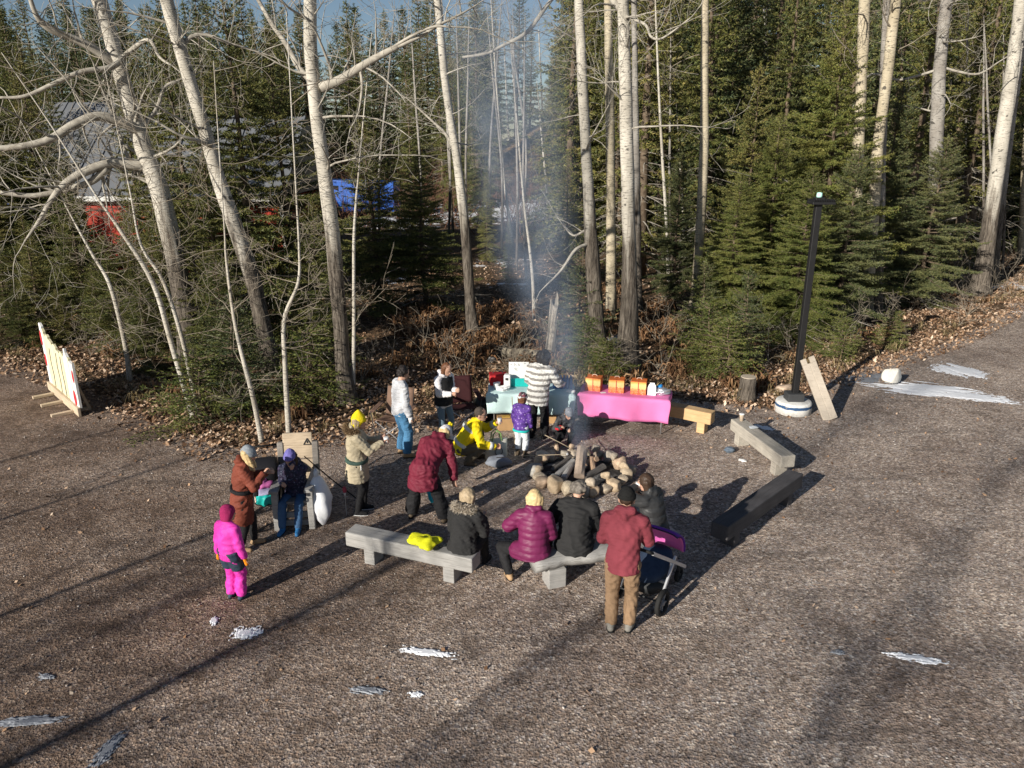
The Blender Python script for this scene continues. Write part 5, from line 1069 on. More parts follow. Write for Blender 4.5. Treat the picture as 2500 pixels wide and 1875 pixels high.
# big plank chair
pc = G(716, 1290); CH = thing('plank_chair', 'big rustic chair of split planks with a warning triangle on its back', 'chair', (pc.x, pc.y+.35, 0), math.radians(186)); w = .20
for s in (-1, 1):
    MB().bar((s*(w+.06), -.22, 0), (s*(w+.06), -.40, 1.08), .10, .09, up=(1, 0, 0)).build('rear_post', M_WOLD, CH, bevel=.01); MB().bar((s*(w+.05), .36, 0), (s*(w+.05), .36, .62), .09, .10, up=(0, 1, 0)).build('front_post', M_WGREY, CH, bevel=.01)
    MB().bar((s*(w+.05), -.30, .64), (s*(w+.05), .46, .64), .13, .05).build('armrest', M_WGREY, CH, bevel=.01)
for i, z in enumerate((.50, .71, .92, 1.12)):
    MB().bar((-w-.02, -.235-.155*z, z), (w+.02, -.23-.155*z+.01, z+(.015, -.02, .01, .0)[i]), .20, .045, up=(0, 1, .16)).build('back_plank', (M_WRAIL, M_WRAIL, M_WRAIL, M_WRAIL)[i], CH, bevel=.012)
for i in range(4): MB().bar((-w, -.20+i*.165, .39+i*.012), (w, -.20+i*.165, .39+i*.012), .15, .04).build('seat_plank', M_WOLD, CH, bevel=.008)
for i, z in enumerate((.09, .22)): MB().bar((-w-.0, .33, z), (w+.0, .33, z), .04, .09).build('front_rail', M_WGREY, CH, bevel=.008)
tri = MB(); T0 = [(-.20, 1.04), (-.09, 1.04), (-.145, 1.135)]
for i in range(3): (x0, z0), (x1, z1) = T0[i], T0[(i+1) % 3]; tri.bar((x0, -.20-.155*z0, z0), (x1, -.20-.155*z1, z1), .012, .008)
tri.bar((-.145, -.20-.155*1.06, 1.06), (-.145, -.20-.155*1.1, 1.10), .01, .008); tri.build('warning_triangle', M_DGREY, CH)
# white sack leaning on the chair
def mat_sack():
    return plain('white plastic sack', (.74, .76, .80), .5, .05, 8, .35)
ps = G(782, 1288); t = thing('white_sack', 'tall stuffed white sack leaning beside the plank chair', 'sack', (ps.x, ps.y+.12, 0)); bm = bmesh.new(); bmesh.ops.create_icosphere(bm, subdivisions=4, radius=1)
for v in bm.verts:
    q = v.co; a = math.atan2(q.y, q.x); f_ = 1+.05*math.sin(5*a+q.z*3)+.06*math.sin(9*q.z+2*a)+.03*math.sin(16*q.z+a*3); zz = q.z; rad = (1-abs(zz)**3.2*.45)*f_; v.co = Vector((q.x*rad*.165-.03*zz, q.y*rad*.15+.05*zz, .40+zz*.40))
me = bpy.data.meshes.new('sack_body'); bm.to_mesh(me); bm.free(); me.polygons.foreach_set('use_smooth', [True]*len(me.polygons)); me.materials.append(mat_sack()); link('sack_body', me, t)
MB().tube([(-.03, .05, .76), (-.05, .06, .81), (-.02, .07, .84)], [.05, .035, .06], 8).build('tied_top', mat_sack(), t, True)
a = G(743, 1114, .95); b = G(868, 1215); o = tag(MB().tube([(0, 0, 0), (b-a)*.5+Vector((0, 0, -.02)), b-a], [.008, .010, .012], 7).build('roasting_pole', plain('dark stick', (.03, .026, .022), .7), None), 'long thin dark pole leaning on the plank chair back', 'pole'); o.location = a
pm = G(846, 1258); t = thing('marker_stake', 'pink ball marker on a thin stake in the gravel', 'marker', (pm.x, pm.y, 0)); MB().tube([(0, 0, -.02), (0, 0, .36)], .006, 6).build('stake', M_CHROME, t); MB().ell((0, 0, .43), (.032, .028, .06)).build('ball', plain('pink marker ball', (.42, .06, .09), .4), t, True); MB().lathe([(.012, .34), (.02, .38), (.012, .4)], n=10).build('socket', M_WHITE, t, True)
lumpy('yellow_jacket', 'bright yellow jacket lying bunched on the long grey bench', 'jacket', G(1038, 1335, .43), (.19, .12, .085), plain('neon yellow cloth', (.80, .80, .02), .7, .06, 9, .5), 12, -.3, .62)
p = G(1082, 1336, .432); t = thing('sunglasses', 'folded dark sunglasses on the grey bench beside the fur hood woman', 'glasses', p, .5); [MB().ell((s*.035, 0, .02), (.03, .006, .02)).build('lens', M_DGLASS, t, True) for s in (-1, 1)]; [MB().tube([(s*.065, 0, .025), (s*.06, .06, .02), (s*.03, .12, .01)], .004, 5).build('temple_arm', M_DGREY, t) for s in (-1, 1)]
p = G(1810, 1027, .432); t = thing('paper_cup', 'single paper cup standing on the pale weathered bench', 'cup', p); MB().lathe([(.032, 0), (.046, .13), (.048, .135), (.042, .132), (.03, .02)], n=14).build('cup_body', plain('tan paper cup', (.62, .5, .38), .7), t, True); MB().lathe([(.05, .125), (.05, .14), (.03, .145)], n=14).build('lid', M_WHITE, t, True)
lumpy('grey_mitten', 'pale grey mitten lying on the weathered bench', 'mitten', G(1840, 1046, .43), (.09, .055, .03), plain('pale grey knit', (.42, .45, .48), .9), 15, .2)
p = G(1781, 1104); lumpy('dark_cap', 'crumpled dark blue cap lying on the gravel', 'cap', (p.x, p.y, 0), (.10, .08, .06), plain('slate cloth', (.10, .13, .17), .8), 17)
p = G(1813, 1125); lumpy('paper_scrap', 'white paper scrap on the gravel near the dark cap', 'paper', (p.x, p.y, 0), (.07, .05, .015), M_WHITE, 18, 0, .4)

# ------------------------------------------------------------------ strollers
M_FRAME = plain('silver stroller frame', (.62, .63, .66), .3, .06, metal=.5, bmp=0); M_NAVY = plain('navy denim cloth', (.035, .055, .10), .85, .25, 10); M_PURP = plain('violet cloth', (.16, .035, .36), .7, .1); M_MAG = plain('pink lining', (.75, .16, .50), .6, .1)
def canopy(parent, name, mat, c, r, w, a0, a1, n=10, thick=.012):
    """hood shaped shell round the x axis"""
    V = []; F = []; m = 8
    for i in range(n+1):
        a = a0+(a1-a0)*i/n
        for j in range(m+1):
            u = -1+2*j/m; rr = r*(1-.10*u**4); V.append((c[0]+u*w/2, c[1]+rr*math.cos(a), c[2]+rr*math.sin(a)))
    for i in range(n):
        for j in range(m): F.append((i*(m+1)+j, (i+1)*(m+1)+j, (i+1)*(m+1)+j+1, i*(m+1)+j+1))
    mb = MB(); mb.add(V, F); o = mb.build(name, mat, parent, True); s = o.modifiers.new('thickness', 'SOLIDIFY'); s.thickness = thick; return o
# big one beside the hoodie man; local +y is its front
_ax = G(1560, 1480); ps = _ax+Vector((math.sin(math.radians(36)), math.cos(math.radians(36)), 0))*.32; ST = thing('stroller', 'silver framed stroller with violet hood and navy seat beside the maroon hoodie man', 'stroller', (ps.x, ps.y, 0), math.radians(-36))
for s in (-1, 1): wheel(ST, (s*.30, -.32, .17), .17, .055, 'x', hub=plain('grey hub', (.25, .25, .26), .4), spokes=5)
for s in (-1, 1):
    wheel(ST, (s*.16, .48, .10), .10, .045, 'x', hub=M_DGREY, spokes=5, name='front_wheel'); MB().tube([(s*.16, .48, .10), (s*.17, .42, .24), (s*.20, .33, .33)], [.016, .02, .016], 8).build('fork', M_DGREY, ST, True)
    MB().bar((s*.27, -.32, .17), (s*.27, .06, .62), .03, .045).build('rear_tube', M_FRAME, ST, bevel=.008); MB().bar((s*.27, .40, .30), (s*.27, -.62, .98), .03, .045).build('main_tube', M_FRAME, ST, bevel=.008); MB().tube([(s*.25, -.10, .30), (s*.25, -.02, .48), (s*.26, -.05, .60)], .014, 7).build('link_arm', M_FRAME, ST, True)
MB().tube([(-.27, -.62, .98), (-.25, -.68, 1.02), (.25, -.68, 1.02), (.27, -.62, .98)], .018, 8).build('handlebar', M_RUB, ST, True)
MB().tube([(-.28, -.32, .16), (.28, -.32, .16)], .012, 8).build('axle', M_DGREY, ST); MB().bar((-.25, -.12, .33), (.25, -.12, .33), .05, .03).build('cross_bar', M_FRAME, ST)
sb = MB(); sb.loft([((0, -.12, .36), .20, .22, Vector((1, 0, 0)), Vector((0, 1, 0))), ((0, .0, .44), .23, .24, Vector((1, 0, 0)), Vector((0, 1, 0))), ((0, .12, .52), .21, .15, Vector((1, 0, 0)), Vector((0, 1, 0))), ((0, .16, .60), .17, .09, Vector((1, 0, 0)), Vector((0, 1, 0)))], 16); sb.build('seat_pod', M_NAVY, ST, True)
canopy(ST, 'hood', M_PURP, (0, .10, .52), .35, .50, math.radians(-4), math.radians(80)); canopy(ST, 'hood_lining', M_MAG, (0, .09, .515), .332, .47, math.radians(-3), math.radians(60), thick=.006); canopy(ST, 'hood_back', M_NAVY, (0, .09, .515), .332, .48, math.radians(61), math.radians(79), thick=.006)
sb = MB(); sb.loft([((0, -.02, .16), .20, .24, Vector((1, 0, 0)), Vector((0, 1, 0))), ((0, -.02, .28), .23, .28, Vector((1, 0, 0)), Vector((0, 1, 0)))], 14); sb.build('basket', M_DGREY, ST, True); MB().bar((-.12, .36, .34), (.12, .36, .34), .12, .03).build('footrest', M_DGREY, ST, bevel=.01)
# dark one beside the brown coat woman
ps = G(640, 1290); S2 = thing('stroller', 'black hooded stroller with teal and pink blankets beside the brown coat woman', 'stroller', (ps.x+.02, ps.y+.28, 0), math.radians(200)); M_BLKC = plain('black stroller cloth', (.014, .014, .018), .7, .2)
for s in (-1, 1):
    wheel(S2, (s*.24, -.28, .13), .13, .05, 'x', hub=M_DGREY); wheel(S2, (s*.2, .34, .10), .10, .045, 'x', hub=M_DGREY, name='front_wheel'); MB().bar((s*.24, .34, .12), (s*.24, -.5, 1.0), .025, .035).build('main_tube', M_DGREY, S2); MB().bar((s*.24, -.28, .14), (s*.24, .02, .48), .025, .035).build('rear_tube', M_DGREY, S2)
MB().tube([(-.24, -.5, 1.0), (.24, -.5, 1.0)], .016, 8).build('handlebar', M_RUB, S2, True)
sb = MB(); sb.loft([((0, .16, .40), .19, .2, Vector((1, 0, 0)), Vector((0, 1, 0))), ((0, .02, .52), .21, .24, Vector((1, 0, 0)), Vector((0, 1, 0))), ((0, -.12, .86), .2, .14, Vector((1, 0, 0)), Vector((0, 1, 0)))], 16); sb.build('seat_pod', M_BLKC, S2, True); canopy(S2, 'hood', M_BLKC, (0, -.08, .70), .27, .42, math.radians(35), math.radians(170))
for nm, m_, c, r_ in (('teal_blanket', M_TEAL, (.02, .28, .48), (.15, .10, .12)), ('pink_blanket', plain('pink blanket', (.62, .16, .42), .8), (.05, .16, .66), (.15, .10, .07)), ('lilac_blanket', plain('lilac blanket', (.45, .42, .62), .8), (.02, .24, .58), (.14, .09, .05))):
    o = lumpy(nm, 'x', 'x', (0, 0, 0), r_, m_, len(nm), 0, .3); o.parent = S2; o.location = c; del o['label']; del o['category']
# ------------------------------------------------------------------ people
DG = lambda: bpy.context.evaluated_depsgraph_get()
def fuse(mb, voxel, smooth=4, dec=None, wrinkle=0.0, seed=0, wscale=1.0, quilt=None, axis=None):
    """melt overlapping shapes into one continuous skin"""
    me = mb.mesh('tmp'); bm = bmesh.new(); bm.from_mesh(me); bmesh.ops.recalc_face_normals(bm, faces=bm.faces); bm.to_mesh(me); bm.free()
    o = bpy.data.objects.new('tmp', me); COL.objects.link(o)
    r = o.modifiers.new('r', 'REMESH'); r.mode = 'VOXEL'; r.voxel_size = voxel
    s = o.modifiers.new('s', 'SMOOTH'); s.factor = 0.5; s.iterations = smooth
    if dec: d = o.modifiers.new('d', 'DECIMATE'); d.ratio = dec
    out = bpy.data.meshes.new_from_object(o.evaluated_get(DG())); bpy.data.objects.remove(o); bpy.data.meshes.remove(me)
    n = len(out.vertices)
    if wrinkle or quilt:
        co = np.empty(n*3, np.float32); out.vertices.foreach_get('co', co); co = co.reshape(-1, 3).astype(float); nr = np.empty(n*3, np.float32); out.vertex_normals.foreach_get('vector', nr); nr = nr.reshape(-1, 3)
        off = np.zeros(n)
        if wrinkle:
            rg = np.random.RandomState(seed)
            for k in range(7):
                d = rg.normal(size=3)*np.array([1, 1, 1.5])*(14+9*k)*wscale; w = rg.normal(size=3)*6; off += np.sin(co @ d+2.2*np.sin(co @ w+k)+rg.uniform(0, 6))/(1+.5*k)
            off = wrinkle*(np.abs(off)*-.8+.35)
        if quilt:
            sp_, dp, ax = quilt; q = (co @ np.array(ax))/sp_; off = off+dp*(np.abs(np.sin(np.pi*q))**.6-1)
        co += nr*off[:, None]; out.vertices.foreach_set('co', co.astype(np.float32).ravel()); out.update()
    out.polygons.foreach_set('use_smooth', [True]*len(out.polygons)); return out
def ik(a, b, l1, l2, hint):
    d = b-a; L = min(d.length, (l1+l2)*.998); d = d.normalized(); b2 = a+d*L; x = (l1*l1-l2*l2+L*L)/(2*L); h = math.sqrt(max(0, l1*l1-x*x)); hn = hint-d*hint.dot(d)
    hn = hn.normalized() if hn.length > 1e-5 else Vector((0, 1, 0)); return a+d*x+hn*h, b2
def skin_mat(name='skin', col=(.55, .33, .24)): return plain(name, col, .55, .06, 12, .05, spec=.3)
M_EYE = plain('dark eye', (.02, .015, .012), .3, bmp=0); M_LIP = plain('lip', (.36, .13, .11), .5, bmp=0)
def emit(name, me, mat, parent): me.name = name; me.materials.append(mat); return link(name, me, parent)
PEOPLE = 0
def person(label, loc, heading, H, pose, wear, group=None):
    """local frame: +y forward, +x right.  pose and wear are small dicts"""
    global PEOPLE; PEOPLE += 1; seed = PEOPLE
    s = H/1.70; loc = Vector((loc[0], loc[1], loc[2] if len(loc) > 2 else 0)); root = thing('person', label, 'person', loc, -math.radians(heading), group)
    P = Vector(pose.get('pel', (0, 0, .90)))*s; lean = math.radians(pose.get('lean', 3)); side = math.radians(pose.get('side', 0)); tw = math.radians(pose.get('twist', 0))
    U = Vector((math.sin(side), math.sin(lean)*math.cos(side), math.cos(lean)*math.cos(side))); X = Vector((math.cos(tw), -math.sin(tw), 0)); X = (X-U*X.dot(U)).normalized(); F = U.cross(X)
    PX_ = Vector((1, 0, 0)); w = pose.get('shw', .178)*s; curl = pose.get('curl', 0)
    chest = P+U*.33*s; shc = P+U*.50*s+F*curl*s; nb = shc+U*.06*s+F*.01*s; S = {-1: shc-X*w-U*.03*s, 1: shc+X*w-U*.03*s}; hips = {-1: P-PX_*.095*s-U*.03*s, 1: P+PX_*.095*s-U*.03*s}
    hy, hp, hr = math.radians(pose.get('yaw', 0)), math.radians(pose.get('pitch', 8)), math.radians(pose.get('roll', 0))
    hf = Vector((math.sin(hy)*math.cos(hp), math.cos(hy)*math.cos(hp), -math.sin(hp))); hx = Vector((math.cos(hy), -math.sin(hy), 0)); hu = hx.cross(hf); Rr = Matrix.Rotation(hr, 3, hf); hx = Rr @ hx; hu = Rr @ hu
    hs = 1.07*s**.6*pose.get('hs', 1.0); hc = nb+(U*.5+hu*.5).normalized()*.022*s+hu*.10*hs+hf*.02*s; HM = Matrix((hx, hf, hu)).transposed()
    hand = {}; elb = {}; wr = {}; knee = {}; ank = {}; toe = {}
    for k, nm in ((-1, 'L'), (1, 'R')):
        tgt = Vector(pose.get('h'+nm, (k*.26, .05, .80)))*s; hint = Vector(pose.get('e'+nm, (k*.45, -.75, -.55))); elb[k], wr[k] = ik(S[k], tgt, .285*s, .255*s, hint); hand[k] = (wr[k]-elb[k]).normalized()
        ft = pose.get('f'+nm, (k*.11, 0, 0, k*8)); a = Vector((ft[0]*s, ft[1]*s, ft[2]*s+.085*s)); kh = Vector(pose.get('k'+nm, (k*.12, 1, .15))); knee[k], ank[k] = ik(hips[k], a, .408*s, .392*s, kh); ya = math.radians(ft[3] if len(ft) > 3 else k*8); tp = math.radians(ft[4] if len(ft) > 4 else 0); toe[k] = Vector((math.sin(ya)*math.cos(tp), math.cos(ya)*math.cos(tp), -math.sin(tp)))
    # body: one continuous skin
    b = MB(); b.ell(hc+hu*.012*hs, (.074*hs, .092*hs, .108*hs), HM, 16, 12); b.ell(hc-hu*.055*hs+hf*.025*hs, (.052*hs, .062*hs, .058*hs), HM); b.cap(hc-hu*.005*hs+hf*.086*hs, .008*hs, hc-hu*.03*hs+hf*.104*hs, .013*hs, 8); b.ell(hc+hu*.03*hs+hf*.07*hs, (.045*hs, .02*hs, .012*hs), HM); b.ell(hc-hu*.088*hs+hf*.07*hs, (.022*hs, .02*hs, .018*hs), HM); b.ell(hc-hu*.058*hs+hf*.083*hs, (.025*hs, .012*hs, .012*hs), HM)
    for k in (-1, 1): b.ell(hc+hx*k*.076*hs-hu*.005*hs-hf*.008*hs, (.012*hs, .022*hs, .034*hs), HM)
    b.cap(nb-U*.03*s, .056*s, hc-hu*.05*hs-hf*.012*hs, .05*s); b.loft([(P-U*.08*s, .13*s, .10*s, X, F), (P+U*.02*s, .155*s, .115*s, X, F), (P+U*.15*s, .135*s, .10*s, X, F), (chest, .155*s, .11*s, X, F), (shc+U*.0*s, .15*s, .085*s, X, F), (nb, .06*s, .055*s, X, F)])
    for k in (-1, 1):
        b.cap(shc+X*k*w*.5, .06*s, S[k], .052*s); b.cap(S[k], .05*s, elb[k], .038*s); b.cap(elb[k], .038*s, wr[k], .026*s); b.cap(hips[k], .080*s, knee[k], .048*s); b.cap(knee[k], .048*s, ank[k], .032*s); b.cap(ank[k]-Vector((0, 0, .035*s)), .034*s, ank[k]+toe[k]*.12*s-Vector((0, 0, .05*s)), .028*s)
        d = hand[k]; sx = d.cross(Vector(pose.get('n', (0, 1, 0)))); sx = sx.normalized() if sx.length > .1 else d.cross(Vector((1, 0, 0))).normalized(); nn_ = sx.cross(d).normalized(); q = wr[k]; pw = .030*s
        if sx.dot(hf)*k < 0: pass
        b.cap(q+d*.02*s-sx*pw*.6, .017*s, q+d*.075*s-sx*pw*.85, .015*s, 8); b.cap(q+d*.02*s+sx*pw*.6, .017*s, q+d*.075*s+sx*pw*.85, .015*s, 8); b.cap(q+d*.015*s, .022*s, q+d*.07*s, .018*s, 8)
        cu = pose.get('curlf', .5)
        for j, (u, l) in enumerate(((-1.15, .060), (-.38, .074), (.38, .069), (1.15, .053))):
            p0 = q+d*.08*s+sx*pw*u; d1 = (d*math.cos(cu)+nn_*math.sin(cu)).normalized(); d2 = (d*math.cos(cu*2.2)+nn_*math.sin(cu*2.2)).normalized(); p1 = p0+d1*l*.55*s; p2 = p1+d2*l*.45*s; b.cap(p0, .0095*s, p1, .009*s, 7); b.cap(p1, .009*s, p2, .008*s, 7)
        t0 = q+d*.03*s-sx*k*pw*1.0; td = (d*.6-sx*k*.75+nn_*.35).normalized(); b.cap(t0, .0125*s, t0+td*.035*s, .011*s, 7); b.cap(t0+td*.035*s, .010*s, t0+td*.035*s+(d*.9+nn_*.4).normalized()*.026*s, .009*s, 7)
    emit('body', fuse(b, .0095*max(s, .8), 2, .33), skin_mat(), root)
    for k in (-1, 1): MB().ell(hc+hu*.012*hs+hf*.083*hs+hx*k*.030*hs, (.011*hs, .007*hs, .006*hs), HM, 8, 6).build('eye', M_EYE, root, True)
    MB().ell(hc-hu*.055*hs+hf*.092*hs, (.020*hs, .006*hs, .005*hs), HM, 8, 6).build('mouth', M_LIP, root, True)
    # trousers
    tr = wear['pants']; th = tr.get('th', .018)*s; m = MB(); m.loft([(P-U*.10*s, .15*s+th, .115*s+th, X, F), (P, .155*s+th, .118*s+th, X, F), (P+U*.11*s, .14*s+th, .105*s+th, X, F)])
    lw = tr.get('wide', 1.0)
    for k in (-1, 1):
        m.cap(hips[k], .088*s+th, knee[k], (.058*s+th)*(.6+.4*lw)); e = ank[k]+(knee[k]-ank[k]).normalized()*tr.get('up', .0)*s; m.tube([knee[k], knee[k].lerp(e, .5), e], [.058*s+th, (.052*s+th)*lw, (.042*s+th)*lw], 12); m.ell(knee[k], .058*s+th)
        if 'kneepad' in tr: pass
    emit('trousers', fuse(m, .0135, 3, None, tr.get('wr', .006), seed+10, 1.1), tr['mat'], root)
    if 'patch' in tr:
        for z0, z1, mt in tr['patch']:
            pm_ = MB()
            for k in (-1, 1): a0 = hips[k].lerp(knee[k], z0) if z0 < 1 else knee[k].lerp(ank[k], z0-1); a1 = hips[k].lerp(knee[k], z1) if z1 < 1 else knee[k].lerp(ank[k], z1-1); pm_.tube([a0, a1], [.083*s+th+.012, .07*s+th+.012], 14)
            emit('trouser_panel', fuse(pm_, .013, 3, None, .005, seed), mt, root)
    # shoes
    sh = wear['shoe']
    for k in (-1, 1):
        m = MB(); z = Vector((0, 0, 1)); zz = toe[k].cross(Vector((1, 0, 0))); a = ank[k]; g = .085*s; fr = toe[k]; bt = -(fr.cross(PX_).normalized()) if abs(fr.z) > .3 else z; hl = a-bt*.045*s-fr*.03*s
        m.cap(hl, .042*s, a+fr*.06*s-bt*.045*s, .046*s); m.cap(a+fr*.06*s-bt*.048*s, .046*s, a+fr*.135*s-bt*.058*s, .036*s); bh = sh.get('h', .05)*s; m.tube([a-bt*.03*s, a+(knee[k]-a).normalized()*bh], [.05*s, sh.get('w', .048)*s], 12)
        o = emit('shoe', fuse(m, .0105, 2), sh['mat'], root)
        so = MB(); so.tube([hl-bt*.026*s-fr*.035*s, hl-bt*.026*s+fr*.02*s, a+fr*.09*s-bt*.076*s, a+fr*.165*s-bt*.078*s], [.030*s, .040*s, .046*s, .022*s], 10, flat=None); V = [(Vector(v)-bt*((Vector(v)-(a-bt*.085*s)).dot(bt))*.75) for v in so.v]; so.v = [tuple(v) for v in V]; so.build('sole', sh.get('sole', M_RUB), o)
    # jacket
    j = wear['top']; th = j.get('th', .028)*s; hem = j.get('hem', .12)*s; m = MB(); fl = j.get('flare', 1.0)
    Dn = -U if pose.get('coatdown') is None else Vector(pose['coatdown']).normalized(); rings = []
    if hem > .2*s: rings += [(P+Dn*hem, (.165*s+th)*fl, (.135*s+th)*fl, PX_ if abs(Dn.z) > .7 else X, F), (P+Dn*hem*.5, (.168*s+th)*(1+(fl-1)*.6), (.132*s+th)*(1+(fl-1)*.6), X, F)]
    else: rings += [(P+Dn*hem, .162*s+th, .122*s+th, X, F)]
    if 'fy' in j: rings = [(c_+F*j['fy']*s, a_, b_+abs(j['fy'])*s*.7, x_, f_) for c_, a_, b_, x_, f_ in rings]
    rings += [(P+U*.03*s, .162*s+th, .125*s+th, X, F), (P+U*.16*s, .148*s+th, .112*s+th, X, F), (chest+F*curl*s*.4, .165*s+th, .122*s+th, X, F), (shc-U*.05*s, .155*s+th, .105*s+th, X, F), (shc+U*.02*s, .110*s+th*.7, .085*s+th*.6, X, F), (shc+U*.055*s, .080*s+th*.6, .07*s+th*.6, X, F), (nb+U*.005*s, .066*s+th*.4, .06*s+th*.4, X, F)]
    m.loft(rings, 20); aw = j.get('arm', 1.0)
    if lean > .7:
        m.ell(P-U*.02*s, (.185*s+th, .165*s+th, .16*s+th)); m.loft([(P+Vector((0, -.05, -.27))*s, .20*s+th, .175*s+th, PX_, Vector((0, 1, 0))), (P+Vector((0, -.03, -.1))*s, .19*s+th, .165*s+th, PX_, Vector((0, 1, 0)))], 20)
    for k in (-1, 1):
        m.cap(shc+X*k*w*.5-U*.01*s, .068*s+th*.7, S[k], .058*s+th*.7); m.cap(S[k], .056*s+th*.8, elb[k], (.045*s+th*.75)*aw); m.ell(elb[k], (.046*s+th*.75)*aw); e = wr[k]+(wr[k]-elb[k]).normalized()*j.get('cuff', .01)*s; m.tube([elb[k], elb[k].lerp(e, .6), e], [(.046*s+th*.75)*aw, (.040*s+th*.7)*aw, (.033*s+th*.6)*aw], 12)
    if pose.get('sitcoat'):
        for k in (-1, 1): m.cap(hips[k], .10*s+th, hips[k].lerp(knee[k], pose['sitcoat']), .085*s+th)
    if j.get('hood'):
        q = nb-F*.072*s+U*.025*s; m.cap(q-X*.07*s+U*.02*s, .05*s, q+X*.07*s+U*.02*s, .05*s); m.cap(q-U*.03*s-F*.02*s, .062*s, q-U*.10*s-F*.025*s, .035*s); m.cap(q-X*.085*s+U*.03*s, .035*s, nb-X*.075*s+F*.06*s-U*.01*s, .03*s); m.cap(q+X*.085*s+U*.03*s, .035*s, nb+X*.075*s+F*.06*s-U*.01*s, .03*s)
    elif j.get('collar', 1): m.tube([nb-U*.03*s, nb+U*.045*s], [.085*s, .072*s], 14)
    emit(j.get('name', 'jacket'), fuse(m, .0135, 3, None, j.get('wr', .012), seed, j.get('ws', .8), j.get('quilt'), None), j['mat'], root)
    if j.get('vest'):
        m = MB(); t2 = th+.016; m.loft([(P+Dn*hem*.6, .162*s+t2, .122*s+t2, X, F), (P+U*.03*s, .162*s+t2, .125*s+t2, X, F), (P+U*.16*s, .150*s+t2, .114*s+t2, X, F), (chest, .165*s+t2, .122*s+t2, X, F), (shc-U*.02*s, .150*s+t2, .10*s+t2, X, F), (shc+U*.03*s, .12*s+t2*.5, .08*s+t2*.5, X, F)], 20); emit('vest', fuse(m, .0135, 3, None, .008, seed+3, .8), j['vest'], root)
    if j.get('bands'):
        for h0, h1, r0 in j['bands']: m = MB(); c0, c1x = P+U*h0*s, P+U*h1*s; m.loft([(c0, .166*s+th+.012, .127*s+th+.012, X, F), (c1x, .166*s+th+.012, .127*s+th+.012, X, F)], 28); emit('reflective_band', fuse(m, .012, 1), r0, root)
        for k in (-1, 1): e0, e1 = elb[k].lerp(wr[k], .55), elb[k].lerp(wr[k], .82); m = MB(); m.tube([e0, e1], [.041*s+th*.7+.008, .037*s+th*.7+.008], 14); m.build('sleeve_band', j['bands'][0][2], root, True)
    if j.get('fur'):
        rg = np.random.RandomState(seed); q = nb-F*.035*s-U*.0*s; an = rg.uniform(math.radians(150), math.radians(390), 2600); rad = .135*s+rg.normal(0, .014, 2600); cx = np.outer(np.cos(an)*rad*1.05, X)+np.outer(np.sin(an)*rad*.95, F)+np.array(q)+np.outer(rg.normal(0, .02, 2600)+.02*np.sin(an)*-1, U); dr = np.outer(np.cos(an), X)+np.outer(np.sin(an), F)+np.outer(rg.normal(-.1, .6, 2600), U); dr /= np.linalg.norm(dr, axis=1, keepdims=True); V = needle_mesh(cx, dr, rg, 2, .055*s, .010); link('fur_trim', np_mesh('fur_trim', V, np.arange(len(V)).reshape(-1, 3), j['fur']), root)
    # belt bag, mug and the like
    for ex in wear.get('extra', ()):
        ex(root, dict(s=s, P=P, U=U, X=X, F=F, nb=nb, hc=hc, hx=hx, hf=hf, hu=hu, HM=HM, S=S, elb=elb, wr=wr, knee=knee, ank=ank, hips=hips, hand=hand, hs=hs, shc=shc, th=th, toe=toe))
    # hair and hat
    hr_ = wear.get('hair')
    if hr_:
        m = MB(); ln = hr_.get('len', .1)*hs; vol = hr_.get('vol', 1.0); m.ell(hc+hu*.030*hs-hf*.018*hs, (.084*hs*vol, .094*hs*vol, .098*hs*vol), HM, 14, 10)
        if ln > .02:
            for q in np.linspace(-1, 1, 7):
                a = q*2.0; base = hc-hf*.03*hs+hx*math.sin(a)*.07*hs*vol-hf*math.cos(a)*.05*hs+hu*.03*hs; dn = (-hu*.6+Vector((0, 0, -1))*.6-hf*.06).normalized() if not hr_.get('front') else (Vector((0, 0, -1))+hf*.35*abs(q)).normalized(); m.cap(base, .036*hs*vol, base+dn*ln, .024*hs*vol, 8)
        if hr_.get('curly'):
            rg = random.Random(seed)
            for q in range(40): a, e = rg.uniform(0, 6.28), rg.uniform(-.6, 1.4); d = hx*math.cos(a)*math.cos(e)+hf*math.sin(a)*math.cos(e)*.9+hu*math.sin(e); d -= hf*max(0, d.dot(hf))*.75; m.ell(hc+hu*.02*hs-hf*.02*hs+d*.088*hs*vol, rg.uniform(.022, .036)*hs*vol)
        me = fuse(m, .0105, 2, None, .005, seed, 1.6); emit('hair', me, hr_['mat'], root)
    ht = wear.get('hat')
    if ht:
        m = MB(); tl = ht.get('tall', 0); m.loft([(hc+hu*.022*hs-hf*.004*hs, .088*hs, .106*hs, hx, hf), (hc+hu*.05*hs-hf*.006*hs, .088*hs, .105*hs, hx, hf), (hc+hu*.09*hs-hf*.010*hs, .078*hs, .094*hs, hx, hf), (hc+hu*.125*hs-hf*.016*hs, .052*hs, .064*hs, hx, hf), (hc+hu*(.142+tl*.6)*hs-hf*.022*hs, (.022 if not tl else .03)*hs, .03*hs, hx, hf), (hc+hu*(.146+tl)*hs-hf*.024*hs, .008*hs, .010*hs, hx, hf)], 18); o = emit('hat', fuse(m, .0095, 2, None, .003, seed, 1.5), ht['mat'], root)
        if ht.get('cuff', True): m = MB(); m.loft([(hc+hu*.014*hs-hf*.004*hs, .092*hs, .110*hs, hx, hf), (hc+hu*.058*hs-hf*.005*hs, .093*hs, .111*hs, hx, hf)], 22); mc = fuse(m, .0095, 2); emit('hat_cuff', mc, ht.get('cuffmat', ht['mat']), o)
        if ht.get('pom'): m = MB(); m.ell(hc+hu*.168*hs-hf*.022*hs, .042*hs); me = fuse(m, .01, 1, None, .012, seed, 3.0); emit('pompom', me, ht['pom'], o)
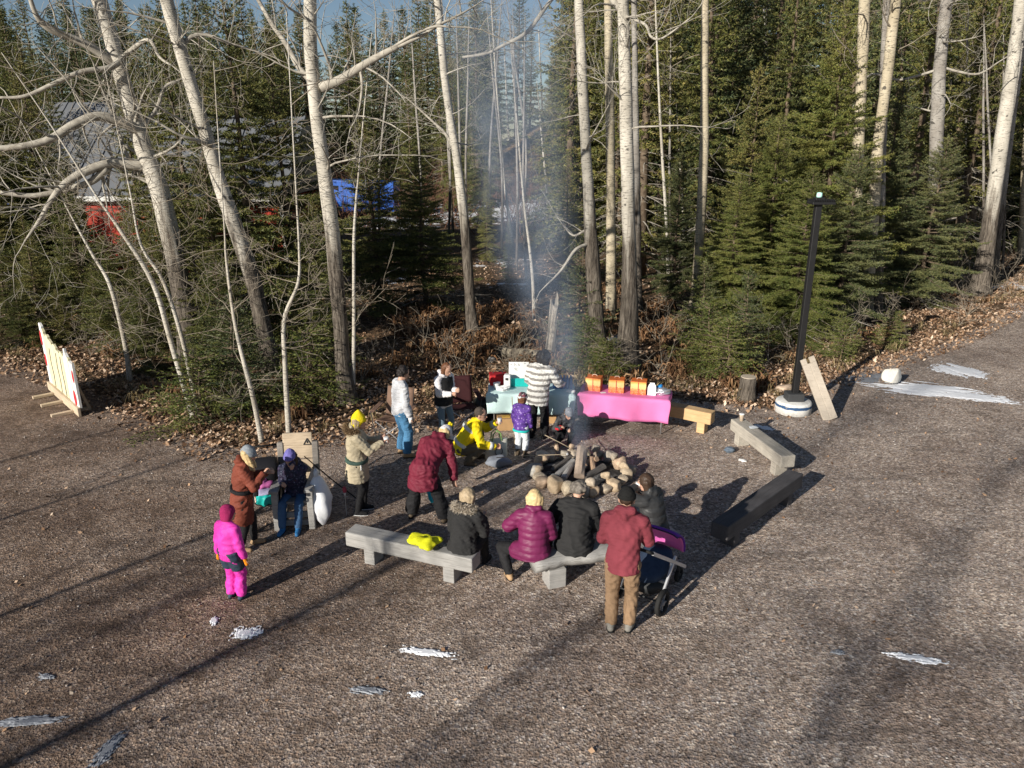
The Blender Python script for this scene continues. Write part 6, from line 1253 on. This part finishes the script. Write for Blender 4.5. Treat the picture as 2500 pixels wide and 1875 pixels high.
        if ht.get('lower'): m = MB(); m.loft([(hc-hu*.075*hs-hf*.035*hs, .082*hs, .065*hs, hx, hf), (hc-hu*.02*hs-hf*.02*hs, .09*hs, .085*hs, hx, hf), (hc+hu*.04*hs-hf*.006*hs, .09*hs, .104*hs, hx, hf)], 18); emit('hat_skirt', fuse(m, .0095, 2), ht['mat'], o)
    return root

def mat_stripes():
    m, nt, b = newmat('striped knit'); v = coord(nt); sx = nt.nodes.new('ShaderNodeSeparateXYZ'); nt.links.new(v, sx.inputs[0]); n1 = noise(nt, v, 30, 4); z = mth(nt, 'ADD', mth(nt, 'MULTIPLY', sx.outputs[2], 9.5), mth(nt, 'MULTIPLY', n1, .35)); fr = mth(nt, 'FRACT', z)
    c = ramp(nt, fr, [(0, (.66, .65, .62)), (.42, (.70, .69, .66)), (.56, (.16, .15, .14)), (.66, (.30, .28, .26)), (.80, (.12, .115, .11)), (.94, (.60, .58, .55))]); nt.links.new(c, b.inputs['Base Color']); b.inputs['Roughness'].default_value = .95; bump(nt, b, n1, .5, .02); return m
def mat_print(name, c0, c1, c2, scale):
    m, nt, b = newmat(name); v = coord(nt); vo = N(nt, 'ShaderNodeTexVoronoi', Scale=scale); nt.links.new(v, vo.inputs['Vector']); n1 = noise(nt, v, scale*.8, 3); c = ramp(nt, vo.outputs['Distance'], [(.15, c1), (.35, c0), (.7, c0)]); c = mix(nt, ramp(nt, n1, [(.5, 0), (.58, .9)]), c, c2); nt.links.new(c, b.inputs['Base Color']); b.inputs['Roughness'].default_value = .7; bump(nt, b, n1, .2, .01); return m
K = dict(black=plain('black cloth', (.014, .014, .016), .8, .2), blackj=plain('charcoal wool', (.022, .022, .023), .9, .15), puff=plain('dark grey puffer', (.04, .041, .043), .5, .15), pink=plain('hot pink snowsuit', (.74, .05, .42), .65, .06), navy=plain('slate snow pants', (.035, .055, .085), .7, .1), hatp=plain('raspberry knit', (.34, .02, .11), .9, .15), orange=plain('orange mitten', (.85, .26, .01), .7), brown=plain('rust brown coat', (.20, .050, .030), .75, .08), greyk=plain('grey knit', (.27, .30, .33), .95, .12), tan=plain('tan leather', (.38, .25, .14), .7), purpk=plain('violet knit', (.19, .17, .48), .95, .12), jean=plain('blue denim', (.055, .125, .25), .85, .22, 14), jeanl=plain('mid blue jeans', (.07, .20, .36), .85, .2, 14), bluesh=plain('bright blue boots', (.03, .16, .38), .6), yellow=plain('yellow fleece', (.84, .67, .015), .85, .08), beige=plain('beige parka', (.50, .43, .30), .75, .07), greenb=plain('dark green bag', (.06, .11, .09), .7), sweat=plain('light grey sweatshirt', (.50, .51, .54), .9, .06), white=plain('white fleece', (.72, .70, .72), .9, .05), leg=plain('blue grey leggings', (.15, .22, .28), .8, .08), hivis=plain('hi vis yellow', (.86, .66, .01), .7, .06), hiorange=plain('hi vis orange', (.85, .18, .01), .7, .06), silver=plain('reflective tape', (.62, .64, .64), .35), redin=plain('dark red lining', (.32, .015, .012), .7), olive=plain('olive work pants', (.10, .085, .06), .85, .15), maroon=plain('wine coat', (.155, .016, .035), .7, .08), hood=plain('washed maroon hoodie', (.21, .040, .056), .9, .08), khaki=plain('brown canvas trousers', (.27, .175, .105), .85, .1), plum=plain('plum puffer', (.155, .018, .075), .5, .1), teal=plain('teal trim', (.02, .48, .45), .7), whitep=plain('pale ski pants', (.66, .70, .74), .7), cyan=plain('cyan scarf', (.01, .46, .68), .75, .1), boot=plain('worn brown boot', (.10, .075, .05), .8), grsh=plain('grey shoe', (.22, .21, .19), .7), blackknit=plain('black knit', (.012, .012, .012), .95))
HAIR = dict(blond=plain('blond hair', (.62, .46, .24), .5, .25, 30, .4), ash=plain('ash blond hair', (.40, .31, .20), .5, .3, 30, .4), brown=plain('dark brown hair', (.05, .03, .02), .5, .3, 30, .4), dark=plain('near black hair', (.02, .016, .015), .55, .3, 30, .4), auburn=plain('auburn hair', (.16, .07, .035), .5, .3, 30, .4), grey=plain('greying hair', (.16, .14, .12), .6, .4, 30, .4), short=plain('cropped hair', (.07, .055, .045), .7, .3, 60, .3))
M_FUR = island('fur trim', [(0, (.22, .17, .12)), (.5, (.46, .40, .32)), (1, (.68, .62, .54))]); M_FURT = island('tan fur trim', [(0, (.16, .10, .05)), (.6, (.34, .23, .13)), (1, (.5, .38, .24))])
def belt(mat, z=.10, bag=True):
    def f(root, k):
        s = k['s']; m = MB(); c = k['P']+k['U']*z*s; m.loft([(c, .165*s+k['th']+.014, .125*s+k['th']+.014, k['X'], k['F']), (c+k['U']*.06*s, .165*s+k['th']+.014, .125*s+k['th']+.014, k['X'], k['F'])], 24); emit('belt', fuse(m, .012, 1), mat, root)
        if bag: MB().box(c+k['X']*.10*s+k['F']*(.16*s+k['th'])+k['U']*.02, (.17*s, .07*s, .11*s)).build('belt_bag', mat, root, bevel=.02)
    return f
def mug(mat, off, side=1):
    def f(root, k):
        s = k['s']; c = k['P']+k['X']*off[0]*s+k['F']*off[1]*s+k['U']*off[2]*s; m = MB(); pts = [c+Vector((.035*math.cos(a), 0, .035*math.sin(a))) for a in np.linspace(0, 2*math.pi, 13)]; m.tube(pts, .011, 6); m.build('ring_charm', mat, root, True)
    return f
def cup(side=1, mat=None, d=.07):
    def f(root, k):
        c = k['wr'][side]+k['hand'][side]*d*k['s']+Vector((0, 0, -.03)); MB().lathe([(.028, -.02), (.04, .085), (.03, .086)], c, 14).build('held_cup', mat or M_WHITE, root, True)
    return f
def shades(root, k):
    for q in (-1, 1): MB().ell(k['hc']+k['hu']*.012*k['hs']+k['hf']*.094*k['hs']+k['hx']*q*.032*k['hs'], (.026*k['hs'], .008*k['hs'], .017*k['hs']), k['HM'], 10, 6).build('sunglass_lens', M_DGLASS, root, True)
    for q in (-1, 1): MB().tube([k['hc']+k['hu']*.018*k['hs']+k['hf']*.088*k['hs']+k['hx']*q*.055*k['hs'], k['hc']+k['hu']*.014*k['hs']-k['hf']*.01*k['hs']+k['hx']*q*.084*k['hs']], .004, 5).build('temple_arm', M_DGREY, root)
def mitts(mat, sides=(1, -1)):
    def f(root, k):
        for q in sides: m = MB(); a = k['wr'][q]; d = k['hand'][q]; m.cap(a-d*.01, .036*k['s'], a+d*.11*k['s'], .034*k['s']); m.cap(a+d*.03*k['s'], .016*k['s'], a+d*.065*k['s']+k['F']*.035*k['s'], .015*k['s'], 8); emit('mitten', fuse(m, .009, 2), mat, root)
    return f
SKIN_NOTE = None
# pink snowsuit child
person('child in hot pink snowsuit and raspberry hat standing alone with back turned', G(576, 1462), 28, 1.24, dict(lean=2, hL=(-.27, -.02, .80), hR=(.29, .06, .78), yaw=15, pitch=4, hs=1.02, fL=(-.10, .0, 0, -5), fR=(.10, .04, 0, 12)),
    dict(pants=dict(mat=K['pink'], th=.034, wide=1.15, wr=.010, patch=[(-.30, .66, K['navy'])]), shoe=dict(mat=K['navy'], h=.10, w=.07), top=dict(mat=K['pink'], th=.042, hem=.06, wr=.009, name='snow_jacket'), hair=None, hat=dict(mat=K['hatp'], cuff=False, lower=True), extra=[mitts(K['orange'])]))
# rust coat woman
person('woman in long rust brown coat and grey knit hat beside the black stroller', G(606, 1338), 72, 1.53, dict(lean=8, hL=(-.14, .40, 1.18), hR=(.16, .36, 1.30), pitch=25, yaw=8, fL=(-.10, .10, 0, -5), fR=(.10, -.10, 0, 10), curlf=1.0),
    dict(pants=dict(mat=K['black'], wide=.95), shoe=dict(mat=K['tan'], h=.06), top=dict(mat=K['brown'], th=.04, hem=.42, flare=1.12, hood=True, name='long_coat'), hair=dict(mat=HAIR['blond'], len=.24, front=True), hat=dict(mat=K['greyk'], cuff=True), extra=[belt(K['black']), mug(M_STRIPE, (.13, .2, .0))]))
# seated child in plank chair
person('girl in violet hat and dark printed coat sitting in the plank chair', (CH.location.x+.02, CH.location.y-.02, 0), 182, 1.50, dict(pel=(0, .02, .53), lean=10, curl=.02, hL=(-.06, .30, 1.13), hR=(.10, .34, .80), pitch=14, yaw=8, fL=(-.12, .50, 0, -6), fR=(.14, .52, 0, 8), curlf=1.1, sitcoat=.35, coatdown=(0, .3, -1)),
    dict(pants=dict(mat=K['jean'], wide=1.05), shoe=dict(mat=K['bluesh'], h=.14, w=.06), top=dict(mat=mat_print('navy floral print', (.012, .016, .045), (.16, .17, .26), (.05, .035, .08), 26), th=.034, hem=.10, hood=True), hair=dict(mat=HAIR['brown'], len=.16), hat=dict(mat=K['purpk'], tall=.01)))
# yellow hat woman
person('woman in beige parka and pointed yellow hat eating with raised hands', G(880, 1250), 78, 1.60, dict(lean=2, hL=(-.10, .40, 1.24), hR=(.12, .42, 1.24), pitch=10, yaw=2, fL=(-.09, .06, 0, 0), fR=(.10, -.04, 0, 12), curlf=1.2),
    dict(pants=dict(mat=K['black'], th=.016, wide=.85), shoe=dict(mat=K['black'], h=.16, w=.06, sole=M_WHITE), top=dict(mat=K['beige'], th=.045, hem=.30, flare=1.08, hood=True, fur=M_FURT, name='parka'), hair=dict(mat=HAIR['ash'], len=.10), hat=dict(mat=K['yellow'], tall=.035, lower=True), extra=[belt(K['greenb'], .02, False), mug(M_WHITE, (.205, .06, -.02)), cup(1)]))
# boy in jeans
person('curly haired boy in light grey sweatshirt and blue jeans holding a white cup down', G(983, 1112), 62, 1.68, dict(lean=2, hL=(-.25, .02, .80), hR=(.27, .08, .80), pitch=18, yaw=8, fL=(-.12, .02, 0, -8), fR=(.12, .04, 0, 14)),
    dict(pants=dict(mat=K['jeanl'], th=.026, wide=1.25, wr=.010), shoe=dict(mat=K['tan'], h=.04), top=dict(mat=K['sweat'], th=.034, hem=.08, collar=0, name='sweatshirt', arm=1.1), hair=dict(mat=HAIR['dark'], len=.03, curly=True, vol=1.05), extra=[cup(1)]))
# girl in vest
person('girl in white hoodie, black vest and blue grey leggings looking at her hands', G(1086, 1078), 128, 1.58, dict(lean=3, hL=(-.05, .30, 1.16), hR=(.06, .28, 1.10), pitch=25, yaw=0, fL=(-.16, .02, 0, -14), fR=(.16, .0, 0, 14), curlf=1.1),
    dict(pants=dict(mat=K['leg'], th=.008, wide=.8, wr=.003), shoe=dict(mat=K['white'], h=.05), top=dict(mat=K['white'], th=.034, hem=.12, hood=True, vest=K['black'], name='hoodie'), hair=dict(mat=HAIR['auburn'], len=.12)))
# crouching man
pm = G(1150, 1128); person('crouching man in hi vis yellow jacket and sunglasses holding a cup by a tote bag', (pm.x-.05, pm.y, 0), 84, 1.72, dict(pel=(0, -.12, .30), lean=30, curl=.03, hL=(-.16, .52, .66), hR=(.20, .46, .36), pitch=6, yaw=14, fL=(-.15, .18, 0, -6), fR=(.15, -.02, .0, 10, 0), kL=(-.1, 1, .6), kR=(.3, 1, .2), curlf=1.1, coatdown=(0, -.45, -.9)),
    dict(pants=dict(mat=K['olive'], th=.024, wide=1.1, wr=.010), shoe=dict(mat=K['boot'], h=.10, w=.058), top=dict(mat=K['hivis'], th=.036, hem=.10, bands=[(.05, .11, K['silver']), (.36, .42, K['silver'])], name='hi_vis_jacket', arm=1.1), hair=dict(mat=HAIR['short'], len=.0, vol=1.02), extra=[shades, cup(-1)]))
# bending woman
person('woman in wine red coat bending forward, white hat with yellow pompom', G(1046, 1268), 24, 1.66, dict(pel=(0, -.06, .88), lean=56, hL=(-.33, .30, .62), hR=(.33, .26, .62), eL=(-.9, -.2, .3), eR=(.9, -.2, .3), pitch=58, yaw=15, fL=(-.28, -.04, 0, -8), fR=(.28, .02, 0, 8), shw=.20, coatdown=(0, -.32, -.95)),
    dict(pants=dict(mat=K['black'], th=.03, wide=1.45, wr=.008), shoe=dict(mat=K['boot'], h=.05), top=dict(mat=K['maroon'], th=.05, hem=.20, flare=1.1, hood=True, name='long_coat'), hair=dict(mat=HAIR['blond'], len=.16), hat=dict(mat=K['white'], pom=K['yellow'])))
# striped woman
person('woman in grey striped knit coat with dark curly hair serving at the tables', G(1312, 1070), 22, 1.70, dict(lean=10, side=4, hL=(-.22, .34, .95), hR=(.34, .42, 1.02), pitch=22, yaw=20, fL=(-.12, 0, 0, -6), fR=(.12, .05, 0, 10), shw=.20),
    dict(pants=dict(mat=K['black'], th=.024, wide=1.2), shoe=dict(mat=K['black'], h=.05), top=dict(mat=mat_stripes(), th=.058, hem=.20, flare=1.05, name='knit_coat'), hair=dict(mat=HAIR['dark'], len=.13, curly=True, vol=1.32)))
# purple coat child
person('small child in violet printed coat and spotted hat holding a roasting stick', G(1272, 1114), 25, 1.16, dict(lean=3, hL=(-.26, .16, .86), hR=(.24, .10, .80), pitch=6, yaw=25, hs=1.03, fL=(-.11, .02, 0, -6), fR=(.11, .0, 0, 10)),
    dict(pants=dict(mat=K['whitep'], th=.032, wide=1.1, up=.10), shoe=dict(mat=K['boot'], h=.20, w=.062), top=dict(mat=mat_print('violet print', (.10, .035, .28), (.42, .30, .62), (.055, .02, .17), 22), th=.045, hem=.16, name='snow_jacket', bands=None), hair=dict(mat=HAIR['auburn'], len=.10), hat=dict(mat=mat_print('spotted knit', (.05, .035, .04), (.62, .55, .55), (.35, .08, .12), 24), cuff=True, cuffmat=K['white']), extra=[belt(K['teal'], -.17, False), mitts(K['black'])]))
# crouching child at the fire
pm = G(1372, 1085); person('child in speckled hat crouching at the fire with a long stick', (pm.x, pm.y, 0), 158, 1.22, dict(pel=(0, -.10, .42), lean=34, curl=.02, hL=(.04, .46, .58), hR=(.24, .44, .68), pitch=34, yaw=0, hs=1.05, fL=(-.17, .08, 0, -10), fR=(.15, .0, 0, 10), curlf=1.1, coatdown=(0, -.4, -.9)),
    dict(pants=dict(mat=K['black'], th=.03), shoe=dict(mat=K['boot'], h=.1, w=.06), top=dict(mat=mat_print('grey camo print', (.03, .03, .035), (.10, .10, .11), (.06, .06, .07), 16), th=.042, hem=.14, hood=True), hair=dict(mat=HAIR['brown'], len=.05), hat=dict(mat=mat_print('speckled knit', (.10, .11, .13), (.5, .5, .52), (.25, .26, .3), 60)), extra=[lambda root, k: MB().tube([k['elb'][1].lerp(k['wr'][1], .15), k['wr'][1]], [.062*k['s'], .056*k['s']], 14).build('red_sleeve', K['redin'] if False else plain('bright red sleeve', (.55, .015, .03), .7), root, True)]))
# bench sitters
def seat_at(px, py): return G(px, py, .43)
p = seat_at(1130, 1340); person('woman in black coat with big fur hood sitting on the long grey bench', (p.x, p.y, 0), 22, 1.56, dict(pel=(0, 0, .52), lean=12, hL=(-.10, .34, .80), hR=(.16, .36, .82), pitch=22, yaw=8, fL=(-.11, .48, 0, -5), fR=(.12, .50, 0, 5), sitcoat=.4),
    dict(pants=dict(mat=K['black']), shoe=dict(mat=K['black'], h=.1), top=dict(mat=K['blackj'], th=.045, hem=.12, hood=True, fur=M_FUR, name='winter_coat', arm=1.1), hair=dict(mat=HAIR['ash'], len=.09, vol=1.12)))
p = seat_at(1300, 1352); person('blond woman in plum quilted jacket sitting on the log bench end', (p.x, p.y, 0), 12, 1.60, dict(pel=(0, 0, .52), lean=12, hL=(-.20, .34, .76), hR=(.12, .36, .78), eL=(-.8, -.4, -.4), pitch=14, yaw=-6, fL=(-.32, .02, .0, -35), kL=(-1, .5, .4), fR=(.12, .50, 0, 5), sitcoat=.3),
    dict(pants=dict(mat=K['black'], th=.022), shoe=dict(mat=K['tan'], h=.08), top=dict(mat=K['plum'], th=.055, hem=.13, hood=True, name='quilted_jacket', arm=1.15, quilt=(.085, .014, (0, 0, 1)), wr=.003), hair=dict(mat=HAIR['blond'], len=.17, vol=1.14)))
p = seat_at(1400, 1335); person('grey haired man in charcoal coat sitting next to the plum jacket', (p.x, p.y-.02, 0), 12, 1.68, dict(pel=(0, 0, .50), lean=18, curl=.03, hL=(-.14, .40, .86), hR=(.14, .40, .84), eL=(-.7, -.5, -.5), pitch=34, yaw=6, fL=(-.12, .50, 0, -5), fR=(.14, .52, 0, 5), sitcoat=.4, shw=.205),
    dict(pants=dict(mat=K['black']), shoe=dict(mat=K['boot'], h=.08), top=dict(mat=K['blackj'], th=.068, hem=.15, name='wool_coat', arm=1.15), hair=dict(mat=HAIR['grey'], len=.03, vol=1.04, curly=True)))
p = seat_at(1600, 1300); person('dark haired youth in dark grey puffer sitting turned with hand at mouth', (p.x, p.y, 0), -48, 1.60, dict(pel=(0, 0, .52), lean=12, curl=.02, hL=(-.10, .30, 1.10), hR=(.14, .36, .90), pitch=16, yaw=-18, fL=(-.12, .46, 0, -5), fR=(.14, .48, 0, 5), sitcoat=.3, curlf=1.1),
    dict(pants=dict(mat=K['black']), shoe=dict(mat=K['boot'], h=.08), top=dict(mat=K['puff'], th=.055, hem=.12, hood=True, name='puffer_jacket', arm=1.15, quilt=(.12, .016, (0, .1, 1)), wr=.006), hair=dict(mat=HAIR['brown'], len=.10, vol=1.10), extra=[cup(-1, M_WHITE, .05)]))
# hoodie man
person('man in washed maroon hoodie, black beanie and brown trousers standing by the stroller', G(1512, 1540), 14, 1.79, dict(lean=4, hL=(-.16, .32, 1.02), hR=(.22, .34, .98), eL=(-.45, -.8, -.5), eR=(.45, -.8, -.5), pitch=10, yaw=0, fL=(-.10, .0, 0, -8), fR=(.10, .04, 0, 14), shw=.185, curlf=1.0),
    dict(pants=dict(mat=K['khaki'], th=.020, wide=1.1, wr=.009), shoe=dict(mat=K['grsh'], h=.05), top=dict(mat=K['hood'], th=.028, hem=.12, hood=True, name='hoodie', arm=1.12, wr=.010), hair=dict(mat=HAIR['brown'], len=.0, vol=.98), hat=dict(mat=K['blackknit'], cuff=True)))

# ------------------------------------------------------------------ things held or set down near people
pt = G(1205, 1120); t = thing('tote_bag', 'white canvas tote bag with green handles and a dark ring print', 'bag', (pt.x+.05, pt.y, 0), math.radians(20)); M_TOTE = plain('natural canvas', (.62, .60, .52), .85, .06)
sb = MB(); XX_, YY_ = Vector((1, 0, 0)), Vector((0, 1, 0)); sb.loft([((0, 0, 0), .20, .07, XX_, YY_), ((0, 0, .05), .215, .085, XX_, YY_), ((0, 0, .22), .205, .075, XX_, YY_), ((.01, 0, .38), .20, .05, XX_, YY_)], 20); o = sb.build('bag_body', M_TOTE, t, True)
for s in (-1, 1): MB().tube([(-.09, s*.045, .36), (-.07, s*.05, .50), (.0, s*.045, .56), (.07, s*.05, .50), (.09, s*.045, .36)], .012, 6).build('handle', plain('lime strap', (.28, .48, .16), .7), t, True)
MB().tube([(.07*math.cos(a)+.02, -.083, .17+.07*math.sin(a)) for a in np.linspace(0, 6.283, 20)], .006, 5).build('ring_print', M_DGREY, t)
p = G(1215, 1138); lumpy('grey_sack', 'grey cloth bundle lying against the tote bag', 'bundle', (p.x, p.y, 0), (.22, .13, .11), plain('slate bundle', (.20, .22, .26), .85), 23, .3)
p = G(1048, 1245); o = tag(MB().tube([(0, 0, .62), (.01, 0, .50), (-.005, .01, .32), (.02, .0, .16), (.02, 0, .10)], [.028, .05, .058, .05, .02], 10).build('cyan_scarf', K['cyan'], None, True), 'cyan scarf hanging down between the legs of the bending woman', 'scarf'); o.location = (p.x+.03, p.y-.02, .04)
def stick(label, a, b, r=.008, mat=None): 
    o = tag(MB().tube([(0, 0, 0), (Vector(b)-Vector(a))*.5+Vector((0, 0, .01)), Vector(b)-Vector(a)], [r, r*.9, r*.6], 6).build('roasting_stick', mat or plain('peeled stick', (.42, .34, .24), .7), None), label, 'stick'); o.location = a
stick('peeled stick reaching from the crouching child into the fire', G(1330, 1062, .62), (FC.x+.02, FC.y+.12, .34)); stick('pale stick held upright by the violet coat child', G(1250, 965, 1.0)+Vector((0, -.1, 0)), G(1258, 1115)); a = G(1212, 1117, .25); stick('marshmallow stick lying from the tote bag over the fire ring', a, (FC.x-.22, FC.y+.06, .36)); 
o = tag(MB().ell((0, 0, 0), (.022, .02, .02)).build('marshmallow', M_WHITE, None, True), 'white marshmallow on the stick over the fire', 'marshmallow'); o.location = (FC.x-.215, FC.y+.06, .365)

# ------------------------------------------------------------------ smoke
CTR = [(0, 0, .1, .18), (-.03, .15, .6, .28), (-.12, .6, 1.2, .45), (-.35, 1.5, 2.0, .75), (-.65, 2.8, 3.0, 1.1), (-.95, 4.2, 4.2, 1.45), (-1.2, 5.6, 5.6, 1.75), (-1.35, 7.0, 7.4, 1.95), (-1.4, 8.2, 9.6, 2.0)]
def smoke(dens):
    m = bpy.data.materials.new('wood smoke'); m.use_nodes = True; nt = m.node_tree; nt.nodes.remove(nt.nodes['Principled BSDF']); out = nt.nodes['Material Output']; pv = nt.nodes.new('ShaderNodeVolumePrincipled'); pv.inputs['Color'].default_value = (.60, .74, .98, 1)
    tc = nt.nodes.new('ShaderNodeTexCoord'); sx = nt.nodes.new('ShaderNodeSeparateXYZ'); nt.links.new(tc.outputs['Object'], sx.inputs[0]); zt = mth(nt, 'DIVIDE', sx.outputs[2], 10.0)
    ax = ramp(nt, zt, [(c[2]/10, (c[0]/4+.5, c[1]/10, c[3]/2)) for c in CTR]); sp_ = nt.nodes.new('ShaderNodeSeparateColor'); nt.links.new(ax, sp_.inputs[0])
    cx = mth(nt, 'MULTIPLY', mth(nt, 'SUBTRACT', sp_.outputs[0], .5), 4); cy = mth(nt, 'MULTIPLY', sp_.outputs[1], 10); rr = mth(nt, 'MULTIPLY', sp_.outputs[2], 2)
    dx = mth(nt, 'DIVIDE', mth(nt, 'SUBTRACT', sx.outputs[0], cx), rr); dy = mth(nt, 'DIVIDE', mth(nt, 'SUBTRACT', sx.outputs[1], cy), mth(nt, 'MULTIPLY', rr, 1.5)); r2 = mth(nt, 'SQRT', mth(nt, 'ADD', mth(nt, 'MULTIPLY', dx, dx), mth(nt, 'MULTIPLY', dy, dy)))
    edge = nt.nodes.new('ShaderNodeMapRange'); edge.interpolation_type = 'SMOOTHSTEP'; edge.inputs[1].default_value = 0.0; edge.inputs[2].default_value = 1.0; edge.inputs[3].default_value = 1; edge.inputs[4].default_value = 0; nt.links.new(r2, edge.inputs[0])
    n1 = noise(nt, coord(nt, (1, .8, .5)), 1.5, 6, .62); d = ramp(nt, n1, [(.38, .0), (.66, 1)])
    fall = ramp(nt, zt, [(0, 1.0), (.06, .6), (.15, .36), (.35, .25), (.7, .15), (1, .05)])
    nt.links.new(mth(nt, 'MULTIPLY', mth(nt, 'MULTIPLY', mth(nt, 'MULTIPLY', d, fall), edge.outputs[0]), dens), pv.inputs['Density']); nt.links.new(pv.outputs[0], out.inputs['Volume']); return m
P_ = smooth_path([c[:3] for c in CTR], 26); mb = MB(); V = []; F = []; n = 20
for i, p in enumerate(P_):
    r_ = float(np.interp(i/25*(len(CTR)-1), np.arange(len(CTR)), [c[3] for c in CTR]))*1.04
    for k in range(n): a = 2*math.pi*k/n; V.append((p.x+r_*math.cos(a), p.y+1.5*r_*math.sin(a), p.z))
for i in range(25):
    for k in range(n): F.append((i*n+k, i*n+(k+1) % n, (i+1)*n+(k+1) % n, (i+1)*n+k))
F += [tuple(range(n-1, -1, -1)), tuple(25*n+k for k in range(n))]; mb.add(V, F)
o = mb.build('campfire_smoke', smoke(2.5), None, True); o.location = (FC.x, FC.y, 0.12); tag(o, 'thin bluish smoke drifting up from the campfire', None, kind='stuff')
